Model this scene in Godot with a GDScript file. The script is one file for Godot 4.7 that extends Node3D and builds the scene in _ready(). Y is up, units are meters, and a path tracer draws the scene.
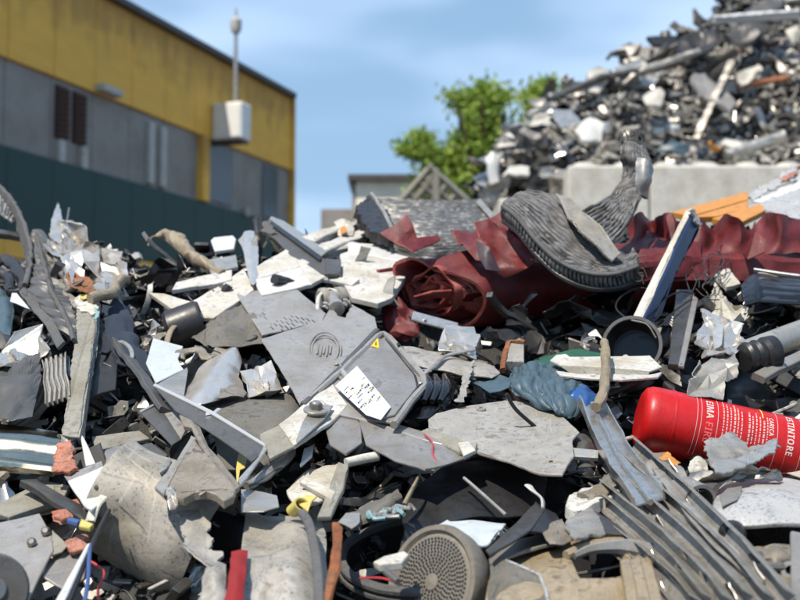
extends Node3D
# A scrap yard: a heap of mixed metal scrap in front, a second heap behind a concrete block wall, a factory, a tree.
const F := 1100.0          # focal length in pixels of the 800 x 600 photograph
const TILT := 0.0636
var eye := Vector3(0, 1.6, 0)
var look: Basis
var rng := RandomNumberGenerator.new()
var noise := FastNoiseLite.new()
var ridge := FastNoiseLite.new()
var M := {}
var used := {}
var R: MeshInstance3D      # the thing being built
var serial := 0
var landmarks := []        # [pixel x, pixel y, phrase] used to describe the small scrap by its neighbours

# ---------------------------------------------------------------- placing
func P(px: float, py: float, d: float) -> Vector3:
	return eye + look * Vector3((px - 400.0) / F * d, (300.0 - py) / F * d, -d)

func D(py: float) -> float:      # how far the sloping face of the heap lies along that sight line
	return 1.12 / maxf(0.45 - (370.0 - py) / F, 0.12)

func Q(a) -> Vector3:            # [x, y, metres in front of the heap's face, or a distance when above 1.2]
	var o: float = a[2] if a.size() > 2 else 0.0
	return P(a[0], a[1], o if o > 1.2 else D(a[1]) - o)

func L(a) -> Vector3:
	return Q(a) - R.position

func numbered(s: String) -> String:
	var n: int = used.get(s, 0)
	used[s] = n + 1
	return s if n == 0 else "%s_%03d" % [s, n]

func T(called: String, label: String, category: String, at, group := "") -> MeshInstance3D:
	R = MeshInstance3D.new()
	R.name = numbered(called)
	add_child(R)
	R.position = at if at is Vector3 else Q(at)
	R.set_meta("label", label)
	R.set_meta("category", category)
	if group != "":
		R.set_meta("group", group)
	serial += 1
	return R

func struct(called: String, mesh: Mesh, at := Vector3.ZERO) -> MeshInstance3D:
	var m := MeshInstance3D.new()
	m.name = numbered(called)
	m.mesh = mesh
	m.position = at
	m.set_meta("kind", "structure")
	add_child(m)
	return m

func put(part: String, mesh: Mesh, parent: Node = null) -> MeshInstance3D:
	if part == "":
		R.mesh = mesh
		return R
	var m := MeshInstance3D.new()
	m.name = part
	m.mesh = mesh
	(parent if parent else R).add_child(m, true)
	return m

# ---------------------------------------------------------------- mesh tools
func build(v: PackedVector3Array, groups: Array, mats: Array, ang := 38.0, cols := PackedColorArray()) -> ArrayMesh:
	# groups: one PackedInt32Array of triangles per material; normals are smoothed across edges flatter than ang
	var am := ArrayMesh.new()
	var lim := cos(deg_to_rad(ang))
	var fn: Array[PackedVector3Array] = []
	var near: Array[PackedInt32Array] = []
	var flat := PackedVector3Array()
	near.resize(v.size())
	for i in v.size():
		near[i] = PackedInt32Array()
	for g in groups:
		for k in range(0, g.size(), 3):
			var n := (v[g[k + 2]] - v[g[k]]).cross(v[g[k + 1]] - v[g[k]])
			var id := flat.size()
			flat.append(n)
			for q in 3:
				near[g[k + q]].append(id)
	var unit := PackedVector3Array()
	for n in flat:
		unit.append(n.normalized())
	var id := 0
	for gi in groups.size():
		var g: PackedInt32Array = groups[gi]
		if g.is_empty():
			continue
		var vs := PackedVector3Array()
		var ns := PackedVector3Array()
		var cs := PackedColorArray()
		vs.resize(g.size())
		if cols.size():
			cs.resize(g.size())
		ns.resize(g.size())
		for k in range(0, g.size(), 3):
			var me := unit[id]
			for q in 3:
				var s := Vector3.ZERO
				for f in near[g[k + q]]:
					if unit[f].dot(me) > lim:
						s += flat[f]
				vs[k + q] = v[g[k + q]]
				if cols.size():
					cs[k + q] = cols[g[k + q]]
				ns[k + q] = s.normalized() if s.length_squared() > 1e-24 else me
			id += 1
		var a := []
		a.resize(Mesh.ARRAY_MAX)
		a[Mesh.ARRAY_VERTEX] = vs
		a[Mesh.ARRAY_NORMAL] = ns
		if cols.size():
			a[Mesh.ARRAY_COLOR] = cs
		am.add_surface_from_arrays(Mesh.PRIMITIVE_TRIANGLES, a)
		am.surface_set_material(am.get_surface_count() - 1, mats[gi])
	return am

func outward(v: PackedVector3Array, groups: Array) -> void:   # turn a closed shell right side out
	var vol := 0.0
	for g in groups:
		for k in range(0, g.size(), 3):
			vol += v[g[k]].dot(v[g[k + 2]].cross(v[g[k + 1]]))
	if vol < 0.0:
		for gi in groups.size():
			var g: PackedInt32Array = groups[gi]
			for k in range(0, g.size(), 3):
				var x := g[k + 1]
				g[k + 1] = g[k + 2]
				g[k + 2] = x
			groups[gi] = g

func normals_of(v: PackedVector3Array, t: PackedInt32Array) -> PackedVector3Array:
	var n := PackedVector3Array()
	n.resize(v.size())
	for k in range(0, t.size(), 3):
		var f := (v[t[k + 2]] - v[t[k]]).cross(v[t[k + 1]] - v[t[k]])
		for q in 3:
			n[t[k + q]] += f
	for i in n.size():
		n[i] = n[i].normalized()
	return n

func refine(v: PackedVector3Array, t: PackedInt32Array, seg: float) -> Array:
	for round_ in 6:
		var mid := {}
		var out := PackedInt32Array()
		for k in range(0, t.size(), 3):
			var id := [t[k], t[k + 1], t[k + 2]]
			var m := [-1, -1, -1]
			for q in 3:
				var a: int = id[q]
				var b: int = id[(q + 1) % 3]
				if v[a].distance_squared_to(v[b]) > seg * seg:
					var key := mini(a, b) * 1000000 + maxi(a, b)
					if not mid.has(key):
						mid[key] = v.size()
						v.append((v[a] + v[b]) * 0.5)
					m[q] = mid[key]
			var n := int(m[0] >= 0) + int(m[1] >= 0) + int(m[2] >= 0)
			if n == 0:
				out.append_array(PackedInt32Array(id))
			elif n == 3:
				out.append_array(PackedInt32Array([id[0], m[0], m[2], m[0], id[1], m[1], m[2], m[1], id[2], m[0], m[1], m[2]]))
			else:
				for q in 3:
					var a: int = id[q]
					var b: int = id[(q + 1) % 3]
					var c: int = id[(q + 2) % 3]
					if n == 1 and m[q] >= 0:
						out.append_array(PackedInt32Array([a, m[q], c, m[q], b, c]))
					elif n == 2 and m[q] < 0:
						out.append_array(PackedInt32Array([a, b, m[(q + 1) % 3], a, m[(q + 1) % 3], m[(q + 2) % 3], m[(q + 2) % 3], m[(q + 1) % 3], c]))
		if mid.is_empty():
			break
		t = out
	return [v, t]

func rough(p: Vector3, k: float) -> float:
	var q := p * k + Vector3(serial * 3.7, serial * 1.3, 0)
	return 0.55 * noise.get_noise_3dv(q) + 0.75 * (0.5 - absf(1.6 * ridge.get_noise_3dv(q * 0.8 + Vector3(7, 3, 1)))) + 0.12 * ridge.get_noise_3dv(q * 2.6)

func solid(v: PackedVector3Array, t: PackedInt32Array, mat: Material, o := {}) -> ArrayMesh:
	# a sheet of triangles gets dents (c, k), ragged edges (torn) and a thickness (t) with its own edge material (em)
	var th: float = o.get("t", 0.002)
	var c: float = o.get("c", 0.003)
	var k: float = o.get("k", 9.0)
	var torn: float = o.get("torn", 0.0)
	c = minf(c, 0.16 / k)
	if c < 0.013:
		c *= 0.55
	var n := normals_of(v, t)
	if c > 0.0:
		for i in v.size():
			v[i] += n[i] * c * rough(v[i], k)
	var half := {}
	for a in range(0, t.size(), 3):
		for q in 3:
			half[t[a + q] * 1000000 + t[a + (q + 1) % 3]] = true
	var rim := []
	var away := {}
	n = normals_of(v, t)
	for a in range(0, t.size(), 3):
		for q in 3:
			var i := t[a + q]
			var j := t[a + (q + 1) % 3]
			if not half.has(j * 1000000 + i):
				rim.append([i, j])
				var d := (v[j] - v[i]).cross(n[i]).normalized()
				away[i] = away.get(i, Vector3.ZERO) + d
				away[j] = away.get(j, Vector3.ZERO) + d
	for i in away:
		away[i] = away[i].normalized()
	if rim.size() and torn > 0.0:
		var r: Array = rim[0]
		var cen := Vector3.ZERO
		for p in v:
			cen += p
		cen /= v.size()
		if away[r[0]].dot(v[r[0]] - cen) < 0.0 and false:
			pass
		for i in away:
			v[i] += away[i] * torn * (noise.get_noise_3dv(v[i] * 60.0 + Vector3(serial, 0, 0)) * 1.2 + rng.randf_range(-0.5, 0.5))
	var sgn := 1.0
	if rim.size():
		var p0: int = rim[0][0]
		# away must point out of the sheet: compare with the triangle that owns the edge
		for a in range(0, t.size(), 3):
			if t[a] == rim[0][0] or t[a + 1] == rim[0][0] or t[a + 2] == rim[0][0]:
				var cc := (v[t[a]] + v[t[a + 1]] + v[t[a + 2]]) / 3.0
				if away[p0].dot(v[p0] - cc) < 0.0:
					sgn = -1.0
				break
	var b := minf(th * 0.25, 0.0015)
	var w := PackedVector3Array()
	var count := v.size()
	for i in count:
		var inn: Vector3 = away.get(i, Vector3.ZERO) * sgn * b
		w.append(v[i] + n[i] * th * 0.5 - inn)
	for i in count:
		var inn: Vector3 = away.get(i, Vector3.ZERO) * sgn * b
		w.append(v[i] - n[i] * th * 0.5 - inn)
	var main := PackedInt32Array()
	var edge := PackedInt32Array()
	for a in range(0, t.size(), 3):
		main.append_array(PackedInt32Array([t[a], t[a + 1], t[a + 2], t[a] + count, t[a + 2] + count, t[a + 1] + count]))
	var up := {}
	for i in away:
		up[i] = w.size()
		w.append(v[i] + n[i] * (th * 0.5 - b))
		w.append(v[i] - n[i] * (th * 0.5 - b))
	for r in rim:
		var i: int = r[0]
		var j: int = r[1]
		var lv := [[i, j], [up[i], up[j]], [up[i] + 1, up[j] + 1], [i + count, j + count]]
		for s in 3:
			edge.append_array(PackedInt32Array([lv[s][1], lv[s][0], lv[s + 1][0], lv[s][1], lv[s + 1][0], lv[s + 1][1]]))
	var gs := [main, edge]
	outward(w, gs)
	var cols := PackedColorArray()
	if o.has("worn"):
		cols.append_array(o.worn)
		cols.append_array(o.worn)
		for i in away:
			cols.append(o.worn[i])
			cols.append(o.worn[i])
	return build(w, gs, [mat, o.get("em", mat)], o.get("ang", 38.0), cols)

func flat_tri(poly: PackedVector3Array, id: Array) -> PackedInt32Array:
	# triangles of one polygon, turned to face the camera
	var nn := Vector3.ZERO
	var cen := Vector3.ZERO
	for i in id.size():
		nn += poly[id[i]].cross(poly[id[(i + 1) % id.size()]])
		cen += poly[id[i]]
	cen /= id.size()
	nn = Vector3.ZERO
	for i in id.size():
		nn += (poly[id[i]] - cen).cross(poly[id[(i + 1) % id.size()]] - cen)
	nn = nn.normalized()
	var ux := (poly[id[1]] - poly[id[0]])
	ux = (ux - nn * ux.dot(nn)).normalized()
	var uy := nn.cross(ux)
	var flat := PackedVector2Array()
	for i in id:
		flat.append(Vector2(poly[i].dot(ux), poly[i].dot(uy)))
	var tr := Geometry2D.triangulate_polygon(flat)
	var out := PackedInt32Array()
	var view := (eye - R.position) - cen if R else Vector3(0, 1, 1)
	for k in range(0, tr.size(), 3):
		var a: int = id[tr[k]]
		var b: int = id[tr[k + 1]]
		var c: int = id[tr[k + 2]]
		if (poly[c] - poly[a]).cross(poly[b] - poly[a]).dot(nn if R.position == Vector3.ZERO else view) < 0.0:
			out.append_array(PackedInt32Array([a, c, b]))
		else:
			out.append_array(PackedInt32Array([a, b, c]))
	return out

func plate(part: String, mat: Material, pts: Array, o := {}, faces := [], parent: Node = null) -> MeshInstance3D:
	# a sheet whose corners are given by place; faces are lists of corner numbers (none: one polygon)
	var v := PackedVector3Array()
	for p in pts:
		v.append(p if p is Vector3 else L(p))
	if o.has("lift"):
		for i in v.size():
			v[i] += (eye - R.position - v[i]).normalized() * o.lift
	if faces.is_empty():
		faces = [range(pts.size())]
	var t := PackedInt32Array()
	for f in faces:
		t.append_array(flat_tri(v, f))
	if o.has("facet"):       # crumpled: flat facets between sharp creases
		var fr := refine(v, t, o.facet)
		v = fr[0]
		t = fr[1]
		var fn := normals_of(v, t)
		var amp: float = o.get("amp", 0.25) * o.facet
		for i in v.size():
			var side := Vector3(rng.randfn(), rng.randfn(), rng.randfn())
			v[i] += fn[i] * amp * rng.randf_range(-1.0, 1.0) + (side - fn[i] * side.dot(fn[i])) * amp * 0.35
	var r := refine(v, t, o.get("seg", 0.03))
	return put(part, solid(r[0], r[1], mat, o), parent)

func cr(a: Vector3, b: Vector3, c: Vector3, d: Vector3, x: float) -> Vector3:
	return 0.5 * (2.0 * b + (c - a) * x + (2.0 * a - 5.0 * b + 4.0 * c - d) * x * x + (3.0 * b - a - 3.0 * c + d) * x * x * x)

func smooth_line(p: Array, sub: int, closed := false) -> Array:
	var out := []
	var n := p.size()
	for i in (n if closed else n - 1):
		var a: Vector3 = p[(i - 1 + n) % n] if closed or i > 0 else 2.0 * p[0] - p[1]
		var d: Vector3 = p[(i + 2) % n] if closed or i + 2 < n else 2.0 * p[n - 1] - p[n - 2]
		for s in sub:
			out.append(cr(a, p[i], p[(i + 1) % n], d, float(s) / sub))
	if not closed:
		out.append(p[n - 1])
	return out

func patch(part: String, mat: Material, rows: Array, o := {}, parent: Node = null) -> MeshInstance3D:
	# a curved sheet through rows of points; rib = [across 0/1, count, height] adds ridges
	var su: int = o.get("su", 6)
	var sv: int = o.get("sv", 6)
	var lines := []
	for r in rows:
		var q := []
		for p in r:
			q.append(p if p is Vector3 else L(p))
		lines.append(smooth_line(q, su))
	var nu: int = lines[0].size()
	var cols := []
	for i in nu:
		var q := []
		for l in lines:
			q.append(l[i])
		cols.append(smooth_line(q, sv))
	var nv: int = cols[0].size()
	var v := PackedVector3Array()
	for i in nu:
		for j in nv:
			v.append(cols[i][j])
	var t := PackedInt32Array()
	for i in nu - 1:
		for j in nv - 1:
			var a := i * nv + j
			t.append_array(PackedInt32Array([a, a + 1, a + nv, a + 1, a + nv + 1, a + nv]))
	if o.has("rib"):
		var worn := PackedColorArray()
		worn.resize(v.size())
		worn.fill(Color.WHITE)
		if mat.vertex_color_use_as_albedo:
			o = o.duplicate()
			o.worn = worn
		var n := normals_of(v, t)
		for i in nu:
			for j in nv:
				var x := (float(i) / (nu - 1)) if o.rib[0] == 0 else (float(j) / (nv - 1))
				var s := sin(x * TAU * o.rib[1] + (1.5 * noise.get_noise_3dv(v[i * nv + j] * 11.0) if o.has("jit") else 0.0))
				v[i * nv + j] += n[i * nv + j] * o.rib[2] * clampf(s * 1.8, -1, 1)
				if mat.vertex_color_use_as_albedo:      # the ridges are rubbed pale
					var b := 0.34 + 1.7 * smoothstep(-0.1, 0.9, s) * clampf(0.5 + 1.1 * noise.get_noise_3dv(v[i * nv + j] * 34.0), 0.15, 1.0)
					worn[i * nv + j] = Color(b, b, b)
		if mat.vertex_color_use_as_albedo:
			o.worn = worn
	return put(part, solid(v, t, mat, o), parent)

func rect(w: float, h: float, b := 0.002) -> PackedVector2Array:
	var x := w / 2
	var y := h / 2
	return PackedVector2Array([Vector2(-x + b, -y), Vector2(x - b, -y), Vector2(x, -y + b), Vector2(x, y - b), Vector2(x - b, y), Vector2(-x + b, y), Vector2(-x, y - b), Vector2(-x, -y + b)])

func ell(w: float, h: float, t := 0.003) -> PackedVector2Array:
	return PackedVector2Array([Vector2(-w / 2, -h / 2), Vector2(w / 2, -h / 2), Vector2(w / 2, -h / 2 + t), Vector2(-w / 2 + t, -h / 2 + t), Vector2(-w / 2 + t, h / 2), Vector2(-w / 2, h / 2)])

func chan(w: float, h: float, t := 0.003) -> PackedVector2Array:   # open towards +y
	var x := w / 2
	return PackedVector2Array([Vector2(-x, 0), Vector2(x, 0), Vector2(x, h), Vector2(x - t, h), Vector2(x - t, t), Vector2(-x + t, t), Vector2(-x + t, h), Vector2(-x, h)])

func circ(r: float, n := 12) -> PackedVector2Array:
	var p := PackedVector2Array()
	for i in n:
		p.append(Vector2(cos(TAU * i / n), sin(TAU * i / n)) * r)
	return p

func ribbon(line: Array, t: float) -> PackedVector2Array:   # an open curve as a thin closed profile
	var a := PackedVector2Array()
	var b := PackedVector2Array()
	for i in line.size():
		var d: Vector2 = (line[mini(i + 1, line.size() - 1)] - line[maxi(i - 1, 0)]).normalized()
		var n := Vector2(-d.y, d.x) * t * 0.5
		a.append(line[i] + n)
		b.append(line[i] - n)
	b.reverse()
	a.append_array(b)
	return a

func zig(w: float, n: int, h: float, t := 0.003) -> PackedVector2Array:
	var l := []
	for i in n * 4 + 1:
		var y := [0.0, 1.0, 1.0, 0.0][i % 4] * h as float
		l.append(Vector2(-w / 2 + w * i / (n * 4), y))
	return ribbon(l, t)

func sweep(part: String, mat: Material, path: Array, prof: PackedVector2Array, o := {}, parent: Node = null) -> MeshInstance3D:
	# a profile drawn along a path; roll turns it (degrees), sub smooths the path, scale tapers it, c dents it
	var p := []
	for q in path:
		p.append(q if q is Vector3 else L(q))
	var sub: int = o.get("sub", 1)
	if sub > 1:
		p = smooth_line(p, sub)
	elif o.get("cut", 0.05) > 0.0:
		var fine := []
		for i in p.size() - 1:
			var k := maxi(1, int(p[i].distance_to(p[i + 1]) / o.get("cut", 0.05)))
			for s in k:
				fine.append(p[i].lerp(p[i + 1], float(s) / k))
		fine.append(p[-1])
		p = fine
	var up: Vector3 = o.get("up", Vector3(0, 0.85, 0.5))
	var v := PackedVector3Array()
	var m := prof.size()
	var roll := deg_to_rad(o.get("roll", 0.0))
	var taper: Array = o.get("scale", [1.0, 1.0])
	var c: float = o.get("c", 0.0)
	var ku: float = o.get("k", 9.0)
	c = minf(c, 0.1 / ku)
	var skew: float = o.get("skew", 0.0)
	var tw := deg_to_rad(o.get("twist", 0.0))
	for i in p.size():
		var tg: Vector3 = (p[mini(i + 1, p.size() - 1)] - p[maxi(i - 1, 0)]).normalized()
		up = (up - tg * up.dot(tg)).normalized()
		var side := tg.cross(up)
		var x := float(i) / maxi(1, p.size() - 1)
		var f := x * (taper.size() - 1)
		var sc: float = lerpf(taper[int(f)], taper[mini(int(f) + 1, taper.size() - 1)], f - int(f))
		var a := roll + tw * x
		for q in prof:
			var w := q.rotated(a) * sc
			var pt: Vector3 = p[i] + side * w.x + up * w.y
			if skew != 0.0:
				pt += tg * skew * w.x * clampf(1.0 - x * 4.0, 0.0, 1.0)
			if c > 0.0:
				pt += (side * noise.get_noise_3dv(pt * ku * 1.6 + Vector3(serial, 0, 0)) + up * noise.get_noise_3dv(pt * ku * 1.6 + Vector3(9, serial, 0))) * c
			v.append(pt)
	var t := PackedInt32Array()
	var e := PackedInt32Array()
	for i in p.size() - 1:
		for j in m:
			var a := i * m + j
			var b := i * m + (j + 1) % m
			t.append_array(PackedInt32Array([a, b, a + m, b, b + m, a + m]))
	if not o.get("open", false):
		var cap := Geometry2D.triangulate_polygon(prof)
		var last := (p.size() - 1) * m
		var ccw := not Geometry2D.is_polygon_clockwise(prof)
		var area := 0.0
		if cap.size():
			area = (prof[cap[1]] - prof[cap[0]]).cross(prof[cap[2]] - prof[cap[0]])
		var same := (area > 0.0) == ccw
		for k in range(0, cap.size(), 3):
			var tri := [cap[k], cap[k + 1], cap[k + 2]] if same else [cap[k], cap[k + 2], cap[k + 1]]
			if ccw == ccw:
				e.append_array(PackedInt32Array([tri[0], tri[2], tri[1]]))
				e.append_array(PackedInt32Array([tri[0] + last, tri[1] + last, tri[2] + last]))
	var gs := [t, e]
	outward(v, gs)
	return put(part, build(v, gs, [mat, o.get("em", mat)], o.get("ang", 38.0)), parent)

func lathe(part: String, mat: Material, a, b, prof: Array, o := {}, parent: Node = null) -> MeshInstance3D:
	# prof: [share of the way from a to b, radius] pairs; closed into a loop when loop is set
	var pa: Vector3 = a if a is Vector3 else L(a)
	var pb: Vector3 = b if b is Vector3 else L(b)
	var n: int = o.get("n", 40)
	var ax := (pb - pa)
	var z := ax.normalized()
	var x := z.cross(Vector3(0.1, 1, 0.05)).normalized()
	var y := z.cross(x)
	var v := PackedVector3Array()
	var c: float = o.get("c", 0.0)
	var k: float = o.get("k", 6.0)
	c = minf(c, 0.22 / k)
	var sq: float = o.get("squash", 1.0)
	var m := prof.size()
	for q in prof:
		for i in n:
			var w := TAU * i / n
			var pt: Vector3 = pa + ax * q[0] + (x * cos(w) + y * sin(w) * sq) * q[1]
			if c > 0.0:
				pt += (x * cos(w) + y * sin(w)) * c * rough(pt, k)
			v.append(pt)
	var t := PackedInt32Array()
	var loop: bool = o.get("loop", false)
	for j in (m if loop else m - 1):
		for i in n:
			var p0 := j * n + i
			var p1 := j * n + (i + 1) % n
			var q0 := (j + 1) % m * n + i
			var q1 := (j + 1) % m * n + (i + 1) % n
			t.append_array(PackedInt32Array([p0, p1, q0, p1, q1, q0]))
	if not loop:
		for end in 2:
			var base := 0 if end == 0 else (m - 1) * n
			var ci := v.size()
			v.append(pa + ax * prof[0 if end == 0 else m - 1][0])
			for i in n:
				var p0 := base + i
				var p1 := base + (i + 1) % n
				t.append_array(PackedInt32Array([ci, p1, p0] if end == 0 else [ci, p0, p1]))
	var gs := [t]
	outward(v, gs)
	return put(part, build(v, gs, [mat], o.get("ang", 38.0)), parent)

func slab(part: String, mat: Material, at: Vector3, size: Vector3, turn := Basis(), parent: Node = null, b := 0.01) -> MeshInstance3D:
	# a bevelled block, in the thing's own axes
	var prof := rect(size.x, size.z, minf(b, minf(size.x, size.z) * 0.3))
	var v := PackedVector3Array()
	var lev := [[-0.5 * size.y, 1.0], [-0.5 * size.y + b, 0.0], [0.5 * size.y - b, 0.0], [0.5 * size.y, 1.0]]
	var m := prof.size()
	for l in lev:
		for q in prof:
			var s := Vector2(q.x - signf(q.x) * b * 0.7 * l[1], q.y - signf(q.y) * b * 0.7 * l[1])
			v.append(at + turn * Vector3(s.x, l[0], s.y))
	var t := PackedInt32Array()
	for i in 3:
		for j in m:
			var a := i * m + j
			var c := i * m + (j + 1) % m
			t.append_array(PackedInt32Array([a, c, a + m, c, c + m, a + m]))
	for k in range(1, m - 1):
		t.append_array(PackedInt32Array([0, k + 1, k, 3 * m, 3 * m + k, 3 * m + k + 1]))
	var gs := [t]
	outward(v, gs)
	return put(part, build(v, gs, [mat], 25.0), parent)

# ---------------------------------------------------------------- materials
func grey_noise(seed_: int, freq: float, size: int, kind := FastNoiseLite.TYPE_SIMPLEX_SMOOTH, oct := 5) -> PackedByteArray:
	var f := FastNoiseLite.new()
	f.seed = seed_
	f.frequency = freq
	f.noise_type = kind
	f.fractal_octaves = oct
	var im := f.get_seamless_image(size, size, false, false, 0.15)
	im.convert(Image.FORMAT_L8)
	return im.get_data()

func scratch(buf: PackedFloat32Array, size: int, count: int, reach: int, strength: float, straight := -1.0, wide := 1) -> void:
	for i in count:
		var x := rng.randf() * size
		var y := rng.randf() * size
		var a := rng.randf() * TAU if straight < 0.0 else straight + rng.randfn(0.0, 0.08)
		var d := Vector2(cos(a), sin(a))
		var s := strength * rng.randf_range(0.3, 1.0) * (1.0 if rng.randf() < 0.6 else -1.0)
		for q in rng.randi_range(reach / 4, reach):
			x += d.x
			y += d.y
			d = d.rotated(rng.randf_range(-0.02, 0.02))
			for k in wide:
				var at := posmod(int(y) + k, size) * size + posmod(int(x) + k / 2, size)
				buf[at] += s

func wear(seed_: int, o: Dictionary) -> ImageTexture:
	# wear that belongs to the surface: dust of a colour, dark specks and chips, scratches
	var n := 512
	rng.seed = seed_
	var a := grey_noise(seed_, 0.006, n)
	var b := grey_noise(seed_ + 1, 0.03, n)
	var c := grey_noise(seed_ + 2, 0.22, n, FastNoiseLite.TYPE_SIMPLEX_SMOOTH, 2)
	var buf := PackedFloat32Array()
	buf.resize(n * n)
	scratch(buf, n, o.get("scr", 90), o.get("len", 120), o.get("ss", 0.12), o.get("dir", -1.0))
	if o.has("gouge"):
		scratch(buf, n, o.gouge, 60, 0.3, -1.0, 3)
	var dust: Color = o.get("dust", Color(0.72, 0.66, 0.56))
	var dirt: Color = o.get("dirt", Color(0.25, 0.2, 0.16))
	var da: float = o.get("da", 0.5)
	var sp: float = o.get("speck", 0.12)
	var blot: float = o.get("blot", 0.2)
	var vary: float = o.get("vary", 0.1)
	var mid: float = o.get("mid", 0.93)
	var out := PackedByteArray()
	out.resize(n * n * 3)
	for i in n * n:
		var fa := a[i] / 255.0
		var fb := b[i] / 255.0
		var fc := c[i] / 255.0
		var v := mid + vary * (fb - 0.5) * 2.0 + buf[i]
		var d := clampf((fa * 0.7 + fb * 0.4 - 0.42) * 3.0, 0.0, 1.0) * da
		var k := 0.0
		if fc * 0.72 + fb * 0.28 < sp * 0.5 + 0.2:
			k = 0.75
		k = maxf(k, clampf((fb * 0.6 + (1.0 - fa) * 0.5 - 0.72) * 6.0, 0.0, 1.0) * blot)
		out[i * 3] = int(clampf(lerpf(lerpf(v, v * dust.r, d), dirt.r, k), 0.0, 1.0) * 255.0)
		out[i * 3 + 1] = int(clampf(lerpf(lerpf(v, v * dust.g, d), dirt.g, k), 0.0, 1.0) * 255.0)
		out[i * 3 + 2] = int(clampf(lerpf(lerpf(v, v * dust.b, d), dirt.b, k), 0.0, 1.0) * 255.0)
	return ImageTexture.create_from_image(Image.create_from_data(n, n, false, Image.FORMAT_RGB8, out))

func grey_tex(seed_: int, freq: float, lo: float, hi: float, scr := 0, kind := FastNoiseLite.TYPE_SIMPLEX_SMOOTH, oct := 5) -> ImageTexture:
	var n := 512
	rng.seed = seed_
	var a := grey_noise(seed_, freq, n, kind, oct)
	var buf := PackedFloat32Array()
	buf.resize(n * n)
	if scr > 0:
		scratch(buf, n, scr, 140, 0.25)
	var out := PackedByteArray()
	out.resize(n * n)
	for i in n * n:
		out[i] = int(clampf(lerpf(lo, hi, a[i] / 255.0) + buf[i], 0.0, 1.0) * 255.0)
	return ImageTexture.create_from_image(Image.create_from_data(n, n, false, Image.FORMAT_L8, out))

func mat(called: String, col: Color, rg: float, met := 0.0, o := {}) -> StandardMaterial3D:
	var m := StandardMaterial3D.new()
	m.resource_name = called
	m.albedo_color = col
	m.roughness = rg
	m.metallic = met
	m.uv1_triplanar = true
	m.uv1_world_triplanar = true
	var s: float = o.get("s", 2.0)
	m.uv1_scale = Vector3(s, s, s)
	m.uv1_offset = Vector3(0.137, 0.31, 0.77) * (M.size() + 1)
	if o.has("tex"):
		m.albedo_texture = o.tex
	if o.has("rt"):
		m.roughness_texture = o.rt
		m.roughness = rg
	if o.has("bump"):
		m.heightmap_enabled = true
		m.heightmap_texture = o.bump
		m.heightmap_scale = o.get("bs", 0.15)
	if o.get("vc", false):
		m.vertex_color_use_as_albedo = true
	if o.has("spec"):
		m.metallic_specular = o.spec
	M[called] = m
	return m

# ---------------------------------------------------------------- the scene
func _ready() -> void:
	look = Basis(Vector3.RIGHT, TILT)
	noise.seed = 5
	noise.frequency = 1.0
	noise.noise_type = FastNoiseLite.TYPE_SIMPLEX_SMOOTH
	noise.fractal_octaves = 1
	ridge.seed = 11
	ridge.frequency = 1.0
	ridge.noise_type = FastNoiseLite.TYPE_SIMPLEX
	ridge.fractal_octaves = 1
	rng.seed = 2024
	camera_sky_sun()
	materials()
	setting()
	far_heap()
	heap_base()
	back_row()
	red_roll()
	left_side()
	middle()
	right_side()
	front_row()
	small_scrap()

func camera_sky_sun() -> void:
	var cam := Camera3D.new()
	cam.name = "camera"
	var ca := CameraAttributesPhysical.new()
	ca.frustum_focal_length = 44.0
	ca.frustum_focus_distance = 2.15
	ca.frustum_near = 0.05
	ca.frustum_far = 900.0
	ca.exposure_aperture = 3.8
	cam.attributes = ca
	cam.keep_aspect = Camera3D.KEEP_HEIGHT
	cam.fov = rad_to_deg(2.0 * atan(300.0 / F))
	cam.near = 0.05
	cam.far = 900.0
	cam.transform = Transform3D(look, eye)
	add_child(cam)
	cam.current = true
	var we := WorldEnvironment.new()
	we.name = "world_environment"
	var e := Environment.new()
	e.background_mode = Environment.BG_SKY
	e.tonemap_mode = Environment.TONE_MAPPER_LINEAR
	e.tonemap_exposure = 1.36
	e.sdfgi_enabled = true
	e.ssao_enabled = true
	e.ssil_enabled = true
	var sm := ProceduralSkyMaterial.new()
	sm.sky_top_color = Color(0.42, 0.57, 0.74)
	sm.sky_horizon_color = Color(0.60, 0.725, 0.835)
	sm.sky_curve = 0.35
	sm.ground_bottom_color = Color(0.32, 0.31, 0.29)
	sm.ground_horizon_color = Color(0.5, 0.5, 0.5)
	sm.sun_angle_max = 4.0
	sm.sky_cover = clouds()
	sm.sky_cover_modulate = Color(1, 1, 1, 0.8)
	var sky := Sky.new()
	sky.sky_material = sm
	e.sky = sky
	e.background_energy_multiplier = 1.0
	we.environment = e
	add_child(we)
	var sun := DirectionalLight3D.new()
	sun.name = "sun"
	sun.light_energy = 1.55
	sun.light_color = Color(1.0, 0.96, 0.9)
	sun.light_angular_distance = 0.5
	sun.shadow_enabled = true
	add_child(sun)
	sun.look_at_from_position(Vector3(-0.31, 0.86, 0.40), Vector3.ZERO)

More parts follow.
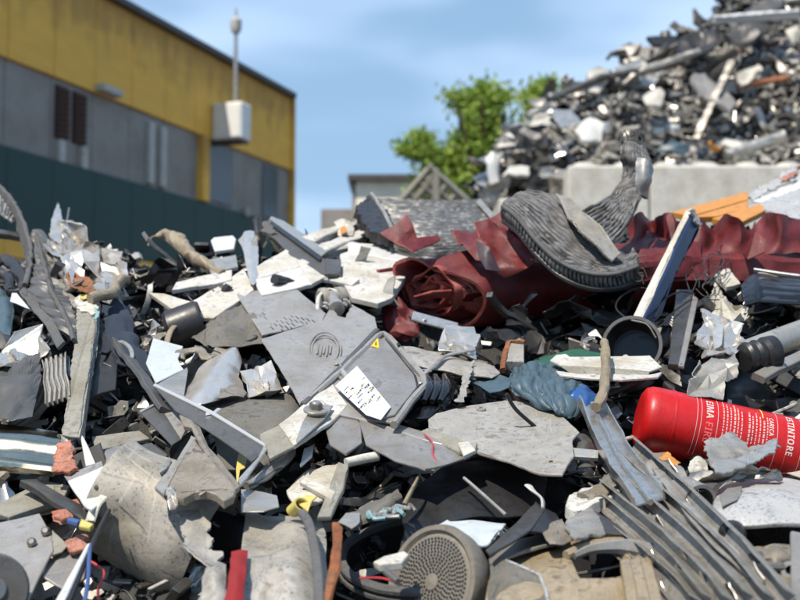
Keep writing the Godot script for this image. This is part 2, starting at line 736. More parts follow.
func clouds() -> ImageTexture:
	# thin streaky veils of cloud, drawn round the whole sky alike
	var w := 1024
	var h := 512
	var n := FastNoiseLite.new()
	n.seed = 31
	n.fractal_octaves = 4
	n.frequency = 0.8
	n.noise_type = FastNoiseLite.TYPE_SIMPLEX_SMOOTH
	var out := PackedByteArray()
	out.resize(w * h * 4)
	for y in h:
		var el := (0.5 - (y + 0.5) / h) * PI
		for x in w:
			var az := (x + 0.5) / w * TAU
			var dir := Vector3(cos(az) * cos(el), sin(el) * 4.2, sin(az) * cos(el)) * 1.9
			var v := n.get_noise_3dv(dir + Vector3(n.get_noise_3dv(dir * 0.7) * 0.6, 0, 0))
			var a := smoothstep(-0.3, 0.55, v) * 0.42 if el > 0.0 else 0.0
			var i := (y * w + x) * 4
			out[i] = 222
			out[i + 1] = 226
			out[i + 2] = 236
			out[i + 3] = int(a * 255.0)
	return ImageTexture.create_from_image(Image.create_from_data(w, h, false, Image.FORMAT_RGBA8, out))

func materials() -> void:
	var paint := wear(101, {"scr": 360, "len": 60, "ss": 0.17, "gouge": 14, "da": 0.4, "speck": 0.05, "blot": 0.35})
	var dirty := wear(103, {"scr": 500, "len": 70, "ss": 0.2, "gouge": 60, "da": 0.9, "speck": 0.05, "blot": 0.5, "vary": 0.14, "dust": Color(0.82, 0.79, 0.73)})
	var clean := wear(105, {"scr": 60, "da": 0.15, "speck": 0.02, "blot": 0.1, "vary": 0.05})
	var bare := wear(107, {"scr": 700, "len": 160, "ss": 0.1, "da": 0.25, "speck": 0.06, "blot": 0.25, "vary": 0.12, "dir": 0.1})
	var chip := wear(109, {"scr": 60, "da": 0.2, "speck": 0.22, "blot": 0.9, "vary": 0.05, "gouge": 90, "dirt": Color(0.42, 0.42, 0.44)})
	var scuffed := wear(113, {"gouge": 40, "scr": 260, "len": 90, "ss": 0.22, "da": 0.5, "speck": 0.1, "blot": 0.35, "vary": 0.12, "mid": 0.6, "dust": Color(1.25, 1.45, 1.4), "dirt": Color(0.35, 0.2, 0.15)})
	var rusty := wear(111, {"scr": 80, "da": 0.8, "speck": 0.3, "blot": 0.6, "vary": 0.3, "dust": Color(0.82, 0.62, 0.46), "dirt": Color(0.34, 0.2, 0.13)})
	var rt := grey_tex(121, 0.02, 0.55, 1.3, 120)
	var rs := grey_tex(123, 0.01, 0.2, 1.5, 200)
	var fine := grey_tex(125, 0.09, 0.2, 0.8, 150)
	var dent := grey_tex(127, 0.012, 0.0, 1.0, 0, FastNoiseLite.TYPE_SIMPLEX, 4)
	var grit := grey_tex(129, 0.2, 0.0, 1.0, 0, FastNoiseLite.TYPE_SIMPLEX, 3)
	var grime := wear(117, {"scr": 420, "len": 50, "ss": 0.22, "gouge": 120, "da": 0.8, "speck": 0.16, "blot": 0.75, "vary": 0.2, "dust": Color(0.84, 0.80, 0.72), "dirt": Color(0.36, 0.33, 0.29)})
	var redtex := wear(115, {"gouge": 46, "scr": 320, "len": 60, "ss": 0.18, "da": 0.75, "speck": 0.1, "blot": 0.45, "vary": 0.05, "mid": 0.82, "dust": Color(0.9, 1.5, 1.3), "dirt": Color(0.45, 0.9, 0.6)})
	# painted and plastic
	mat("grey paint", Color(0.60, 0.595, 0.59), 0.42, 0.1, {"tex": paint, "rt": rt, "bump": fine, "bs": 0.03})
	mat("mid grey paint", Color(0.56, 0.555, 0.55), 0.45, 0.2, {"tex": paint, "rt": rt, "bump": fine, "bs": 0.03})
	mat("dusty grey", Color(0.64, 0.63, 0.61), 0.66, 0.2, {"tex": dirty, "rt": rt, "bump": fine, "bs": 0.05, "s": 1.4})
	mat("dirty pipe metal", Color(0.66, 0.65, 0.63), 0.62, 0.2, {"tex": grime, "bump": fine, "bs": 0.08, "s": 1.3})
	mat("dark grey paint", Color(0.33, 0.33, 0.33), 0.5, 0.0, {"tex": paint, "rt": rt, "bump": fine, "bs": 0.03})
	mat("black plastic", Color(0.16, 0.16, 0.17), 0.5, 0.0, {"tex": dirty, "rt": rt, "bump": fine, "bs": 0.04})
	mat("black gloss", Color(0.10, 0.10, 0.11), 0.25, 0.0, {"tex": paint, "rt": rs})
	mat("rubber", Color(0.36, 0.36, 0.365), 0.75, 0.0, {"tex": dirty, "bump": grit, "bs": 0.06, "s": 3.0})
	mat("worn rubber", Color(0.43, 0.43, 0.435), 0.6, 0.0, {"tex": dirty, "bump": grit, "bs": 0.06, "s": 4.0, "vc": true})
	mat("white paint", Color(0.80, 0.805, 0.80), 0.45, 0.0, {"tex": clean, "rt": rt})
	mat("dirty white", Color(0.78, 0.775, 0.755), 0.6, 0.0, {"tex": dirty, "bump": fine, "bs": 0.04})
	mat("cream", Color(0.78, 0.77, 0.735), 0.6, 0.0, {"tex": dirty, "bump": fine, "bs": 0.04})
	mat("chipped white", Color(0.68, 0.685, 0.69), 0.5, 0.0, {"tex": chip, "bump": fine, "bs": 0.08, "s": 1.2})
	mat("pale blue white", Color(0.735, 0.77, 0.785), 0.5, 0.0, {"tex": clean})
	mat("beige plastic", Color(0.58, 0.535, 0.455), 0.55, 0.0, {"tex": dirty, "bump": fine, "bs": 0.04})
	mat("tan plastic", Color(0.60, 0.545, 0.45), 0.38, 0.0, {"tex": dirty, "rt": rt, "bump": fine, "bs": 0.04})
	mat("olive grey paint", Color(0.58, 0.57, 0.53), 0.55, 0.0, {"tex": dirty, "bump": fine, "bs": 0.05})
	mat("red paint", Color(0.86, 0.08, 0.085), 0.42, 0.0, {"tex": redtex, "rt": rt, "bump": fine, "bs": 0.02})
	mat("maroon plastic", Color(0.56, 0.135, 0.145), 0.66, 0.0, {"tex": scuffed, "rt": rt, "bump": fine, "bs": 0.05, "s": 1.6})
	mat("lit maroon edge", Color(0.86, 0.42, 0.38), 0.55, 0.0, {"tex": scuffed})  # sheet edge, lightened so the shaded roll end looks sunlit
	mat("purple plastic", Color(0.20, 0.12, 0.17), 0.35, 0.0, {"tex": paint})
	mat("red strap", Color(0.55, 0.06, 0.07), 0.7, 0.0, {"tex": paint, "bump": grit, "bs": 0.05})
	mat("orange paint", Color(0.79, 0.54, 0.21), 0.5, 0.0, {"tex": paint, "bump": fine, "bs": 0.03})
	mat("orange brown", Color(0.56, 0.38, 0.23), 0.7, 0.0, {"tex": rusty})
	mat("yellow plastic", Color(0.80, 0.74, 0.42), 0.5, 0.0, {"tex": clean})
	mat("blue paint", Color(0.09, 0.17, 0.32), 0.35, 0.0, {"tex": paint})
	mat("navy cloth", Color(0.15, 0.20, 0.27), 0.95, 0.0, {"tex": paint, "bump": grit, "bs": 0.08})
	mat("blue film", Color(0.28, 0.365, 0.415), 0.5, 0.0, {"tex": paint, "rt": rt})
	mat("bright blue film", Color(0.14, 0.32, 0.55), 0.3, 0.0, {"tex": clean})
	mat("green plastic", Color(0.16, 0.36, 0.28), 0.5, 0.0, {"tex": paint})
	mat("cyan plastic", Color(0.50, 0.64, 0.66), 0.5, 0.0, {"tex": clean})
	mat("brick red", Color(0.70, 0.50, 0.43), 0.8, 0.0, {"tex": rusty, "bump": grit, "bs": 0.06})
	mat("rust", Color(0.45, 0.25, 0.16), 0.9, 0.0, {"tex": rusty, "bump": grit, "bs": 0.1})
	mat("stone grey", Color(0.42, 0.41, 0.39), 0.75, 0.0, {"tex": dirty, "bump": grit, "bs": 0.08})
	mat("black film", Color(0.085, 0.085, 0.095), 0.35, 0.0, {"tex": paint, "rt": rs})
	mat("white label", Color(0.80, 0.81, 0.825), 0.5, 0.0, {"tex": clean})
	mat("ink", Color(0.16, 0.16, 0.2), 0.7)
	mat("white ink", Color(0.82, 0.70, 0.68), 0.5)
	mat("pale red ink", Color(0.88, 0.35, 0.35), 0.5)
	mat("label yellow", Color(0.90, 0.86, 0.35), 0.6)
	mat("warning yellow", Color(0.93, 0.72, 0.08), 0.5)
	mat("cable black", Color(0.09, 0.09, 0.09), 0.5)
	mat("cable blue", Color(0.22, 0.31, 0.50), 0.5)
	mat("cable red", Color(0.66, 0.2, 0.22), 0.5)
	# bare metal
	mat("aluminium", Color(0.84, 0.83, 0.81), 0.36, 0.9, {"tex": bare, "rt": rt, "bump": fine, "bs": 0.03})
	mat("dull aluminium", Color(0.70, 0.69, 0.67), 0.55, 0.6, {"tex": dirty, "rt": rt, "bump": fine, "bs": 0.05})
	mat("foil", Color(0.86, 0.84, 0.81), 0.33, 0.725, {"tex": clean, "rt": rs, "bump": fine, "bs": 0.05})
	mat("chrome", Color(0.90, 0.875, 0.84), 0.27, 0.7, {"tex": clean, "rt": rt})
	mat("steel", Color(0.58, 0.57, 0.555), 0.45, 0.8, {"tex": bare, "rt": rt, "bump": fine, "bs": 0.04})
	mat("dark steel", Color(0.40, 0.395, 0.39), 0.45, 0.7, {"tex": dirty, "rt": rt, "bump": fine, "bs": 0.05})
	mat("zinc", Color(0.74, 0.735, 0.72), 0.5, 0.6, {"tex": paint, "rt": rs})
	mat("bright edge", Color(0.78, 0.775, 0.76), 0.4, 0.6)
	mat("fins", Color(0.64, 0.64, 0.635), 0.5, 0.35, {"tex": bare, "bump": grit, "bs": 0.06, "s": 4.0, "vc": true})
	mat("cast metal", Color(0.62, 0.59, 0.545), 0.6, 0.5, {"tex": dirty, "bump": grit, "bs": 0.12, "s": 3.0})
	mat("gold tube", Color(0.74, 0.725, 0.65), 0.22, 1.0, {"tex": clean, "rt": rt})
	# the place
	var stain := wear(131, {"scr": 0, "da": 0.5, "speck": 0.05, "blot": 0.25, "vary": 0.1, "dust": Color(0.78, 0.76, 0.71), "dirt": Color(0.5, 0.46, 0.4)})
	var ym := mat("yellow cladding", Color(0.97, 0.74, 0.30), 0.7, 0.0, {"tex": streaks(), "s": 0.4})
	ym.uv1_scale = Vector3(0.11, 0.5376, 0.11)
	ym.uv1_offset = Vector3(0.2, 0.382, 0.4)
	mat("grey cladding", Color(0.60, 0.575, 0.55), 0.7, 0.0, {"tex": stain, "s": 0.4})
	mat("green cladding", Color(0.085, 0.25, 0.235), 0.6, 0.0, {"tex": clean, "s": 0.4})
	mat("roof metal", Color(0.34, 0.33, 0.33), 0.6, 0.2, {"tex": stain, "s": 0.4})
	mat("louvre brown", Color(0.27, 0.19, 0.17), 0.7)
	mat("window glass", Color(0.33, 0.35, 0.38), 0.2)
	mat("concrete", Color(0.80, 0.79, 0.76), 0.9, 0.0, {"tex": stain, "bump": grit, "bs": 0.2, "s": 1.0})
	mat("render cream", Color(1.0, 0.965, 0.89), 0.9, 0.0, {"tex": clean, "s": 0.3})
	mat("grille grey", Color(0.53, 0.51, 0.475), 0.6, 0.1, {"tex": dirty, "bump": fine, "bs": 0.05})
	mat("cabinet white", Color(0.94, 0.94, 0.92), 0.5, 0.0, {"tex": clean, "s": 0.5})
	mat("ground grit", Color(0.42, 0.40, 0.37), 0.95, 0.0, {"tex": stain, "bump": grit, "bs": 1.0, "s": 0.25})
	mat("bark", Color(0.30, 0.23, 0.17), 0.95, 0.0, {"tex": rusty, "bump": grit, "bs": 1.0, "s": 1.0})
	mat("heap dirt", Color(0.24, 0.235, 0.225), 0.95, 0.0, {"tex": dirty, "bump": grit, "bs": 0.4})
	for k in 3:
		var l := mat("leaf %d" % k, [Color(0.44, 0.53, 0.17), Color(0.36, 0.46, 0.15), Color(0.54, 0.61, 0.24)][k], 0.6)
		l.uv1_triplanar = false
		l.backlight_enabled = true
		l.backlight = Color(0.45, 0.52, 0.14)
		l.cull_mode = BaseMaterial3D.CULL_DISABLED

func streaks() -> ImageTexture:
	# rain streaks of dirt running down from the top edge of a wall panel
	var n := 512
	var f := FastNoiseLite.new()
	f.seed = 17
	f.frequency = 0.02
	f.fractal_octaves = 4
	var out := PackedByteArray()
	out.resize(n * n * 3)
	for y in n:
		for x in n:
			var v := float(y) / n
			var run := f.get_noise_2d(x * 2.0, y * 0.15)
			var blot := f.get_noise_2d(x + 900.0, y * 0.5)
			var d := clampf(smoothstep(0.62, 0.0, v + 0.4 * run) * 0.42 + 0.12 * blot + 0.06, 0.0, 0.8)
			var i := (y * n + x) * 3
			out[i] = int(lerpf(0.95, 0.46, d) * 255.0)
			out[i + 1] = int(lerpf(0.95, 0.46, d) * 255.0)
			out[i + 2] = int(lerpf(0.95, 0.62, d) * 255.0)
	return ImageTexture.create_from_image(Image.create_from_data(n, n, false, Image.FORMAT_RGB8, out))

# ---------------------------------------------------------------- the place
func box_mesh(size: Vector3, m: Material, b := 0.01) -> ArrayMesh:
	var keep := R
	R = MeshInstance3D.new()
	slab("", m, Vector3.ZERO, size, Basis(), null, b)
	var me: Mesh = R.mesh
	R.free()
	R = keep
	return me

func setting() -> void:
	var g := PlaneMesh.new()
	g.size = Vector2(900, 900)
	g.material = M["ground grit"]
	struct("ground", g)
	factory()
	# pale house far behind
	T("house", "small pale rendered house with grey roof edge standing far behind the tree", "house", Vector3(0.6, 0, -41))
	slab("wall", M["render cream"], Vector3(0, 4.35, -3), Vector3(4.5, 8.7, 6))
	slab("roof", M["roof metal"], Vector3(0, 8.8, -3), Vector3(5.1, 0.22, 6.6))
	slab("shaded_side_wall", M["grey cladding"], Vector3(-2.33, 4.3, -3), Vector3(0.14, 8.6, 5.9))  # darker slab paints the shade on the left wall
	slab("lean_to", M["grey cladding"], Vector3(-3.0, 3.9, -2.4), Vector3(1.2, 7.6, 4))
	for k in 2:
		slab("window", M["window glass"], Vector3(-0.9 + k * 1.9, 6.9, 0.0), Vector3(0.8, 1.2, 0.06))
	# conveyor
	T("conveyor_frame", "slanting grey lattice steel conveyor frame in front of the green tree", "conveyor", Vector3(0.9, 0, -22))
	var lat := [[[392, 212], [432, 166]], [[400, 216], [438, 176]], [[428, 166], [470, 204]], [[424, 178], [462, 212]], [[410, 195], [440, 214]], [[420, 184], [452, 212]], [[432, 176], [412, 206]], [[446, 186], [428, 210]], [[455, 196], [442, 212]]]
	for b in lat:
		sweep("beam", M["olive grey paint"], [P(b[0][0], b[0][1], 22.0) - R.position, P(b[1][0], b[1][1], 22.0) - R.position], rect(0.12, 0.12, 0.01), {"cut": 0.0})
	for s in [[396, 212], [436, 172], [466, 206]]:
		var tp := P(s[0], s[1], 22.0) - R.position
		sweep("post", M["olive grey paint"], [tp, Vector3(tp.x, 0, tp.z)], rect(0.14, 0.14, 0.01), {"cut": 0.0, "up": Vector3(0, 0, 1)})
	tree()
	# block wall
	var x0 := (570.0 - 400) / F * 10.4
	var sizes := [[0.0, 0.79, 2], [0.79, 1.6, 4], [2.39, 1.6, 4], [3.99, 1.6, 4]]
	var names := ["short pale concrete block at the left end of the wall top", "long pale concrete block in the wall top behind the upright black tail", "long concrete block in the wall top above the orange panel", "long concrete block in the wall top furthest to the right"]
	for row in 4:
		for k in sizes.size():
			var s = sizes[k]
			var lab: String = names[k] if row == 3 else "bay wall block, %s row up, under the %s" % [["first", "second", "third"][row], ["short end block", "block behind the black tail", "block above the orange board", "block furthest right"][k]]
			T("concrete_block", lab, "concrete block", Vector3(x0 + s[0] + s[1] / 2, row * 0.89 + 0.45, -10.9), "concrete blocks of the bay wall")
			slab("", M["concrete"], Vector3.ZERO, Vector3(s[1] - 0.012, 0.88, 0.9), Basis(), null, 0.02)
			if row == 3:
				for i in s[2]:
					for z in 2:
						lathe("stud", M["concrete"], Vector3(-s[1] / 2 + 0.2 + i * 0.4, 0.435, 0.22 - z * 0.44), Vector3(-s[1] / 2 + 0.2 + i * 0.4, 0.50, 0.22 - z * 0.44), [[0.0, 0.13], [0.8, 0.11], [1.0, 0.09]], {"n": 14})
	for row in 4:
		T("concrete_block", "%s pale concrete block of the stack left of the bay wall" % ["lowest", "second lowest", "third", "topmost"][row], "concrete block", Vector3(1.22, row * 0.8 + 0.4, -10.6), "concrete blocks of the bay wall")
		slab("", M["concrete"], Vector3.ZERO, Vector3(0.6, 0.79, 0.9), Basis(), null, 0.02)

func factory() -> void:
	var c := Vector3(-2.85, 0, -28)
	var d := Vector3(sin(0.3447), 0, -cos(0.3447))
	var n := Vector3(cos(0.3447), 0, sin(0.3447))
	var turn := Basis(-d, Vector3.UP, n)      # x along the wall towards the camera, z out of the wall
	T("factory_building", "long industrial hall with yellow, grey and dark green wall bands", "building", c)
	var at := func(t: float, h: float, z: float) -> Vector3: return turn * Vector3(t, h, z)
	slab("wall", M["grey cladding"], at.call(9.0, 4.2, -3.0), Vector3(18, 8.4, 5.8), turn, null, 0.01)
	for k in 15:
		slab("yellow_panel", M["yellow cladding"], at.call(0.6 + k * 1.2, 7.66, 0.0), Vector3(1.185, 1.86, 0.10), turn, null, 0.012)
		slab("grey_panel", M["grey cladding"], at.call(0.6 + k * 1.2, 6.0, -0.06), Vector3(1.185, 1.46, 0.10), turn, null, 0.012)
		slab("green_panel", M["green cladding"], at.call(0.6 + k * 1.2, 4.51, 0.0), Vector3(1.192, 1.5, 0.14), turn, null, 0.008)
		slab("yellow_stripe", M["yellow cladding"], at.call(0.6 + k * 1.2, 3.6, 0.0), Vector3(1.19, 0.3, 0.12), turn, null, 0.012)
		slab("base_panel", M["concrete"], at.call(0.6 + k * 1.2, 1.72, -0.03), Vector3(1.19, 3.44, 0.10), turn, null, 0.012)
	slab("roof_edge", M["roof metal"], at.call(9.0, 8.66, 0.02), Vector3(18.1, 0.14, 0.34), turn, null, 0.02)
	slab("roof", M["roof metal"], at.call(9.0, 8.5, -3.1), Vector3(17.9, 0.18, 5.6), turn, null, 0.02)
	slab("corner_trim", M["yellow cladding"], at.call(-0.05, 4.3, -0.02), Vector3(0.14, 8.6, 0.3), turn, null, 0.02)
	slab("pilaster", M["yellow cladding"], at.call(4.46, 6.0, 0.05), Vector3(0.3, 1.46, 0.22), turn, null, 0.02)
	slab("dark_panel", M["window glass"], at.call(3.6, 6.0, -0.003), Vector3(1.1, 1.3, 0.06), turn, null, 0.01)  # darker slab set over the grey band right of the pilaster
	slab("dark_panel", M["window glass"], at.call(1.1, 6.0, -0.003), Vector3(0.8, 1.3, 0.06), turn, null, 0.01)
	for t in [6.5, 6.05]:
		slab("post", M["dirty white"], at.call(t, 5.95, 0.03), Vector3(0.2, 1.25, 0.12), turn, null, 0.02)
	for t in [9.35, 8.7]:
		slab("post", M["dirty white"], at.call(t, 5.45, 0.03), Vector3(0.16, 0.4, 0.12), turn, null, 0.02)
	for t in [9.32, 8.82]:
		var w := slab("louvre", M["louvre brown"], at.call(t, 6.15, 0.0), Vector3(0.36, 0.95, 0.05), turn, null, 0.005)
		for k in 9:
			slab("slat", M["louvre brown"], at.call(t, 5.74 + k * 0.1, 0.05), Vector3(0.34, 0.07, 0.04), turn * Basis(Vector3.RIGHT, 0.5), w, 0.004)
	for t in [11.3, 2.5]:
		slab("stub_pipe", M["dirty white"], at.call(t, 5.3, 0.1), Vector3(0.1, 0.22, 0.12), turn, null, 0.02)
	T("wall_lamp", "small pale floodlight fixed below the yellow band of the factory", "lamp", c + turn * Vector3(8.1, 6.82, 0.14))
	slab("housing", M["dirty white"], Vector3.ZERO, Vector3(0.62, 0.13, 0.24), turn, null, 0.02)
	slab("bracket", M["roof metal"], turn * Vector3(0, 0.02, -0.09), Vector3(0.12, 0.1, 0.14), turn, null, 0.01)
	T("equipment_cabinet", "white equipment cabinet fixed high on the factory wall near its corner", "cabinet", c + turn * Vector3(3.87, 7.1, 0.43))
	slab("box", M["cabinet white"], Vector3.ZERO, Vector3(0.46, 0.82, 0.74), turn, null, 0.03)
	slab("door", M["cabinet white"], turn * Vector3(0.235, -0.02, 0.02), Vector3(0.02, 0.7, 0.6), turn, null, 0.006)
	slab("base_tray", M["roof metal"], turn * Vector3(0, -0.44, -0.02), Vector3(0.4, 0.05, 0.7), turn, null, 0.01)
	T("antenna_mast", "thin pale antenna mast rising above the white cabinet and roof edge", "mast", c + turn * Vector3(3.75, 7.55, 0.45))
	lathe("pole", M["zinc"], Vector3(0, -0.03, 0), Vector3(0, 1.95, 0), [[0, 0.05], [1, 0.045]], {"n": 12})
	lathe("antenna_head", M["dirty white"], Vector3(0, 1.62, 0), Vector3(0, 1.98, 0), [[0, 0.09], [0.3, 0.13], [0.8, 0.13], [1, 0.05]], {"n": 14})
	lathe("tip", M["zinc"], Vector3(0, 1.97, 0), Vector3(0, 2.2, 0), [[0, 0.04], [1, 0.02]], {"n": 8})

func tree() -> void:
	var d := 34.0
	var base := P(490, 370, d)
	base.y = 0
	T("tree", "leafy green tree with ragged crown behind the far scrap heap", "tree", base)
	var limbs := [[[480, 105], 0.16], [[455, 110], 0.12], [[505, 110], 0.14], [[540, 108], 0.12], [[425, 150], 0.1], [[520, 150], 0.12], [[470, 150], 0.12], [[552, 95], 0.08]]
	var trunk := sweep("trunk", M["bark"], [Vector3.ZERO, Vector3(0.15, 2.5, 0.1), Vector3(-0.1, 5.5, 0)], circ(0.32, 12), {"sub": 4, "scale": [1.0, 0.8, 0.55], "c": 0.05, "k": 1.0})
	for l in limbs:
		var e := P(l[0][0], l[0][1], d) - R.position
		e.z += rng.randf_range(-1, 1)
		sweep("limb", M["bark"], [Vector3(0, 4.6, 0), Vector3(e.x * 0.35, lerpf(4.6, e.y, 0.45), e.z * 0.5), e], circ(l[1], 8), {"sub": 5, "scale": [1.0, 0.7, 0.25]}, trunk)
	# the crown: leaves in clumps at the ends of the branches
	var blobs := [[476, 116, 20, 28], [456, 97, 8, 8], [497, 100, 14, 15], [485, 90, 10, 7], [470, 150, 28, 26], [425, 150, 17, 14], [418, 137, 9, 9], [436, 168, 18, 16], [530, 104, 10, 12], [545, 94, 7, 10], [549, 85, 4, 5], [534, 91, 6, 7], [546, 112, 12, 12], [524, 132, 16, 14], [500, 160, 28, 28], [460, 182, 28, 20], [430, 190, 20, 16], [555, 130, 16, 18], [406, 149, 6, 5], [452, 160, 12, 12], [515, 178, 24, 20], [492, 130, 18, 18]]
	var bag := [[], [], []]
	for b in blobs:
		var count := int(b[2] * b[3] * 1.1)
		for sub in maxi(6, count / 17):
			# each bough end is a clump of its own
			var u := Vector3(rng.randfn(), rng.randfn(), rng.randfn()).normalized() * pow(rng.randf(), 0.4)
			var cen := P(b[0] + u.x * b[2] * 0.9, b[1] + u.y * b[3] * 0.9, d + u.z * b[2] / F * d) - R.position
			var rr := rng.randf_range(0.12, 0.24)
			var tone := rng.randi() % 3
			for i in 34:
				var p := cen + Vector3(rng.randfn(), rng.randfn() * 0.75, rng.randfn()) * rr
				var s := rng.randf_range(0.07, 0.13)
				var q := Basis(Vector3(rng.randfn(), rng.randfn(), rng.randfn()).normalized(), rng.randf() * TAU).scaled(Vector3(s, s, s))
				bag[tone if rng.randf() < 0.7 else rng.randi() % 3].append(Transform3D(q, p))
	for k in 3:
		var mm := MultiMesh.new()
		mm.transform_format = MultiMesh.TRANSFORM_3D
		var st := SurfaceTool.new()
		st.begin(Mesh.PRIMITIVE_TRIANGLES)
		for tri in [[Vector3(0, -1, 0), Vector3(-0.5, 0, 0.12), Vector3(0, 0.1, 0)], [Vector3(-0.5, 0, 0.12), Vector3(0, 1, 0), Vector3(0, 0.1, 0)], [Vector3(0, 1, 0), Vector3(0.5, 0, 0.12), Vector3(0, 0.1, 0)], [Vector3(0.5, 0, 0.12), Vector3(0, -1, 0), Vector3(0, 0.1, 0)]]:
			for v in tri:
				st.add_vertex(v)
		st.generate_normals()
		st.set_material(M["leaf %d" % k])
		mm.mesh = st.commit()
		mm.instance_count = bag[k].size()
		for i in bag[k].size():
			mm.set_instance_transform(i, bag[k][i])
		var mi := MultiMeshInstance3D.new()
		mi.name = "crown"
		mi.multimesh = mm
		mi.set_meta("kind", "stuff")
		R.add_child(mi, true)

func rise(x: float, z: float) -> float:      # the heap in front: height at (x, -z)
	var y := 0.4613 * z - 1.1505
	var top := 3.42 + 0.22 * smoothstep(-0.9, 0.4, x) + 0.08 * noise.get_noise_2d(x * 1.3, 4.0)
	if z > top:
		y = 0.4613 * top - 1.1505 - 0.62 * (z - top)
	var side := maxf(0.0, absf(x) - 2.2)
	y -= 0.13 * exp(-pow((z - 2.86) / 0.24, 2.0)) * smoothstep(-0.12, 0.05, x) * smoothstep(0.95, 0.7, x)      # hollow under the roll
	return maxf(-0.02, 1.6 + y - 0.085 - 0.35 * side + 0.06 * noise.get_noise_2d(x * 3.0, z * 3.0) + 0.03 * noise.get_noise_2d(x * 9.0 + 5.0, z * 9.0))

func far_rise(x: float, z: float) -> float:  # the heap behind the block wall
	var crest := 2.4
	var at := [[0.8, 2.9], [1.15, 4.0], [1.6, 4.55], [2.2, 4.95], [3.1, 5.4], [3.5, 5.65], [3.8, 6.2], [4.9, 6.7], [7.0, 7.6], [12.0, 8.0]]
	for i in at.size() - 1:
		if x >= at[i][0]:
			crest = lerpf(at[i][1], at[i + 1][1], clampf((x - at[i][0]) / (at[i + 1][0] - at[i][0]), 0.0, 1.0))
	var face := 3.35 + (z - 11.3) * 1.3
	var y := minf(face, crest - 0.2 - 0.5 * maxf(0.0, z - 13.3))
	var left := maxf(0.0, 1.5 - x)
	y = minf(y, crest - left * 0.4)
	return maxf(-0.05, y + 0.25 * noise.get_noise_2d(x * 0.9, z * 0.9) + 0.1 * noise.get_noise_2d(x * 3.0, z * 3.0 + 7.0))

func field(f: Callable, x0: float, x1: float, z0: float, z1: float, step: float, m: Material) -> ArrayMesh:
	var nx := int((x1 - x0) / step)
	var nz := int((z1 - z0) / step)
	var v := PackedVector3Array()
	for i in nx + 1:
		for j in nz + 1:
			var x := x0 + i * step
			var z := z0 + j * step
			v.append(Vector3(x, f.call(x, z), -z))
	var t := PackedInt32Array()
	for i in nx:
		for j in nz:
			var a := i * (nz + 1) + j
			t.append_array(PackedInt32Array([a, a + 1, a + nz + 1, a + 1, a + nz + 2, a + nz + 1]))
	return build(v, [t], [m], 80.0)

func heap_base() -> void:
	struct("scrap_heap_terrain", field(rise, -4.6, 4.8, 0.5, 6.4, 0.05, M["heap dirt"]))
	crumbs("fine_scrap", "fine loose shreds of metal and plastic between the larger pieces", rise, -1.9, 1.9, 1.35, 4.1, 15000, 0.006, 0.03, ["dull aluminium", "black plastic", "dark steel", "black film", "dark grey paint", "zinc", "dusty grey", "dark steel"])

func crumbs(called: String, label: String, f: Callable, x0: float, x1: float, z0: float, z1: float, count: int, lo: float, hi: float, kinds: Array) -> void:
	var root := Node3D.new()
	root.name = called
	add_child(root)
	root.set_meta("label", label)
	root.set_meta("category", "scrap")
	root.set_meta("kind", "stuff")
	var tones: Array = kinds
	for k in tones.size():
		var st := SurfaceTool.new()
		st.begin(Mesh.PRIMITIVE_TRIANGLES)
		var bm: ArrayMesh = box_mesh(Vector3(2.0, 0.22, 0.9) if k % 2 == 0 else Vector3(1.3, 0.5, 1.2), M[tones[k]], 0.05)
		var mm := MultiMesh.new()
		mm.transform_format = MultiMesh.TRANSFORM_3D
		mm.mesh = bm
		mm.instance_count = count / tones.size()
		for i in mm.instance_count:
			var x := rng.randf_range(x0, x1)
			var z := rng.randf_range(z0, z1)
			var s := rng.randf_range(lo, hi)
			var b := Basis(Vector3(rng.randfn(), rng.randfn(), rng.randfn()).normalized(), rng.randf() * TAU).scaled(Vector3(s, s, s) * Vector3(rng.randf_range(0.5, 1.6), 1, 1))
			mm.set_instance_transform(i, Transform3D(b, Vector3(x, f.call(x, z) + s * 0.4, -z)))
		var mi := MultiMeshInstance3D.new()
		mi.name = "shreds"
		mi.multimesh = mm
		mi.set_meta("kind", "stuff")
		root.add_child(mi, true)

# ---------------------------------------------------------------- the scrap: top of the heap
func mark(px: float, py: float, phrase: String) -> void:
	landmarks.append([px, py, phrase])

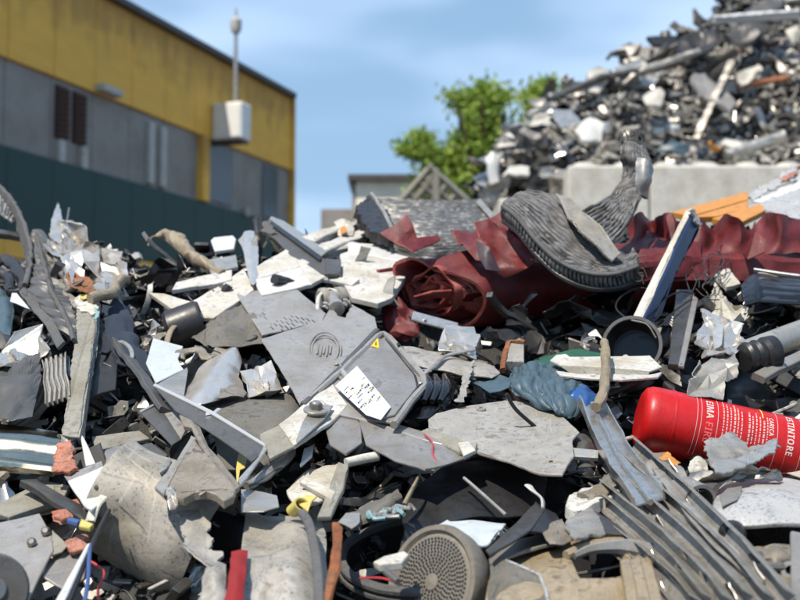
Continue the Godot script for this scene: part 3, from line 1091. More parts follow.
func back_row() -> void:
	# crumpled radiator
	T("radiator_core", "crushed dark grey radiator core with a black end plate, on the heap's crest", "radiator", [425, 220])
	mark(425, 222, "the crushed radiator core")
	patch("fin_block", M["fins"], [[[368, 199, -0.02], [410, 201, -0.06], [450, 201, -0.08], [486, 199, -0.12]], [[374, 212, 0.06], [415, 216, 0.05], [455, 214, 0.02], [490, 212, -0.02]], [[384, 232, 0.08], [420, 240, 0.08], [455, 240, 0.06], [492, 236, 0.04]], [[390, 250, 0.0], [425, 262, 0.0], [455, 262, -0.02], [492, 258, -0.02]]], {"su": 80, "sv": 24, "c": 0.007, "k": 22.0, "t": 0.006, "ang": 50.0, "rib": [1, 26, 0.004], "jit": 1})
	plate("end_plate", M["black plastic"], [[356, 212, 0.06], [371, 198, 0.04], [381, 210, 0.06], [394, 234, 0.1], [388, 243, 0.1], [372, 236, 0.08], [362, 225, 0.06]], {"t": 0.035, "c": 0.02, "k": 20.0, "seg": 0.015, "torn": 0.008})
	sweep("end_rail", M["dull aluminium"], [[372, 198, 0.09], [382, 212, 0.1], [394, 236, 0.13]], rect(0.012, 0.035), {"c": 0.004})
	plate("side_sheet", M["dull aluminium"], [[476, 202, 0.04], [480, 199, 0.02], [493, 213, 0.05], [491, 219, 0.06]], {"t": 0.004})
	# white boards between profile and roll
	T("white_board", "wide flat white board with a clean bluish upper strip, left of the maroon roll", "panel", [375, 275])
	mark(375, 278, "the wide white board")
	plate("face", M["dirty white"], [[340, 256, -0.02], [349, 253, -0.02], [410, 264, -0.02], [405, 280, 0.0], [392, 300, 0.02], [378, 306, 0.02], [352, 300, 0.02], [342, 284, 0.0]], {"t": 0.015, "c": 0.004})
	plate("upper_strip", M["white paint"], [[348, 244, -0.06], [384, 246, -0.05], [413, 253, -0.02], [411, 265, 0.0], [370, 257, 0.0], [348, 254, -0.01]], {"t": 0.01, "c": 0.003})
	for s in [[[306, 243], [353, 227], 0.05, "long pale metal bar, highest of the three bars left of the radiator"], [[318, 253], [362, 236], 0.045, "pale metal bar in the middle of the three bars left of the radiator"], [[300, 258], [352, 246], 0.05, "pale metal bar lowest of the three bars left of the radiator"]]:
		T("metal_bar", s[3], "bar", s[0] + [-0.05], "pale bars left of the radiator")
		sweep("", M["dirty white"], [s[0] + [-0.02], s[1] + [-0.1]], rect(s[2], s[2] * 0.6, 0.004), {"c": 0.006})
	T("paper_scrap", "crumpled cream and orange scrap on top of the pale bars", "scrap", [344, 224, -0.06])
	patch("paper", M["cream"], [[[334, 222, -0.05], [342, 219, -0.06], [350, 222, -0.07]], [[337, 228, -0.02], [345, 226, -0.01], [354, 229, -0.03]], [[338, 236, -0.02], [346, 235, -0.01], [353, 236, -0.04]]], {"c": 0.03, "k": 30.0})
	plate("orange_bit", M["orange paint"], [[340, 228, 0.02], [345, 226, 0.03], [347, 232, 0.03], [341, 234, 0.02]], {"c": 0.01, "k": 30.0})
	# dark profile with bright top
	T("window_profile", "long dark grey metal profile with a shiny top strip, slanting on the crest", "profile", [300, 245])
	mark(300, 245, "the long dark profile")
	plate("front", M["dark grey paint"], [[257, 229, 0.02], [268, 221, 0.02], [300, 243, 0.05], [322, 258, 0.06], [330, 263, 0.06], [332, 275, 0.06], [325, 276, 0.06], [290, 256, 0.04], [275, 240, 0.02]], {"t": 0.008, "c": 0.003})
	plate("top_strip", M["zinc"], [[271, 217, -0.02], [284, 222, -0.05], [310, 238, -0.02], [328, 252, 0.0], [321, 257, 0.08], [298, 241, 0.07], [268, 221, 0.04]], {"t": 0.006, "c": 0.003})
	plate("lip", M["black plastic"], [[266, 222, 0.05], [270, 220, 0.05], [322, 257, 0.085], [320, 261, 0.085]], {"t": 0.006, "c": 0.002})
	plate("end_cap", M["dark grey paint"], [[325, 260, 0.08], [341, 261, 0.06], [341, 272, 0.06], [337, 276, 0.06], [327, 276, 0.08]], {"t": 0.01, "c": 0.002})
	plate("torn_end", M["rubber"], [[256, 230, 0.02], [263, 224, 0.03], [270, 222, 0.03], [277, 236, 0.03], [268, 236, 0.02]], {"t": 0.02, "c": 0.008, "k": 30.0, "torn": 0.006, "seg": 0.01})
	T("white_trim", "thin white slat lying under the end of the dark profile", "slat", [327, 280])
	sweep("", M["dirty white"], [[300, 278, 0.02], [330, 279, 0.03], [356, 284, 0.03]], rect(0.035, 0.012), {"c": 0.006})
	# cream and white boards of the left crest
	var bo := [[[[149, 295], [165, 296], [199, 305], [205, 318], [182, 316]], "cream", "pointed cream board with its tip towards the factory"], [[[186, 306], [226, 284], [244, 270], [254, 292], [214, 320], [200, 319]], "cream", "broad cream board between the crumpled cloth and the dented grey plate"], [[[252, 279], [284, 273], [306, 268], [313, 286], [262, 298]], "white paint", "bright white board right below the shiny blue strip"], [[[250, 272], [286, 251], [296, 258], [306, 266], [256, 281]], "dirty white", "white board sloping up behind the bright white board"], [[[296, 262], [318, 258], [334, 275], [312, 286]], "dirty white", "white board tucked under the dark profile"], [[[176, 283], [205, 277], [232, 272], [232, 281], [200, 288], [172, 292]], "dirty white", "narrow white board behind the broad cream board"], [[[205, 262], [236, 256], [238, 268], [212, 276]], "zinc", "pale metal sheet beside the shiny blue strip"]]
	for i in bo.size():
		var b = bo[i]
		T("board", b[2], "board", b[0][0] + [0.02], "boards of the left crest")
		plate("", M[b[1]], b[0].map(func(q): return q + [0.02 + 0.004 * i]), {"t": 0.012, "c": 0.008, "k": 6.0})
	mark(225, 290, "the broad cream board")
	T("chrome_strip", "shiny blue tinted strip of bent metal standing up on the crest", "strip", [250, 258])
	patch("", M["chrome"], [[[238, 240, 0.0], [247, 231, 0.0], [257, 232, -0.02]], [[243, 250, 0.04], [250, 246, 0.05], [258, 248, 0.03]], [[246, 266, 0.06], [252, 263, 0.07], [258, 266, 0.04]], [[250, 284, 0.06], [254, 284, 0.07], [258, 281, 0.05]]], {"c": 0.012, "k": 14.0})
	T("white_plate", "small white plate with rounded corners at the left of the shiny strip", "plate", [224, 246])
	plate("", M["white paint"], [[211, 242, -0.05], [214, 239, -0.05], [233, 237, -0.05], [236, 240, -0.05], [234, 250, -0.03], [215, 253, -0.03]], {"t": 0.01, "c": 0.002})
	# twisted beige cloth horn
	T("twisted_rag", "twisted beige rag standing up like a horn on the left crest", "rag", [185, 255])
	mark(185, 255, "the twisted beige rag")
	sweep("", M["beige plastic"], [[151, 245, 0.0], [155, 237, 0.0], [165, 235, 0.02], [177, 241, 0.04], [190, 254, 0.05], [204, 264, 0.05], [222, 275, 0.04]], circ(0.021, 14), {"sub": 8, "scale": [0.12, 0.3, 0.95, 1.15, 0.85, 0.75, 0.6], "c": 0.02, "k": 10.0, "ang": 30.0})
	# fitting below the white slat
	T("pipe_fitting", "dirty cast metal pipe fitting under the white slat", "fitting", [330, 300])
	mark(332, 300, "the cast pipe fitting")
	lathe("body", M["dusty grey"], [320, 300, 0.0], [342, 297, -0.02], [[0, 0.022], [0.1, 0.03], [0.25, 0.03], [0.3, 0.02], [0.7, 0.02], [0.75, 0.029], [1.0, 0.029]], {"n": 24, "c": 0.003})
	lathe("branch", M["zinc"], [333, 298, 0.02], [337, 309, 0.05], [[0, 0.014], [0.7, 0.014], [0.72, 0.02], [1, 0.02]], {"n": 20, "c": 0.002})
	sweep("clip", M["dirty white"], [[317, 312, 0.04], [319, 296, 0.06], [328, 289, 0.05], [338, 291, 0.04]], rect(0.01, 0.004), {"sub": 5})
	lathe("bolt", M["zinc"], [344, 306, 0.04], [348, 302, 0.06], [[0, 0.009], [0.6, 0.009], [0.61, 0.014], [1, 0.014]], {"n": 6})
	lathe("bolt", M["zinc"], [325, 309, 0.04], [328, 305, 0.06], [[0, 0.009], [0.6, 0.009], [0.61, 0.014], [1, 0.014]], {"n": 6})
	# orange board and torn white sheets, far right crest
	T("orange_board", "orange grooved board on the crest behind the maroon roll", "panel", [720, 212])
	mark(722, 210, "the orange board")
	plate("plank", M["orange paint"], [[672, 215, -0.06], [747, 194, -0.12], [748, 202, -0.1], [690, 219, -0.02]], {"t": 0.02, "c": 0.002})
	plate("plank", M["orange paint"], [[690, 220, -0.02], [748, 203, -0.09], [747, 211, -0.06], [716, 219, -0.02]], {"t": 0.02, "c": 0.002})
	plate("plank", M["orange paint"], [[712, 221, 0.0], [766, 205, -0.06], [767, 212, -0.04], [735, 228, 0.03]], {"t": 0.02, "c": 0.002})
	T("torn_white_sheet", "torn white painted sheet with red flecks, uppermost at the right edge of the crest", "sheet", [780, 182])
	plate("sheet", M["chipped white"], [[748, 197, -0.1], [762, 186, -0.12], [784, 174, -0.14], [806, 160, -0.16], [806, 178, -0.1], [786, 184, -0.08], [768, 191, -0.06], [752, 200, -0.06]], {"t": 0.006, "c": 0.02, "k": 12.0, "torn": 0.008, "seg": 0.02})
	plate("fleck", M["brick red"], [[780, 179, -0.05], [794, 171, -0.08], [799, 172, -0.08], [785, 181, -0.04]], {"t": 0.002, "c": 0.004, "torn": 0.006, "seg": 0.01})
	plate("fleck", M["brick red"], [[794, 168, -0.09], [804, 162, -0.1], [805, 166, -0.1]], {"t": 0.002, "c": 0.002})
	T("white_foam_sheet", "flaky white sheet below the torn white one at the right edge", "sheet", [785, 205])
	plate("", M["chipped white"], [[746, 209, -0.06], [768, 201, -0.06], [800, 190, -0.1], [806, 196, -0.08], [806, 219, 0.0], [794, 221, 0.02], [772, 213, 0.0], [758, 210, -0.02]], {"t": 0.012, "c": 0.03, "k": 16.0, "torn": 0.006, "seg": 0.02})
	T("white_liner_sheet", "plain white sheet sandwiched between the two torn white sheets", "sheet", [780, 195])
	plate("", M["white paint"], [[752, 202, -0.08], [780, 188, -0.1], [808, 178, -0.12], [808, 192, -0.1], [772, 203, -0.07]], {"t": 0.004, "c": 0.008})

func spiral(r: float, turns: float) -> Array:
	var l := []
	var n := int(turns * 40)
	for i in n + 1:
		var x := float(i) / n
		var a := -0.5 * TAU + x * turns * TAU
		var rr := r * (1.0 - 0.72 * x)
		rr *= 1.0 + 0.10 * sin(3.0 * a + 0.6) * (0.3 + x) + 0.12 * x * sin(7.0 * a) + 0.10 * cos(2.0 * a + 0.5)
		l.append(Vector2(cos(a) * rr * 1.02, sin(a) * rr * 0.98))
	return l

func red_roll() -> void:
	T("maroon_roll", "big rolled up sheet of maroon plastic with its spiral end showing", "roll", [520, 275])
	mark(470, 315, "the maroon roll's open end")
	mark(560, 300, "the shaded underside of the maroon roll")
	var m: Material = M["maroon plastic"]
	var ax := [[432, 289, 3.0], [480, 286, 3.04], [530, 282, 3.1], [580, 279, 3.12], [640, 274, 3.14], [700, 271, 3.18], [760, 272, 3.2], [830, 272, 3.22]]
	sweep("outer_wrap", m, ax, ribbon(spiral(0.128, 2.1), 0.007), {"sub": 5, "c": 0.02, "k": 3.0, "em": M["lit maroon edge"], "skew": 0.85, "scale": [1.0, 1.0, 0.98, 0.94, 0.9, 0.86, 0.86, 0.86]})
	sweep("inner_wrap", M["lit maroon edge"], [[428, 292, 3.0], [470, 290, 3.03], [560, 284, 3.1]], ribbon(spiral(0.08, 1.9), 0.006), {"sub": 6, "c": 0.03, "k": 6.0, "roll": 70, "em": M["lit maroon edge"], "skew": 0.85})
	sweep("core_wrap", M["brick red"], [[452, 290, 2.98], [490, 288, 3.01], [530, 284, 3.07]], ribbon(spiral(0.05, 2.4), 0.004), {"sub": 6, "c": 0.03, "k": 9.0, "roll": 200, "skew": 0.8})
	sweep("tongue", M["lit maroon edge"], [[417, 297, 2.95], [432, 295, 2.92], [450, 293, 2.95]], rect(0.03, 0.008), {"c": 0.006, "roll": 40})
	# flaps of the sheet's free edge
	plate("flap", m, [[380, 234, 2.98], [396, 224, 2.98], [407, 215, 3.0], [413, 224, 2.97], [418, 236, 2.96], [438, 236, 3.02], [440, 241, 3.0], [413, 252, 2.9], [396, 244, 2.93]], {"t": 0.005, "c": 0.012, "k": 9.0, "em": M["lit maroon edge"]}, [[0, 1, 2, 3, 4, 8], [8, 4, 5, 6, 7]])
	plate("flap", m, [[474, 222, 3.02], [488, 217, 3.04], [504, 211, 3.06], [520, 222, 3.0], [538, 250, 2.94], [530, 268, 2.92], [505, 277, 2.92], [488, 268, 2.92], [480, 248, 2.97]], {"t": 0.004, "facet": 0.07, "amp": 0.10, "c": 0.0125, "k": 11.0, "seg": 0.02, "em": M["lit maroon edge"], "ang": 55.0})
	plate("purple_patch", M["purple plastic"], [[476, 241, 2.93], [489, 247, 2.9], [501, 272, 2.88], [486, 270, 2.88], [479, 258, 2.9]], {"t": 0.003, "c": 0.004})
	patch("flap", m, [[[450, 234, 3.1], [466, 232, 3.14], [482, 230, 3.1]], [[464, 246, 2.97], [474, 247, 2.96], [486, 248, 2.94]], [[476, 262, 2.91], [484, 264, 2.9], [492, 270, 2.9]]], {"t": 0.005, "c": 0.015, "k": 8.0, "em": M["lit maroon edge"]})
	patch("flap", m, [[[620, 250, 3.12], [640, 236, 3.18], [665, 232, 3.2], [700, 232, 3.22]], [[612, 262, 2.98], [640, 256, 2.98], [668, 252, 3.0], [700, 255, 3.04]], [[610, 284, 2.94], [640, 282, 2.95], [668, 278, 2.98], [700, 278, 3.02]]], {"t": 0.004, "c": 0.014, "k": 9.0, "ang": 24.0})
	# the wavy upright edge
	var top := [[628, 228], [636, 214], [643, 213], [650, 224], [660, 216], [670, 213], [678, 222], [690, 216], [702, 218], [712, 230], [724, 214], [738, 218], [750, 230], [764, 214], [776, 213], [790, 217], [812, 224]]
	var dep := [3.2, 3.13, 3.25, 3.32, 3.2, 3.1, 3.26, 3.14, 3.1, 3.32, 3.2, 3.04, 3.24, 3.3, 3.06, 3.12, 3.26]
	var ra := []
	var rb := []
	var rc := []
	for i in top.size():
		var dd: float = lerpf(dep[i], 3.17, 0.35)
		ra.append([top[i][0], top[i][1], dd])
		rb.append([top[i][0] + 3, lerpf(top[i][1], 254, 0.5), lerpf(dd, 3.12, 0.4) - 0.02])
		rc.append([top[i][0], 254, 3.08])
	patch("wavy_edge", m, [ra, rb, rc], {"t": 0.003, "su": 4, "sv": 5, "c": 0.012, "k": 10.0, "em": M["lit maroon edge"], "ang": 50.0})
	plate("upper_wrap", m, [[622, 252, 3.1], [660, 249, 3.12], [700, 247, 3.12], [740, 249, 3.13], [780, 250, 3.13], [815, 252, 3.14], [622, 264, 2.98], [665, 259, 3.0], [705, 260, 3.02], [745, 258, 3.04], [780, 262, 3.05], [815, 262, 3.06], [625, 286, 2.96], [660, 282, 2.98], [705, 280, 3.0], [745, 281, 3.02], [780, 281, 3.04], [815, 284, 3.05]], {"t": 0.004, "c": 0.012, "k": 8.0, "ang": 24.0, "em": M["lit maroon edge"]}, [[0, 1, 7, 6], [1, 2, 8, 7], [2, 3, 9, 8], [3, 4, 10, 9], [4, 5, 11, 10], [6, 7, 13, 12], [7, 8, 14, 13], [8, 9, 15, 14], [9, 10, 16, 15], [10, 11, 17, 16]])
	plate("loose_tongue", m, [[742, 250, 3.06], [756, 232, 3.0], [766, 240, 2.98], [764, 252, 2.96], [748, 260, 2.98]], {"t": 0.004, "c": 0.006, "em": M["lit maroon edge"], "ang": 25.0})
	plate("under_fold", M["maroon plastic"], [[383, 302, 2.96], [398, 300, 2.92], [416, 312, 2.88], [420, 330, 2.86], [404, 340, 2.86], [388, 335, 2.88], [382, 318, 2.92]], {"t": 0.004, "facet": 0.035, "amp": 0.3, "c": 0.008, "seg": 0.012, "ang": 50.0})
	patch("scuffed_nose", M["dusty grey"], [[[388, 280, 2.95], [396, 276, 2.93]], [[383, 292, 2.93], [393, 296, 2.9]], [[388, 305, 2.93], [399, 306, 2.9]]], {"t": 0.005, "c": 0.01, "k": 20.0})
	# black ribbed belt lying over the roll
	T("ribbed_belt", "torn black ribbed rubber belt folded over the maroon roll, its tail sticking up", "belt", [575, 240])
	mark(576, 262, "the ribbed rubber belt")
	var rub: Material = M["rubber"]
	var s := [[[527, 191, 3.1], [513, 197, 3.03], [503, 205, 2.98]], [[552, 196, 3.08], [534, 206, 2.97], [518, 217, 2.9]], [[575, 214, 3.0], [556, 227, 2.9], [537, 240, 2.84]], [[596, 234, 2.96], [578, 247, 2.86], [559, 260, 2.79]], [[615, 250, 2.92], [601, 261, 2.83], [584, 271, 2.77]], [[628, 255, 2.92], [620, 265, 2.82], [612, 273, 2.77]], [[634, 249, 2.94], [638, 259, 2.86], [638, 265, 2.82]]]
	patch("ribbed_face", M["worn rubber"], s, {"su": 40, "sv": 10, "t": 0.006, "c": 0.012, "k": 12.0, "rib": [0, 12, 0.003], "jit": 1, "ang": 32.0})
	var e := []
	for r in s:
		var q: Array = r[2]
		e.append([[q[0], q[1], q[2] - 0.012], [q[0] - 1, q[1] + 7, q[2] - 0.014], [q[0] + 1, q[1] + 15, q[2] + 0.0]])
	patch("tread_edge", M["worn rubber"], e, {"su": 4, "sv": 44, "t": 0.006, "c": 0.006, "k": 14.0, "rib": [1, 38, 0.004], "ang": 30.0})
	var lip := []
	for r in s:
		var q: Array = r[2]
		lip.append([q[0], q[1] + 1, q[2] - 0.025])
	sweep("bead", rub, lip, rect(0.012, 0.009, 0.002), {"sub": 10})
	var lip2 := []
	for r in s:
		var q: Array = r[2]
		lip2.append([q[0] + 1, q[1] + 16, q[2] - 0.01])
	sweep("bead", M["black plastic"], lip2, circ(0.008, 8), {"sub": 8})
	plate("grey_strip", M["dusty grey"], [[555, 194, 3.02], [566, 196, 3.0], [582, 211, 2.94], [602, 226, 2.88], [620, 254, 2.82], [612, 262, 2.78], [596, 246, 2.79], [586, 237, 2.82], [568, 217, 2.89]], {"t": 0.008, "c": 0.012, "k": 12.0, "seg": 0.02})
	var tail := [[[578, 212, 2.97], [596, 228, 2.94], [613, 244, 2.9]], [[598, 203, 3.02], [614, 214, 2.98], [630, 222, 2.96]], [[612, 194, 3.06], [625, 200, 3.02], [637, 204, 3.0]], [[621, 182, 3.08], [632, 185, 3.05], [644, 190, 3.04]], [[624, 168, 3.1], [636, 169, 3.06], [650, 174, 3.07]], [[621, 156, 3.09], [634, 156, 3.06], [650, 160, 3.1]], [[622, 140, 3.12], [632, 143, 3.1], [643, 145, 3.13]]]
	patch("tail", M["worn rubber"], tail, {"su": 40, "sv": 10, "t": 0.007, "c": 0.011, "k": 13.0, "rib": [0, 11, 0.003], "jit": 1, "ang": 32.0})
	patch("tail_curl", M["fins"], [[[638, 158, 3.0], [646, 160, 2.98], [651, 166, 3.04]], [[636, 172, 2.98], [645, 176, 2.96], [650, 180, 3.0]], [[636, 192, 2.98], [642, 196, 2.98], [645, 199, 3.02]]], {"t": 0.012, "c": 0.03, "k": 20.0})
	for k in 16:
		var sx := 628 + rng.randf_range(-4, 12)
		var sy := 262 + rng.randf_range(-6, 16)
		sweep("frayed_strand", M["rubber"], [[sx, sy, 2.8], [sx + rng.randf_range(2, 8), sy + rng.randf_range(-3, 5), 2.79], [sx + rng.randf_range(4, 12), sy + rng.randf_range(-4, 10), 2.79]], circ(0.0016, 5), {"sub": 3})
	for k in 8:
		var sx := 621 + k * 3.0
		sweep("frayed_strand", M["rubber"], [[sx, 143, 3.1], [sx + rng.randf_range(-3, 3), 138, 3.1], [sx + rng.randf_range(-6, 5), 133 + rng.randf_range(-3, 3), 3.1]], circ(0.002, 5), {"sub": 3})
	# blue and cream bar
	T("blue_bar", "blue plastic bar with a cream face, leaning in front of the maroon roll", "bar", [668, 262])
	mark(668, 275, "the leaning blue bar")
	plate("cream_face", M["cream"], [[687, 211, 2.9], [692, 212, 2.88], [676, 244, 2.8], [650, 300, 2.66], [636, 330, 2.6], [629, 326, 2.62], [664, 256, 2.78]], {"t": 0.01, "c": 0.004})
	plate("blue_face", M["blue paint"], [[692, 213, 2.875], [699, 224, 2.89], [696, 233, 2.88], [678, 262, 2.82], [660, 315, 2.68], [646, 330, 2.62], [638, 330, 2.595], [652, 300, 2.66], [678, 244, 2.79]], {"t": 0.012, "c": 0.004})
	plate("torn_tip", M["chipped white"], [[687, 211, 2.86], [691, 208, 2.86], [698, 217, 2.87], [700, 227, 2.87], [695, 225, 2.86], [693, 215, 2.86]], {"t": 0.012, "c": 0.02, "k": 40.0, "torn": 0.006, "seg": 0.008})

# ---------------------------------------------------------------- left of the heap
func left_side() -> void:
	T("tread_strip", "torn black tread strip arching up at the left edge, ribbed on its inner side", "tyre tread", [25, 255])
	mark(40, 290, "the torn tread strip")
	var rub: Material = M["rubber"]
	sweep("band", rub, [[-12, 182, 0.05], [6, 199, 0.06], [17, 216, 0.07], [25, 236, 0.08], [29, 256, 0.1], [28, 274, 0.12], [24, 292, 0.14]], rect(0.012, 0.05, 0.003), {"sub": 8, "c": 0.004, "roll": 20})
	patch("ribbed_lining", M["fins"], [[[-10, 186, 0.05], [-8, 208, 0.05]], [[4, 202, 0.06], [2, 215, 0.06]], [[15, 220, 0.07], [12, 222, 0.08]]], {"su": 6, "sv": 16, "t": 0.006, "rib": [1, 9, 0.006], "ang": 30.0})
	var fan := [[[33, 231, 0.05], [40, 231, 0.06], [47, 240, 0.04]], [[28, 262, 0.1], [40, 264, 0.12], [55, 275, 0.1]], [[24, 286, 0.14], [43, 294, 0.16], [67, 298, 0.12]], [[27, 298, 0.16], [50, 312, 0.18], [76, 322, 0.14]], [[46, 318, 0.17], [60, 330, 0.18], [74, 340, 0.15]]]
	patch("ribbed_fan", M["fins"], fan, {"su": 10, "sv": 26, "t": 0.012, "rib": [1, 24, 0.005], "c": 0.012, "k": 10.0, "ang": 35.0})
	sweep("bead", rub, [[36, 232, 0.07], [44, 262, 0.16], [52, 290, 0.2], [66, 318, 0.2], [74, 340, 0.18]], rect(0.014, 0.01), {"sub": 8, "roll": 50, "c": 0.003})
	sweep("bead", rub, [[22, 290, 0.16], [34, 306, 0.2], [48, 322, 0.2], [62, 346, 0.2]], rect(0.02, 0.008), {"sub": 8, "roll": -30, "c": 0.003})
	sweep("bead", M["dull aluminium"], [[44, 240, 0.07], [55, 268, 0.12], [66, 292, 0.14], [80, 308, 0.14]], rect(0.02, 0.008), {"sub": 8, "c": 0.006, "k": 20.0})
	T("dark_bar", "dark flat bar reaching in from the left edge behind the tread strip", "bar", [10, 234])
	sweep("", M["dark steel"], [[-30, 230, -0.05], [27, 238, -0.05]], rect(0.034, 0.02), {"c": 0.004})
	T("black_clamp", "tangled black plastic clamp at the left edge under the dark bar", "clamp", [10, 272])
	sweep("hook", M["black plastic"], [[-8, 268, 0.1], [2, 260, 0.1], [12, 264, 0.12], [18, 274, 0.14], [24, 284, 0.14], [20, 292, 0.14], [10, 292, 0.14]], rect(0.03, 0.02, 0.005), {"sub": 6, "c": 0.008})
	sweep("hook", M["black plastic"], [[-8, 278, 0.12], [2, 274, 0.13], [8, 280, 0.14], [12, 292, 0.13]], circ(0.014, 10), {"sub": 6, "c": 0.008})
	T("wrinkled_film", "wrinkled pale blue film hanging at the left edge below the black clamp", "film", [8, 305])
	patch("", M["blue film"], [[[-12, 284, 0.08], [0, 288, 0.1], [12, 298, 0.1]], [[-12, 305, 0.1], [4, 306, 0.13], [14, 312, 0.1]], [[-12, 330, 0.1], [2, 332, 0.12], [10, 336, 0.1]]], {"c": 0.03, "k": 14.0, "su": 8, "sv": 8})
	T("white_flake", "small torn white flake beside the ribbed fan of the tread strip", "flake", [18, 300])
	plate("", M["white paint"], [[12, 294, 0.17], [17, 294, 0.17], [30, 309, 0.18], [22, 306, 0.18], [10, 301, 0.17]], {"c": 0.006})
	# crumpled foil with spike
	T("crumpled_foil", "crumpled bright aluminium sheet with one tall spike, on the left crest", "foil", [90, 255])
	mark(95, 258, "the spiked aluminium foil")
	plate("spike", M["foil"], [[50, 238, 0.02], [51, 220, 0.0], [58, 202, -0.05], [61, 212, -0.04], [63, 230, 0.0], [60, 244, 0.04]], {"c": 0.012, "k": 14.0, "seg": 0.02})
	plate("sheet", M["foil"], [[60, 240, 0.04], [64, 228, -0.02], [72, 227, -0.04], [84, 238, -0.02], [98, 251, 0.0], [116, 259, 0.02], [124, 276, 0.05], [123, 292, 0.08], [108, 300, 0.12], [90, 292, 0.14], [72, 278, 0.12], [60, 262, 0.08]], {"facet": 0.15, "amp": 0.26, "c": 0.012, "k": 9.0, "seg": 0.02, "ang": 24.0, "torn": 0.002})
	plate("dull_fold", M["dull aluminium"], [[78, 262, 0.12], [100, 255, 0.06], [117, 258, 0.05], [124, 277, 0.1], [114, 280, 0.14], [98, 274, 0.16]], {"facet": 0.1, "amp": 0.25, "c": 0.01, "seg": 0.02, "ang": 24.0})
	plate("lower_fold", M["foil"], [[50, 240, 0.06], [62, 244, 0.1], [72, 268, 0.18], [76, 290, 0.22], [66, 286, 0.2], [54, 262, 0.14]], {"facet": 0.1, "amp": 0.25, "c": 0.01, "seg": 0.02, "ang": 24.0})
	sweep("wire", M["steel"], [[64, 232, 0.04], [67, 220, 0.02], [69, 208, 0.0]], circ(0.003, 6), {"sub": 4})
	T("rust_brown_sheet", "rust brown piece of sheet under the spiked foil", "sheet", [80, 281])
	plate("", M["orange brown"], [[66, 272, 0.2], [76, 274, 0.2], [93, 283, 0.2], [94, 290, 0.22], [80, 292, 0.24], [70, 286, 0.23]], {"c": 0.015})
	T("bent_beige_pipe", "short bent beige pipe below the spiked foil", "pipe", [108, 290])
	sweep("", M["beige plastic"], [[124, 278, 0.14], [116, 287, 0.17], [104, 296, 0.2], [90, 299, 0.22]], circ(0.014, 12), {"sub": 6, "c": 0.008})
	# post
	T("steel_post", "olive grey painted steel post leaning at the left with a torn top", "post", [78, 370])
	mark(76, 380, "the leaning olive grey post")
	plate("front", M["olive grey paint"], [[78, 299, 0.16], [97, 300, 0.16], [95, 330, 0.15], [86, 390, 0.14], [79, 437, 0.12], [62, 435, 0.12], [70, 386, 0.14]], {"t": 0.006, "c": 0.005, "torn": 0.002})
	plate("side", M["dusty grey"], [[97, 300, 0.16], [100, 306, 0.12], [99, 330, 0.11], [89, 395, 0.08], [82, 444, 0.08], [79, 437, 0.12], [86, 390, 0.14], [95, 330, 0.15]], {"t": 0.005, "c": 0.003})
	plate("torn_top", M["cream"], [[75, 299, 0.18], [82, 295, 0.18], [92, 296, 0.18], [97, 304, 0.17], [94, 316, 0.17], [80, 312, 0.17]], {"t": 0.008, "c": 0.02, "k": 25.0, "torn": 0.006, "seg": 0.012})
	plate("yellow_chip", M["yellow plastic"], [[80, 295, 0.2], [87, 294, 0.2], [89, 299, 0.2], [82, 300, 0.2]], {"c": 0.004, "torn": 0.004, "seg": 0.008})
	plate("cyan_chip", M["cyan plastic"], [[95, 307, 0.18], [99, 312, 0.18], [96, 322, 0.17], [94, 314, 0.17]], {"c": 0.004, "torn": 0.004, "seg": 0.008})
	T("navy_cloth", "crumpled navy blue cloth right of the leaning post", "cloth", [120, 335])
	mark(125, 340, "the navy cloth")
	patch("", M["navy cloth"], [[[100, 298, 0.02], [112, 300, 0.04], [124, 304, 0.02]], [[103, 318, 0.05], [120, 318, 0.09], [134, 326, 0.06]], [[108, 342, 0.06], [128, 342, 0.1], [143, 354, 0.06]], [[118, 366, 0.06], [136, 366, 0.09], [150, 378, 0.05]]], {"su": 10, "sv": 8, "c": 0.05, "k": 9.0, "t": 0.006, "ang": 60.0})
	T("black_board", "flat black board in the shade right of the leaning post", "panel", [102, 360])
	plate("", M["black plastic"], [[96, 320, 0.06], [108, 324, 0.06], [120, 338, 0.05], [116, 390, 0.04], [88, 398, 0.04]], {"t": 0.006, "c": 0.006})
	# foils and bags at the left edge
	T("bent_foil", "bent shiny aluminium foil at the left edge left of the post", "foil", [25, 348])
	mark(28, 350, "the bent foil at the left edge")
	plate("", M["foil"], [[-8, 352, 0.1], [4, 343, 0.1], [20, 338, 0.1], [38, 335, 0.1], [44, 344, 0.12], [45, 356, 0.13], [36, 352, 0.12], [24, 362, 0.14], [10, 370, 0.14], [-8, 372, 0.12]], {"facet": 0.1, "amp": 0.28, "c": 0.012, "seg": 0.02, "ang": 25.0})
	T("dark_bag", "slack dark grey plastic sheet hanging below the bent foil", "plastic sheet", [22, 390])
	patch("", M["dark grey paint"], [[[-10, 374, 0.12], [16, 362, 0.12], [40, 356, 0.1]], [[-10, 395, 0.14], [18, 388, 0.16], [40, 380, 0.12]], [[-10, 418, 0.14], [14, 418, 0.15], [32, 418, 0.12]]], {"su": 8, "sv": 8, "c": 0.03, "k": 8.0})
	T("corrugated_strip", "short corrugated grey metal strip standing left of the post", "strip", [56, 378])
	sweep("", M["dull aluminium"], [[54, 356, 0.14], [58, 400, 0.13]], zig(0.05, 5, 0.008, 0.002), {"roll": 170, "c": 0.004})
	T("blue_film_scrap", "small pale blue film scrap between the corrugated strip and the post", "film", [66, 366])
	plate("", M["blue film"], [[63, 354, 0.12], [70, 356, 0.12], [70, 372, 0.12], [66, 390, 0.11]], {"c": 0.02, "k": 20.0})
	T("metal_tube_profile", "shiny champagne coloured metal profile lying at the left edge", "profile", [30, 450])
	mark(28, 450, "the champagne metal profile")
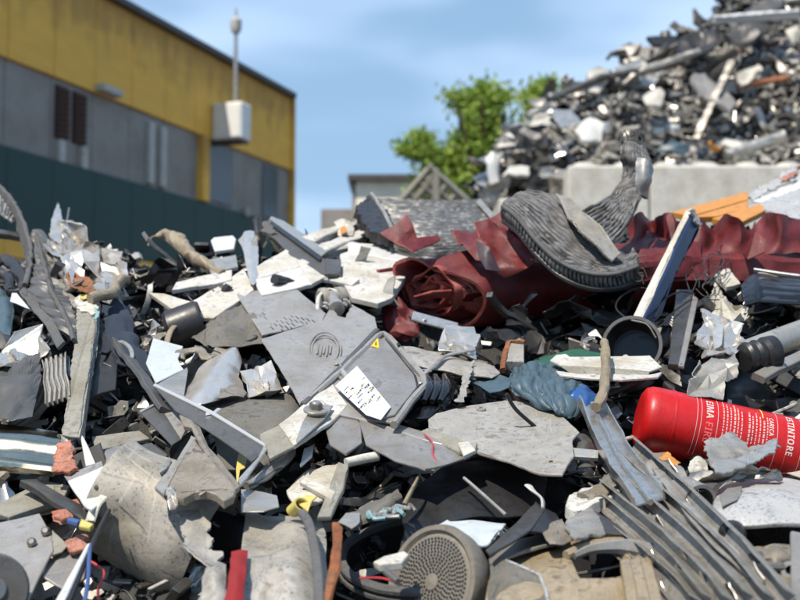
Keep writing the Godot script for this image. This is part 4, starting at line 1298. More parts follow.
	patch("", M["gold tube"], [[[-12, 424, 0.06], [25, 426, 0.06], [58, 432, 0.05]], [[-12, 434, 0.12], [25, 436, 0.12], [60, 441, 0.11]], [[-12, 446, 0.13], [25, 449, 0.13], [58, 454, 0.12]], [[-12, 462, 0.12], [25, 466, 0.12], [56, 470, 0.11]], [[-12, 472, 0.08], [25, 474, 0.08], [54, 476, 0.08]]], {"su": 4, "sv": 6, "c": 0.008, "k": 5.0, "t": 0.004, "rib": [1, 2.2, 0.006]})
	# lower left corner
	for b in [[[[57, 446], [70, 443], [76, 452], [72, 460], [79, 468], [70, 474], [54, 472]], 0.14, "largest torn brick red shard, at the foot of the leaning post"], [[[52, 514], [66, 511], [74, 522], [60, 524]], 0.14, "brick red shard left of the yellow clip"], [[[64, 546], [76, 538], [88, 536], [86, 550], [70, 554]], 0.12, "brick red shard below the yellow clip"], [[[66, 503], [80, 500], [86, 510], [74, 516]], 0.1, "brick red shard just above the yellow clip"]]:
		T("red_shard", b[2], "shard", b[0][0] + [b[1]], "brick red shards at the lower left")
		plate("", M["brick red"], b[0].map(func(q): return q + [b[1]]), {"t": 0.008, "c": 0.012, "torn": 0.004, "seg": 0.012})
	T("white_lath", "narrow white lath standing at the foot of the leaning post", "slat", [88, 452])
	plate("", M["white paint"], [[80, 434, 0.1], [84, 438, 0.1], [96, 464, 0.12], [86, 467, 0.12]], {"t": 0.006, "c": 0.003})
	T("flat_grey_lath", "flat grey lath lying right of the foot of the leaning post", "lath", [120, 440])
	plate("", M["olive grey paint"], [[92, 438, 0.0], [140, 433, 0.0], [150, 440, 0.02], [96, 452, 0.04]], {"t": 0.008, "c": 0.004})
	T("bent_grey_plate", "bent grey metal plate with a white folded end above the big dented pipe", "plate", [108, 480])
	mark(110, 480, "the bent grey and white plate")
	plate("plate", M["mid grey paint"], [[104, 452, 0.12], [116, 446, 0.1], [137, 440, 0.08], [140, 446, 0.08], [131, 455, 0.1], [133, 470, 0.1], [122, 488, 0.13], [112, 504, 0.15], [104, 484, 0.16], [110, 472, 0.14]], {"t": 0.005, "c": 0.008, "seg": 0.02, "torn": 0.002})
	plate("white_fold", M["white paint"], [[68, 482, 0.14], [104, 467, 0.14], [106, 490, 0.18], [104, 496, 0.19], [92, 512, 0.2], [84, 506, 0.18]], {"t": 0.005, "c": 0.006})
	plate("grey_fold", M["grey paint"], [[64, 476, 0.12], [102, 462, 0.12], [104, 468, 0.14], [69, 483, 0.14]], {"t": 0.005, "c": 0.004})
	sweep("strap", M["cream"], [[90, 522, 0.17], [96, 506, 0.19], [104, 497, 0.2]], rect(0.016, 0.006), {"sub": 5})
	lathe("stud", M["dark steel"], [97, 489, 0.19], [96, 487, 0.215], [[0, 0.0045], [0.7, 0.0045], [1, 0.003]], {"n": 12})
	T("bolted_plate", "flat blue grey metal plate with two round bolts, in the lower left corner", "plate", [25, 555])
	mark(25, 560, "the bolted blue grey plate")
	plate("plate", M["grey paint"], [[-12, 525, 0.1], [40, 515, 0.1], [52, 536, 0.12], [54, 552, 0.13], [42, 572, 0.15], [26, 606, 0.17], [-12, 606, 0.14]], {"t": 0.005, "c": 0.004})
	for b in [[32, 543], [46, 532]]:
		lathe("bolt", M["steel"], [b[0], b[1], 0.13], [b[0] - 1, b[1] - 2, 0.145], [[0, 0.0075], [0.5, 0.0075], [1, 0.004]], {"n": 14})
	T("black_roller", "edge of a black ribbed roller in the bottom left corner", "wheel", [-8, 590])
	lathe("tyre", M["rubber"], [-12, 592, 0.2], [-7, 590, 0.245], [[0, 0.03], [0.0, 0.045], [0.3, 0.05], [0.7, 0.05], [1.0, 0.045], [1.0, 0.02]], {"n": 40})
	lathe("hub", M["steel"], [-10, 591, 0.22], [-6, 589, 0.25], [[0, 0.018], [1, 0.016]], {"n": 16})
	T("flat_dark_bar", "dark flat bar running down to the bent white plate", "bar", [60, 500])
	sweep("", M["dark steel"], [[28, 482, 0.1], [96, 524, 0.14]], rect(0.03, 0.012), {"roll": 20, "c": 0.003})
	T("green_grey_plank", "flat green grey plank lying above the bolted plate", "plank", [35, 500])
	plate("", M["olive grey paint"], [[-12, 512, 0.04], [44, 484, 0.04], [70, 488, 0.05], [64, 500, 0.07], [10, 520, 0.08]], {"t": 0.012, "c": 0.004})
	T("yellow_clip", "small yellow and purple clip among the brick red shards", "clip", [84, 525])
	plate("yellow_tab", M["yellow plastic"], [[81, 521, 0.19], [94, 526, 0.19], [90, 530, 0.19], [79, 528, 0.19]], {"t": 0.008, "c": 0.001})
	sweep("purple_tube", M["cable blue"], [[70, 521, 0.18], [80, 524, 0.19]], circ(0.006, 8), {})
	plate("pink_tab", M["brick red"], [[54, 518, 0.17], [60, 513, 0.17], [72, 518, 0.18], [62, 521, 0.18]], {"t": 0.006, "c": 0.004})
	T("green_triangle", "small three cornered green grey sheet beside the bolts", "sheet", [60, 545])
	plate("", M["olive grey paint"], [[52, 530, 0.12], [68, 545, 0.13], [62, 552, 0.13], [52, 556, 0.13]], {"t": 0.003, "c": 0.004})
	T("grey_square_plate", "plain grey plate lying low left of the black and white strip", "plate", [60, 570])
	plate("", M["grey paint"], [[48, 562, 0.1], [68, 552, 0.1], [88, 556, 0.09], [84, 580, 0.1], [68, 592, 0.12], [42, 578, 0.13]], {"t": 0.004, "c": 0.006})
	T("edge_strip", "long black strip with a white edge left of the big dented pipe", "strip", [84, 560])
	plate("black_face", M["black plastic"], [[106, 512, 0.18], [111, 510, 0.18], [96, 540, 0.18], [70, 606, 0.2], [58, 606, 0.2], [88, 548, 0.18]], {"t": 0.008, "c": 0.002})
	plate("white_edge", M["white paint"], [[87, 546, 0.19], [91, 545, 0.19], [64, 606, 0.21], [54, 606, 0.21]], {"t": 0.008, "c": 0.001})
	T("blue_cable", "blue cable hanging beside the black and white strip", "cable", [87, 575])
	sweep("", M["cable blue"], [[90, 545, 0.19], [89, 560, 0.2], [88, 580, 0.2], [84, 606, 0.2]], circ(0.0032, 8), {"sub": 6})
	T("red_cable", "thin dark red cable below the big dented pipe's left end", "cable", [100, 580])
	sweep("", M["cable red"], [[88, 560, 0.12], [98, 566, 0.12], [104, 574, 0.12], [98, 590, 0.13], [100, 606, 0.13]], circ(0.002, 8), {"sub": 6})

# ---------------------------------------------------------------- middle of the heap
func screw(px: float, py: float, o: float, r: float, m := "zinc") -> void:
	lathe("screw", M[m], [px, py, o], [px - 1, py - 2, o + r * 0.9], [[0, r], [0.5, r], [1, r * 0.55]], {"n": 12})

func middle() -> void:
	# electrical box
	T("electrical_box", "grey sheet steel electrical box with open lid, white label and yellow warning triangle", "electrical box", [360, 375])
	mark(330, 345, "the electrical box")
	mark(400, 415, "the labelled lid of the electrical box")
	var g: Material = M["grey paint"]
	plate("back_panel", g, [[261, 340, 0.12], [322, 321, 0.06], [331, 307, 0.03], [338, 316, 0.05], [345, 318, 0.05], [352, 305, 0.02], [375, 318, 0.03], [378, 333, 0.06], [340, 371, 0.12], [301, 407, 0.16], [283, 374, 0.14]], {"t": 0.004, "c": 0.004, "torn": 0.001, "seg": 0.025})
	# the lid: rim, field and label
	plate("lid_rim", g, [[305, 403, 0.15], [340, 371, 0.125], [376, 333, 0.08], [384, 332, 0.07], [392, 338, 0.075], [424, 374, 0.13], [427, 386, 0.15], [412, 402, 0.18], [396, 424, 0.22], [360, 420, 0.2], [312, 410, 0.17]], {"t": 0.006, "c": 0.002})
	plate("lid_field", M["mid grey paint"], [[338, 378, 0.145], [378, 340, 0.1], [385, 340, 0.095], [414, 376, 0.14], [417, 388, 0.16], [395, 416, 0.215], [380, 420, 0.215]], {"t": 0.006, "c": 0.002, "lift": 0.008})
	sweep("hinge_rail", M["dark grey paint"], [[303, 406, 0.185], [341, 368, 0.145], [377, 331, 0.1]], rect(0.012, 0.012), {"c": 0.001})
	sweep("lid_edge", g, [[304, 404, 0.18], [342, 371, 0.15], [378, 336, 0.105], [384, 334, 0.1], [390, 338, 0.1], [423, 376, 0.155], [425, 386, 0.175], [410, 403, 0.21], [394, 425, 0.245]], rect(0.014, 0.014, 0.004), {"c": 0.001})
	sweep("gasket", M["black plastic"], [[342, 377, 0.15], [379, 341, 0.107], [386, 340, 0.104], [415, 376, 0.152], [418, 388, 0.172], [402, 410, 0.21]], rect(0.005, 0.006), {})
	plate("hinge_plate", g, [[333, 367, 0.15], [340, 358, 0.14], [346, 360, 0.14], [343, 369, 0.15], [334, 376, 0.16]], {"t": 0.008, "c": 0.001})
	screw(337, 366, 0.16, 0.006)
	screw(421, 385, 0.185, 0.006)
	sweep("latch_pin", M["chrome"], [[342, 371, 0.17], [348, 379, 0.18]], circ(0.006, 10), {})
	var lab := plate("label", M["white label"], [[335, 386, 0.2], [357, 366, 0.172], [391, 407, 0.228], [381, 420, 0.246], [366, 415, 0.238]], {"t": 0.0012, "c": 0.0, "lift": 0.006, "seg": 0.5})
	var u0 := L([335, 386, 0.2])
	var ux := L([357, 366, 0.172]) - u0
	var uy := L([372, 431, 0.262]) - u0
	var nn := (eye - R.position - u0).normalized()
	var st := SurfaceTool.new()
	var sy := SurfaceTool.new()
	st.begin(Mesh.PRIMITIVE_TRIANGLES)
	sy.begin(Mesh.PRIMITIVE_TRIANGLES)
	for i in 30:
		var y := rng.randf_range(0.06, 0.72)
		var x := rng.randf_range(0.08, 0.85)
		for w in rng.randi_range(1, 4):
			var wd := rng.randf_range(0.02, 0.07)
			quad_on(st if rng.randf() < 0.66 else sy, u0 + nn * 0.0078, ux, uy, x, y, minf(wd, 0.95 - x), rng.randf_range(0.008, 0.016))
			x += wd + 0.02
			if x > 0.88:
				break
	st.generate_normals()
	sy.generate_normals()
	st.set_material(M["ink"])
	sy.set_material(M["label yellow"])
	put("print", st.commit(), lab)
	put("print", sy.commit(), lab)
	var tri := plate("warning_triangle", M["warning yellow"], [[371, 346, 0.12], [378, 338, 0.11], [379, 348, 0.12]], {"t": 0.001, "c": 0.0, "lift": 0.017, "seg": 0.5})
	var bolt := [[375.6, 341.5], [376.6, 341.8], [376.0, 344], [377, 344], [375.2, 347], [375.7, 344.8], [374.8, 344.6]]
	plate("lightning_mark", M["ink"], bolt.map(func(q): return [q[0], q[1], 0.117]), {"t": 0.0006, "c": 0.0, "lift": 0.0205, "seg": 0.5}, [], tri)
	# embossed disc
	for r in [0.037, 0.031]:
		var ring := []
		for i in 25:
			var a := TAU * i / 24
			ring.append([325 + cos(a) * r * 430, 350 + sin(a) * r * 480, 0.112])
		sweep("embossed_ring", g, ring, circ(0.0024, 6), {"cut": 0.0})
	for i in 5:
		sweep("embossed_ridge", g, [[317 + i * 3.2, 354 + (i % 2) * 2.5, 0.116], [318.5 + i * 3.2, 345 + (i % 3) * 1.5, 0.108]], circ(0.0022, 6), {"cut": 0.0})
	# perforated plate behind
	T("perforated_plate", "flat grey plate with rows of small slots, behind the electrical box", "plate", [285, 315])
	mark(285, 318, "the slotted grey plate")
	plate("plate", M["grey paint"], [[236, 294, 0.03], [292, 286, 0.02], [326, 314, 0.04], [322, 322, 0.05], [262, 336, 0.08]], {"t": 0.005, "c": 0.003})
	var p0 := L([236, 294, 0.03])
	var pu := L([326, 314, 0.04]) - p0
	var pv := L([262, 336, 0.08]) - p0
	var pn := pv.cross(pu).normalized()
	if pn.y < 0.0:
		pn = -pn
	for r in 5:
		for i in 12:
			var q := p0 + pu * (0.16 + 0.058 * i + 0.012 * (r % 2)) + pv * (0.30 + 0.11 * r) + pn * 0.0032
			if 0.30 + 0.11 * r + 0.16 + 0.058 * i > 1.12 or (r * 7 + i * 5) % 11 == 0:
				continue
			plate("slot", M["dark steel"], [q, q + pu * 0.012 - pv * 0.01, q + pu * 0.03 + pv * 0.045, q + pu * 0.018 + pv * 0.055], {"t": 0.001, "c": 0.0, "seg": 0.5})
	T("dull_bent_sheet", "dull bent grey sheet sloping down left of the slotted plate", "sheet", [232, 318])
	patch("", M["stone grey"], [[[190, 335, 0.0], [212, 318, 0.02], [236, 296, 0.01]], [[200, 342, 0.03], [226, 330, 0.06], [256, 318, 0.05]], [[215, 352, 0.03], [240, 348, 0.07], [272, 340, 0.07]]], {"su": 6, "sv": 6, "c": 0.02, "k": 7.0})
	T("dark_hollow_can", "black hollow can with a beige rim in the shade left of the bent sheet", "can", [180, 330])
	lathe("shell", M["black plastic"], [168, 334, -0.04], [204, 322, 0.02], [[0, 0.05], [0.1, 0.055], [0.9, 0.055], [1, 0.05], [0.9, 0.045], [0.2, 0.04]], {"n": 28, "c": 0.01})
	sweep("rim", M["beige plastic"], [[166, 346, 0.04], [170, 332, 0.06], [178, 322, 0.05]], rect(0.014, 0.005), {"sub": 5})
	# bracket with bolt
	T("bolted_bracket", "pale dirty metal bracket with a big bolt and washer, below the electrical box", "bracket", [318, 415])
	mark(312, 420, "the bolted bracket")
	plate("arm", M["dirty white"], [[279, 426, 0.2], [316, 396, 0.17], [333, 386, 0.16], [348, 407, 0.18], [330, 424, 0.21], [294, 447, 0.24]], {"t": 0.008, "c": 0.004})
	plate("arm_side", M["olive grey paint"], [[260, 436, 0.18], [280, 426, 0.19], [294, 447, 0.235], [270, 460, 0.23], [262, 448, 0.2]], {"t": 0.006, "c": 0.004})
	plate("lock_plate", M["zinc"], [[303, 422, 0.232], [310, 410, 0.222], [320, 405, 0.215], [333, 406, 0.21], [324, 420, 0.226], [297, 444, 0.25], [296, 440, 0.247]], {"t": 0.004, "c": 0.002, "lift": 0.008})
	var bp := L([315.5, 414, 0.236])
	var bn := (L([297, 444, 0.25]) - L([310, 410, 0.222])).cross(L([333, 406, 0.21]) - L([310, 410, 0.222])).normalized()
	if bn.dot(eye - R.position) < 0.0:
		bn = -bn
	bp += bn * 0.006
	lathe("washer", M["zinc"], bp, bp + bn * 0.005, [[0, 0.023], [0.7, 0.023], [1, 0.021]], {"n": 32})
	lathe("bolt_head", M["steel"], bp + bn * 0.005, bp + bn * 0.017, [[0, 0.0125], [0.8, 0.0125], [1, 0.0105]], {"n": 6})
	lathe("bolt_face", M["zinc"], bp + bn * 0.0165, bp + bn * 0.019, [[0, 0.009], [1, 0.007]], {"n": 18})
	T("grey_channel", "broad grey sheet metal channel sloping down in front of the oval plate", "channel", [415, 445])
	mark(415, 455, "the broad grey channel")
	plate("face", M["mid grey paint"], [[359, 420, 0.2], [386, 428, 0.2], [430, 443, 0.2], [474, 451, 0.19], [470, 458, 0.18], [440, 468, 0.22], [425, 471, 0.24], [395, 462, 0.22], [366, 446, 0.2]], {"t": 0.005, "c": 0.004})
	plate("flange", M["grey paint"], [[359, 420, 0.2], [362, 416, 0.17], [400, 426, 0.17], [446, 440, 0.16], [476, 448, 0.15], [474, 451, 0.19], [430, 443, 0.2], [386, 428, 0.2]], {"t": 0.005, "c": 0.002})
	T("grey_flat_piece", "flat grey piece standing between the bracket and the broad channel", "plate", [340, 435])
	plate("", M["mid grey paint"], [[324, 424, 0.18], [346, 408, 0.17], [361, 425, 0.19], [362, 444, 0.2], [346, 455, 0.21], [330, 446, 0.2]], {"t": 0.005, "c": 0.003})
	# L frame
	T("angle_frame", "bent grey aluminium angle frame across the dark stone grey tank", "frame", [210, 420])
	mark(190, 398, "the bent angle frame")
	var al: Material = M["zinc"]
	plate("upright", al, [[155, 386, 0.16], [187, 368, 0.12], [188, 371, 0.12], [184, 396, 0.15], [188, 400, 0.16]], {"t": 0.004, "c": 0.001})
	plate("web", M["dark grey paint"], [[155, 388, 0.16], [212, 414, 0.2], [264, 447, 0.23], [265, 452, 0.235], [252, 462, 0.24], [206, 430, 0.2], [176, 412, 0.17]], {"t": 0.004, "c": 0.002})
	plate("edge", M["bright edge"], [[153, 386, 0.165], [155, 384, 0.165], [212, 411, 0.21], [265, 444, 0.24], [266, 448, 0.24], [212, 415, 0.21]], {"t": 0.005, "c": 0.001})
	plate("end_return", al, [[264, 446, 0.24], [267, 450, 0.24], [247, 478, 0.26], [240, 486, 0.26], [238, 480, 0.25], [258, 458, 0.245]], {"t": 0.004, "c": 0.001})
	sweep("small_foot", M["bright edge"], [[206, 414, 0.205], [214, 413, 0.21], [219, 409, 0.2]], rect(0.01, 0.004), {})
	# tank, shiny pieces
	T("stone_grey_tank", "round shouldered stone grey plastic tank under the angle frame", "tank", [252, 420])
	mark(258, 425, "the stone grey tank")
	patch("", M["stone grey"], [[[196, 410, 0.0], [222, 399, -0.04], [262, 393, -0.06], [292, 398, -0.04], [300, 408, -0.02]], [[206, 412, 0.1], [228, 406, 0.1], [262, 401, 0.08], [290, 404, 0.08], [301, 412, 0.06]], [[212, 425, 0.13], [232, 424, 0.14], [262, 420, 0.13], [284, 420, 0.13], [298, 422, 0.1]], [[216, 445, 0.1], [236, 448, 0.11], [256, 448, 0.11], [274, 442, 0.11], [288, 436, 0.1]], [[220, 470, 0.08], [240, 472, 0.09], [258, 470, 0.09], [272, 462, 0.09], [286, 452, 0.08]]], {"su": 6, "sv": 6, "c": 0.008, "t": 0.008, "ang": 60.0})
	T("bent_shiny_cone", "bent shiny metal cone with a dirty end, above the stone grey tank", "cone", [215, 375])
	mark(212, 372, "the bent shiny cone")
	patch("", M["chrome"], [[[184, 396, 0.12], [190, 384, 0.1], [206, 362, 0.06], [232, 344, 0.02]], [[190, 402, 0.18], [202, 388, 0.18], [216, 366, 0.14], [236, 345, 0.06]], [[204, 404, 0.19], [214, 392, 0.18], [226, 372, 0.14], [238, 352, 0.06]], [[220, 400, 0.15], [230, 392, 0.13], [238, 378, 0.09], [242, 362, 0.05]]], {"su": 8, "sv": 6, "c": 0.007, "k": 9.0, "ang": 50.0})
	plate("dirty_end", M["cast metal"], [[218, 398, 0.17], [222, 380, 0.15], [238, 374, 0.1], [247, 392, 0.11], [244, 396, 0.13]], {"c": 0.02, "k": 16.0})
	sweep("tail_curl", M["cast metal"], [[178, 358, 0.06], [184, 352, 0.07], [198, 350, 0.07], [208, 356, 0.07], [222, 350, 0.06], [234, 342, 0.05]], rect(0.03, 0.008), {"sub": 6, "c": 0.02, "k": 12.0})
	T("crushed_chrome_piece", "crushed blue and silver shiny piece right of the bent cone", "scrap", [262, 378])
	plate("", M["chrome"], [[241, 372, 0.08], [252, 366, 0.06], [270, 364, 0.06], [280, 378, 0.08], [283, 394, 0.1], [266, 396, 0.12], [248, 392, 0.12]], {"facet": 0.06, "amp": 0.28, "c": 0.01, "seg": 0.015, "ang": 24.0})
	T("pale_board", "pale bluish white board with chipped corner, above the angle frame", "panel", [168, 362])
	mark(166, 358, "the pale bluish white board")
	plate("", M["pale blue white"], [[153, 339, 0.06], [183, 347, 0.06], [178, 360, 0.08], [181, 366, 0.09], [184, 370, 0.1], [156, 384, 0.12], [146, 364, 0.1]], {"t": 0.006, "c": 0.003})
	T("dark_curved_rail", "dark grey curved rail running from the navy cloth to the angle frame", "rail", [135, 368])
	sweep("rail", M["dark grey paint"], [[116, 342, 0.08], [124, 354, 0.1], [138, 370, 0.11], [152, 392, 0.12], [166, 412, 0.12]], rect(0.03, 0.012), {"sub": 6, "roll": 40, "c": 0.003})
	sweep("ring", M["zinc"], [[116, 344, 0.1], [122, 342, 0.1], [130, 348, 0.11], [132, 358, 0.11], [126, 358, 0.1]], rect(0.01, 0.006), {"sub": 5})
	T("grey_channel_stub", "short grey channel with an inner groove left of the cast bracket", "channel", [160, 425])
	plate("left_wall", M["dark grey paint"], [[140, 413, 0.1], [158, 404, 0.1], [181, 440, 0.14], [172, 446, 0.16]], {"t": 0.004, "c": 0.002})
	plate("floor", M["grey paint"], [[158, 404, 0.1], [174, 401, 0.1], [186, 430, 0.13], [181, 440, 0.14]], {"t": 0.004, "c": 0.002})
	sweep("rim", M["bright edge"], [[140, 412, 0.11], [158, 403, 0.11], [174, 400, 0.11]], rect(0.006, 0.005), {})
	T("grey_flat_offcut", "dark flat offcut leaning on the left of the cast bracket", "offcut", [150, 462])
	plate("", M["dark grey paint"], [[139, 447, 0.12], [152, 444, 0.12], [168, 456, 0.14], [158, 470, 0.16], [136, 468, 0.15]], {"t": 0.006, "c": 0.003})
	# cast bracket
	T("cast_bracket", "rusty cast metal bracket with a curved lower edge, on top of the dented pipe", "bracket", [200, 470])
	mark(200, 478, "the rusty cast bracket")
	plate("face", M["cast metal"], [[178, 468, 0.24], [194, 442, 0.22], [204, 456, 0.23], [220, 474, 0.25], [236, 492, 0.27], [234, 500, 0.28], [224, 505, 0.29], [216, 498, 0.28], [206, 494, 0.28], [194, 496, 0.28], [184, 502, 0.28], [166, 498, 0.26], [160, 490, 0.25]], {"t": 0.014, "c": 0.002, "seg": 0.015, "ang": 20.0})
	plate("rear_flange", M["dull aluminium"], [[155, 489, 0.25], [176, 464, 0.23], [192, 438, 0.21], [197, 440, 0.22], [182, 466, 0.25], [164, 496, 0.27]], {"t": 0.01, "c": 0.003})
	plate("lug", M["cast metal"], [[180, 418, 0.16], [182, 407, 0.15], [190, 405, 0.15], [198, 416, 0.16], [199, 427, 0.17], [206, 446, 0.2], [226, 468, 0.24], [240, 488, 0.26], [236, 492, 0.27], [216, 470, 0.25], [200, 448, 0.22], [192, 430, 0.19], [184, 428, 0.18]], {"t": 0.01, "c": 0.003})
	plate("clip_loop", M["dull aluminium"], [[160, 466, 0.23], [170, 458, 0.22], [172, 462, 0.23], [166, 470, 0.24], [160, 474, 0.24]], {"t": 0.006, "c": 0.001})
	lathe("lug_hole", M["black plastic"], [191, 416, 0.175], [190.6, 415, 0.181], [[0, 0.005], [1, 0.005]], {"n": 12})
	lathe("boss", M["cast metal"], [212, 481, 0.265], [211.6, 480, 0.278], [[0, 0.005], [1, 0.003]], {"n": 10})
	plate("foil_bead", M["foil"], [[165, 488, 0.27], [172, 486, 0.28], [178, 500, 0.28], [174, 509, 0.27], [168, 502, 0.27]], {"t": 0.004, "facet": 0.02, "amp": 0.4, "c": 0.0, "seg": 0.01})

func quad_on(st: SurfaceTool, o: Vector3, ux: Vector3, uy: Vector3, x: float, y: float, w: float, h: float) -> void:
	var a := o + ux * x + uy * y
	var b := a + ux * w
	var c := b + uy * h
	var d := a + uy * h
	for v in [a, b, c, a, c, d]:
		st.add_vertex(v)

# ---------------------------------------------------------------- right of the heap
func right_side() -> void:
	extinguisher()
	T("torn_grey_sheet", "torn folded grey sheet metal lying against the red fire extinguisher", "sheet", [745, 455])
	mark(745, 460, "the torn sheet on the extinguisher")
	plate("upper", M["dull aluminium"], [[704, 442, 0.24], [712, 437, 0.24], [734, 434, 0.22], [748, 448, 0.24], [775, 440, 0.2], [778, 446, 0.22], [740, 462, 0.27], [711, 468, 0.28], [708, 458, 0.27]], {"t": 0.003, "c": 0.014, "k": 14.0, "torn": 0.005, "seg": 0.014})
	plate("roll", M["zinc"], [[711, 468, 0.285], [716, 462, 0.285], [745, 456, 0.27], [772, 442, 0.225], [777, 440, 0.22], [775, 453, 0.24], [742, 468, 0.28], [716, 475, 0.29]], {"t": 0.004, "c": 0.008, "k": 14.0, "torn": 0.003, "seg": 0.014})
	plate("lower", M["steel"], [[690, 472, 0.24], [715, 472, 0.27], [744, 468, 0.26], [782, 470, 0.2], [786, 476, 0.19], [778, 483, 0.19], [745, 478, 0.21], [716, 486, 0.23], [700, 494, 0.23], [690, 484, 0.22]], {"t": 0.003, "c": 0.014, "k": 12.0, "torn": 0.003, "seg": 0.014})
	T("chipped_white_shell", "rounded white shell with chipped paint and a dark opening underneath, at the right edge", "casing", [765, 505])
	mark(768, 508, "the chipped white shell")
	patch("shell", M["chipped white"], [[[716, 500, 0.18], [724, 488, 0.12], [750, 481, 0.1], [782, 480, 0.1], [812, 484, 0.1]], [[713, 512, 0.24], [728, 502, 0.25], [754, 497, 0.25], [784, 496, 0.25], [812, 500, 0.24]], [[717, 526, 0.25], [733, 519, 0.27], [756, 514, 0.28], [784, 513, 0.28], [812, 514, 0.27]], [[724, 538, 0.24], [738, 529, 0.26], [758, 527, 0.27], [785, 525, 0.28], [812, 525, 0.28]]], {"su": 5, "sv": 5, "t": 0.008, "c": 0.004, "ang": 60.0})
	plate("grey_patch", M["mid grey paint"], [[719, 496, 0.235], [727, 489, 0.21], [742, 487, 0.21], [741, 494, 0.24], [737, 500, 0.262], [722, 507, 0.262]], {"t": 0.002, "c": 0.004, "lift": 0.02})
	plate("inside_shade", M["black film"], [[722, 545, 0.1], [736, 520, 0.12], [812, 516, 0.12], [812, 562, 0.14], [770, 558, 0.14]], {"t": 0.006})  # black sheet stands for the shade in the hollow
	lathe("black_knob", M["black plastic"], [728, 536, 0.22], [734, 533, 0.27], [[0, 0.018], [0.8, 0.02], [1, 0.014]], {"n": 20})
	T("dirty_casting", "dirty grey casting with a hose and eyelet in the bottom right corner", "casting", [770, 580])
	mark(775, 575, "the dirty casting in the bottom right corner")
	patch("body", M["cast metal"], [[[740, 556, 0.2], [765, 550, 0.2], [790, 546, 0.2], [812, 548, 0.2]], [[748, 575, 0.25], [770, 566, 0.26], [792, 562, 0.26], [812, 566, 0.25]], [[758, 596, 0.26], [775, 588, 0.28], [792, 586, 0.28], [812, 590, 0.27]], [[770, 620, 0.24], [780, 616, 0.26], [795, 614, 0.26], [812, 616, 0.25]]], {"c": 0.03, "k": 14.0, "t": 0.01})
	sweep("hose", M["rubber"], [[748, 552, 0.27], [756, 560, 0.29], [770, 566, 0.3], [784, 567, 0.3]], circ(0.006, 8), {"sub": 6})
	lathe("nut", M["steel"], [756, 558, 0.28], [759, 556, 0.3], [[0, 0.008], [1, 0.008]], {"n": 6})
	lathe("eyelet", M["zinc"], [791, 572, 0.27], [790, 570, 0.3], [[0, 0.006], [0, 0.012], [1, 0.012], [1, 0.006]], {"n": 20, "loop": true})
	patch("lump", M["cast metal"], [[[764, 548, 0.26], [776, 545, 0.26], [788, 550, 0.26]], [[764, 556, 0.3], [776, 553, 0.31], [788, 558, 0.3]], [[766, 564, 0.28], [776, 564, 0.3], [786, 565, 0.28]]], {"c": 0.02, "k": 20.0})
	sweep("side_bar", M["mid grey paint"], [[796, 535, 0.3], [797, 575, 0.3], [797, 610, 0.3]], rect(0.016, 0.01), {})
	# clear plastic cover
	T("clear_cover", "dirty clear plastic cover with amber flakes inside, below the fire extinguisher", "cover", [668, 478])
	mark(668, 480, "the dirty clear cover")
	plate("cover", M["dull aluminium"], [[643, 468, 0.2], [662, 457, 0.18], [676, 462, 0.18], [696, 482, 0.22], [672, 496, 0.25], [652, 482, 0.23]], {"t": 0.004, "c": 0.014, "k": 12.0, "seg": 0.015})
	plate("amber_flake", M["orange paint"], [[660, 458, 0.2], [667, 453, 0.18], [680, 464, 0.18], [676, 468, 0.2]], {"c": 0.015, "k": 30.0, "seg": 0.01, "torn": 0.003})
	plate("brown_rim", M["beige plastic"], [[628, 462, 0.15], [648, 453, 0.13], [666, 452, 0.14], [660, 458, 0.17], [645, 464, 0.18]], {"c": 0.012, "k": 20.0})
	plate("amber_spill", M["orange brown"], [[696, 500, 0.2], [704, 502, 0.2], [713, 516, 0.21], [704, 517, 0.22]], {"c": 0.01, "k": 30.0})
	T("cream_clod", "small broken cream plastic piece between the extinguisher and the clear cover", "shard", [700, 465])
	patch("", M["cream"], [[[690, 462, 0.16], [697, 457, 0.16], [706, 461, 0.16]], [[689, 470, 0.2], [698, 466, 0.22], [708, 470, 0.2]], [[694, 478, 0.18], [700, 476, 0.2], [708, 478, 0.18]]], {"c": 0.02, "k": 22.0})
	T("grey_cup_stub", "short grey tube stub lying below the clear cover", "tube", [688, 502])
	lathe("", M["mid grey paint"], [680, 494, 0.18], [700, 504, 0.2], [[0, 0.03], [0.1, 0.032], [1, 0.032], [1, 0.026], [0.2, 0.026]], {"n": 24})
	# right: profile with black rubber, tubes, sheets
	T("black_ribbed_profile", "black ribbed profile with a silver top edge at the right edge", "profile", [775, 290])
	mark(775, 290, "the black ribbed profile")
	patch("ribbed_face", M["black gloss"], [[[741, 285, 0.14], [756, 271, 0.1], [780, 276, 0.1], [812, 280, 0.1]], [[742, 296, 0.17], [760, 286, 0.15], [782, 288, 0.15], [812, 291, 0.15]], [[744, 306, 0.16], [762, 303, 0.15], [784, 304, 0.15], [812, 306, 0.15]]], {"su": 12, "sv": 10, "rib": [1, 5, 0.004], "t": 0.006})
	sweep("silver_edge", M["aluminium"], [[754, 270, 0.13], [780, 274, 0.13], [812, 278, 0.13]], rect(0.008, 0.012), {})
	T("zinc_pipe", "spotted zinc pipe sloping up to the right edge", "pipe", [775, 340])
	mark(776, 338, "the spotted zinc pipe")
	lathe("pipe", M["zinc"], [742, 356, 0.14], [815, 328, 0.08], [[0, 0.024], [0, 0.03], [1, 0.03], [1, 0.024]], {"n": 28, "c": 0.004})
	T("black_tube_end", "black ribbed tube end lying on the spotted zinc pipe", "tube", [762, 358])
	lathe("", M["black plastic"], [744, 358, 0.17], [774, 352, 0.18], [[0, 0.03], [0.1, 0.034], [0.3, 0.03], [0.4, 0.035], [0.6, 0.03], [0.7, 0.037], [1, 0.037], [1, 0.026], [0.8, 0.02]], {"n": 26})
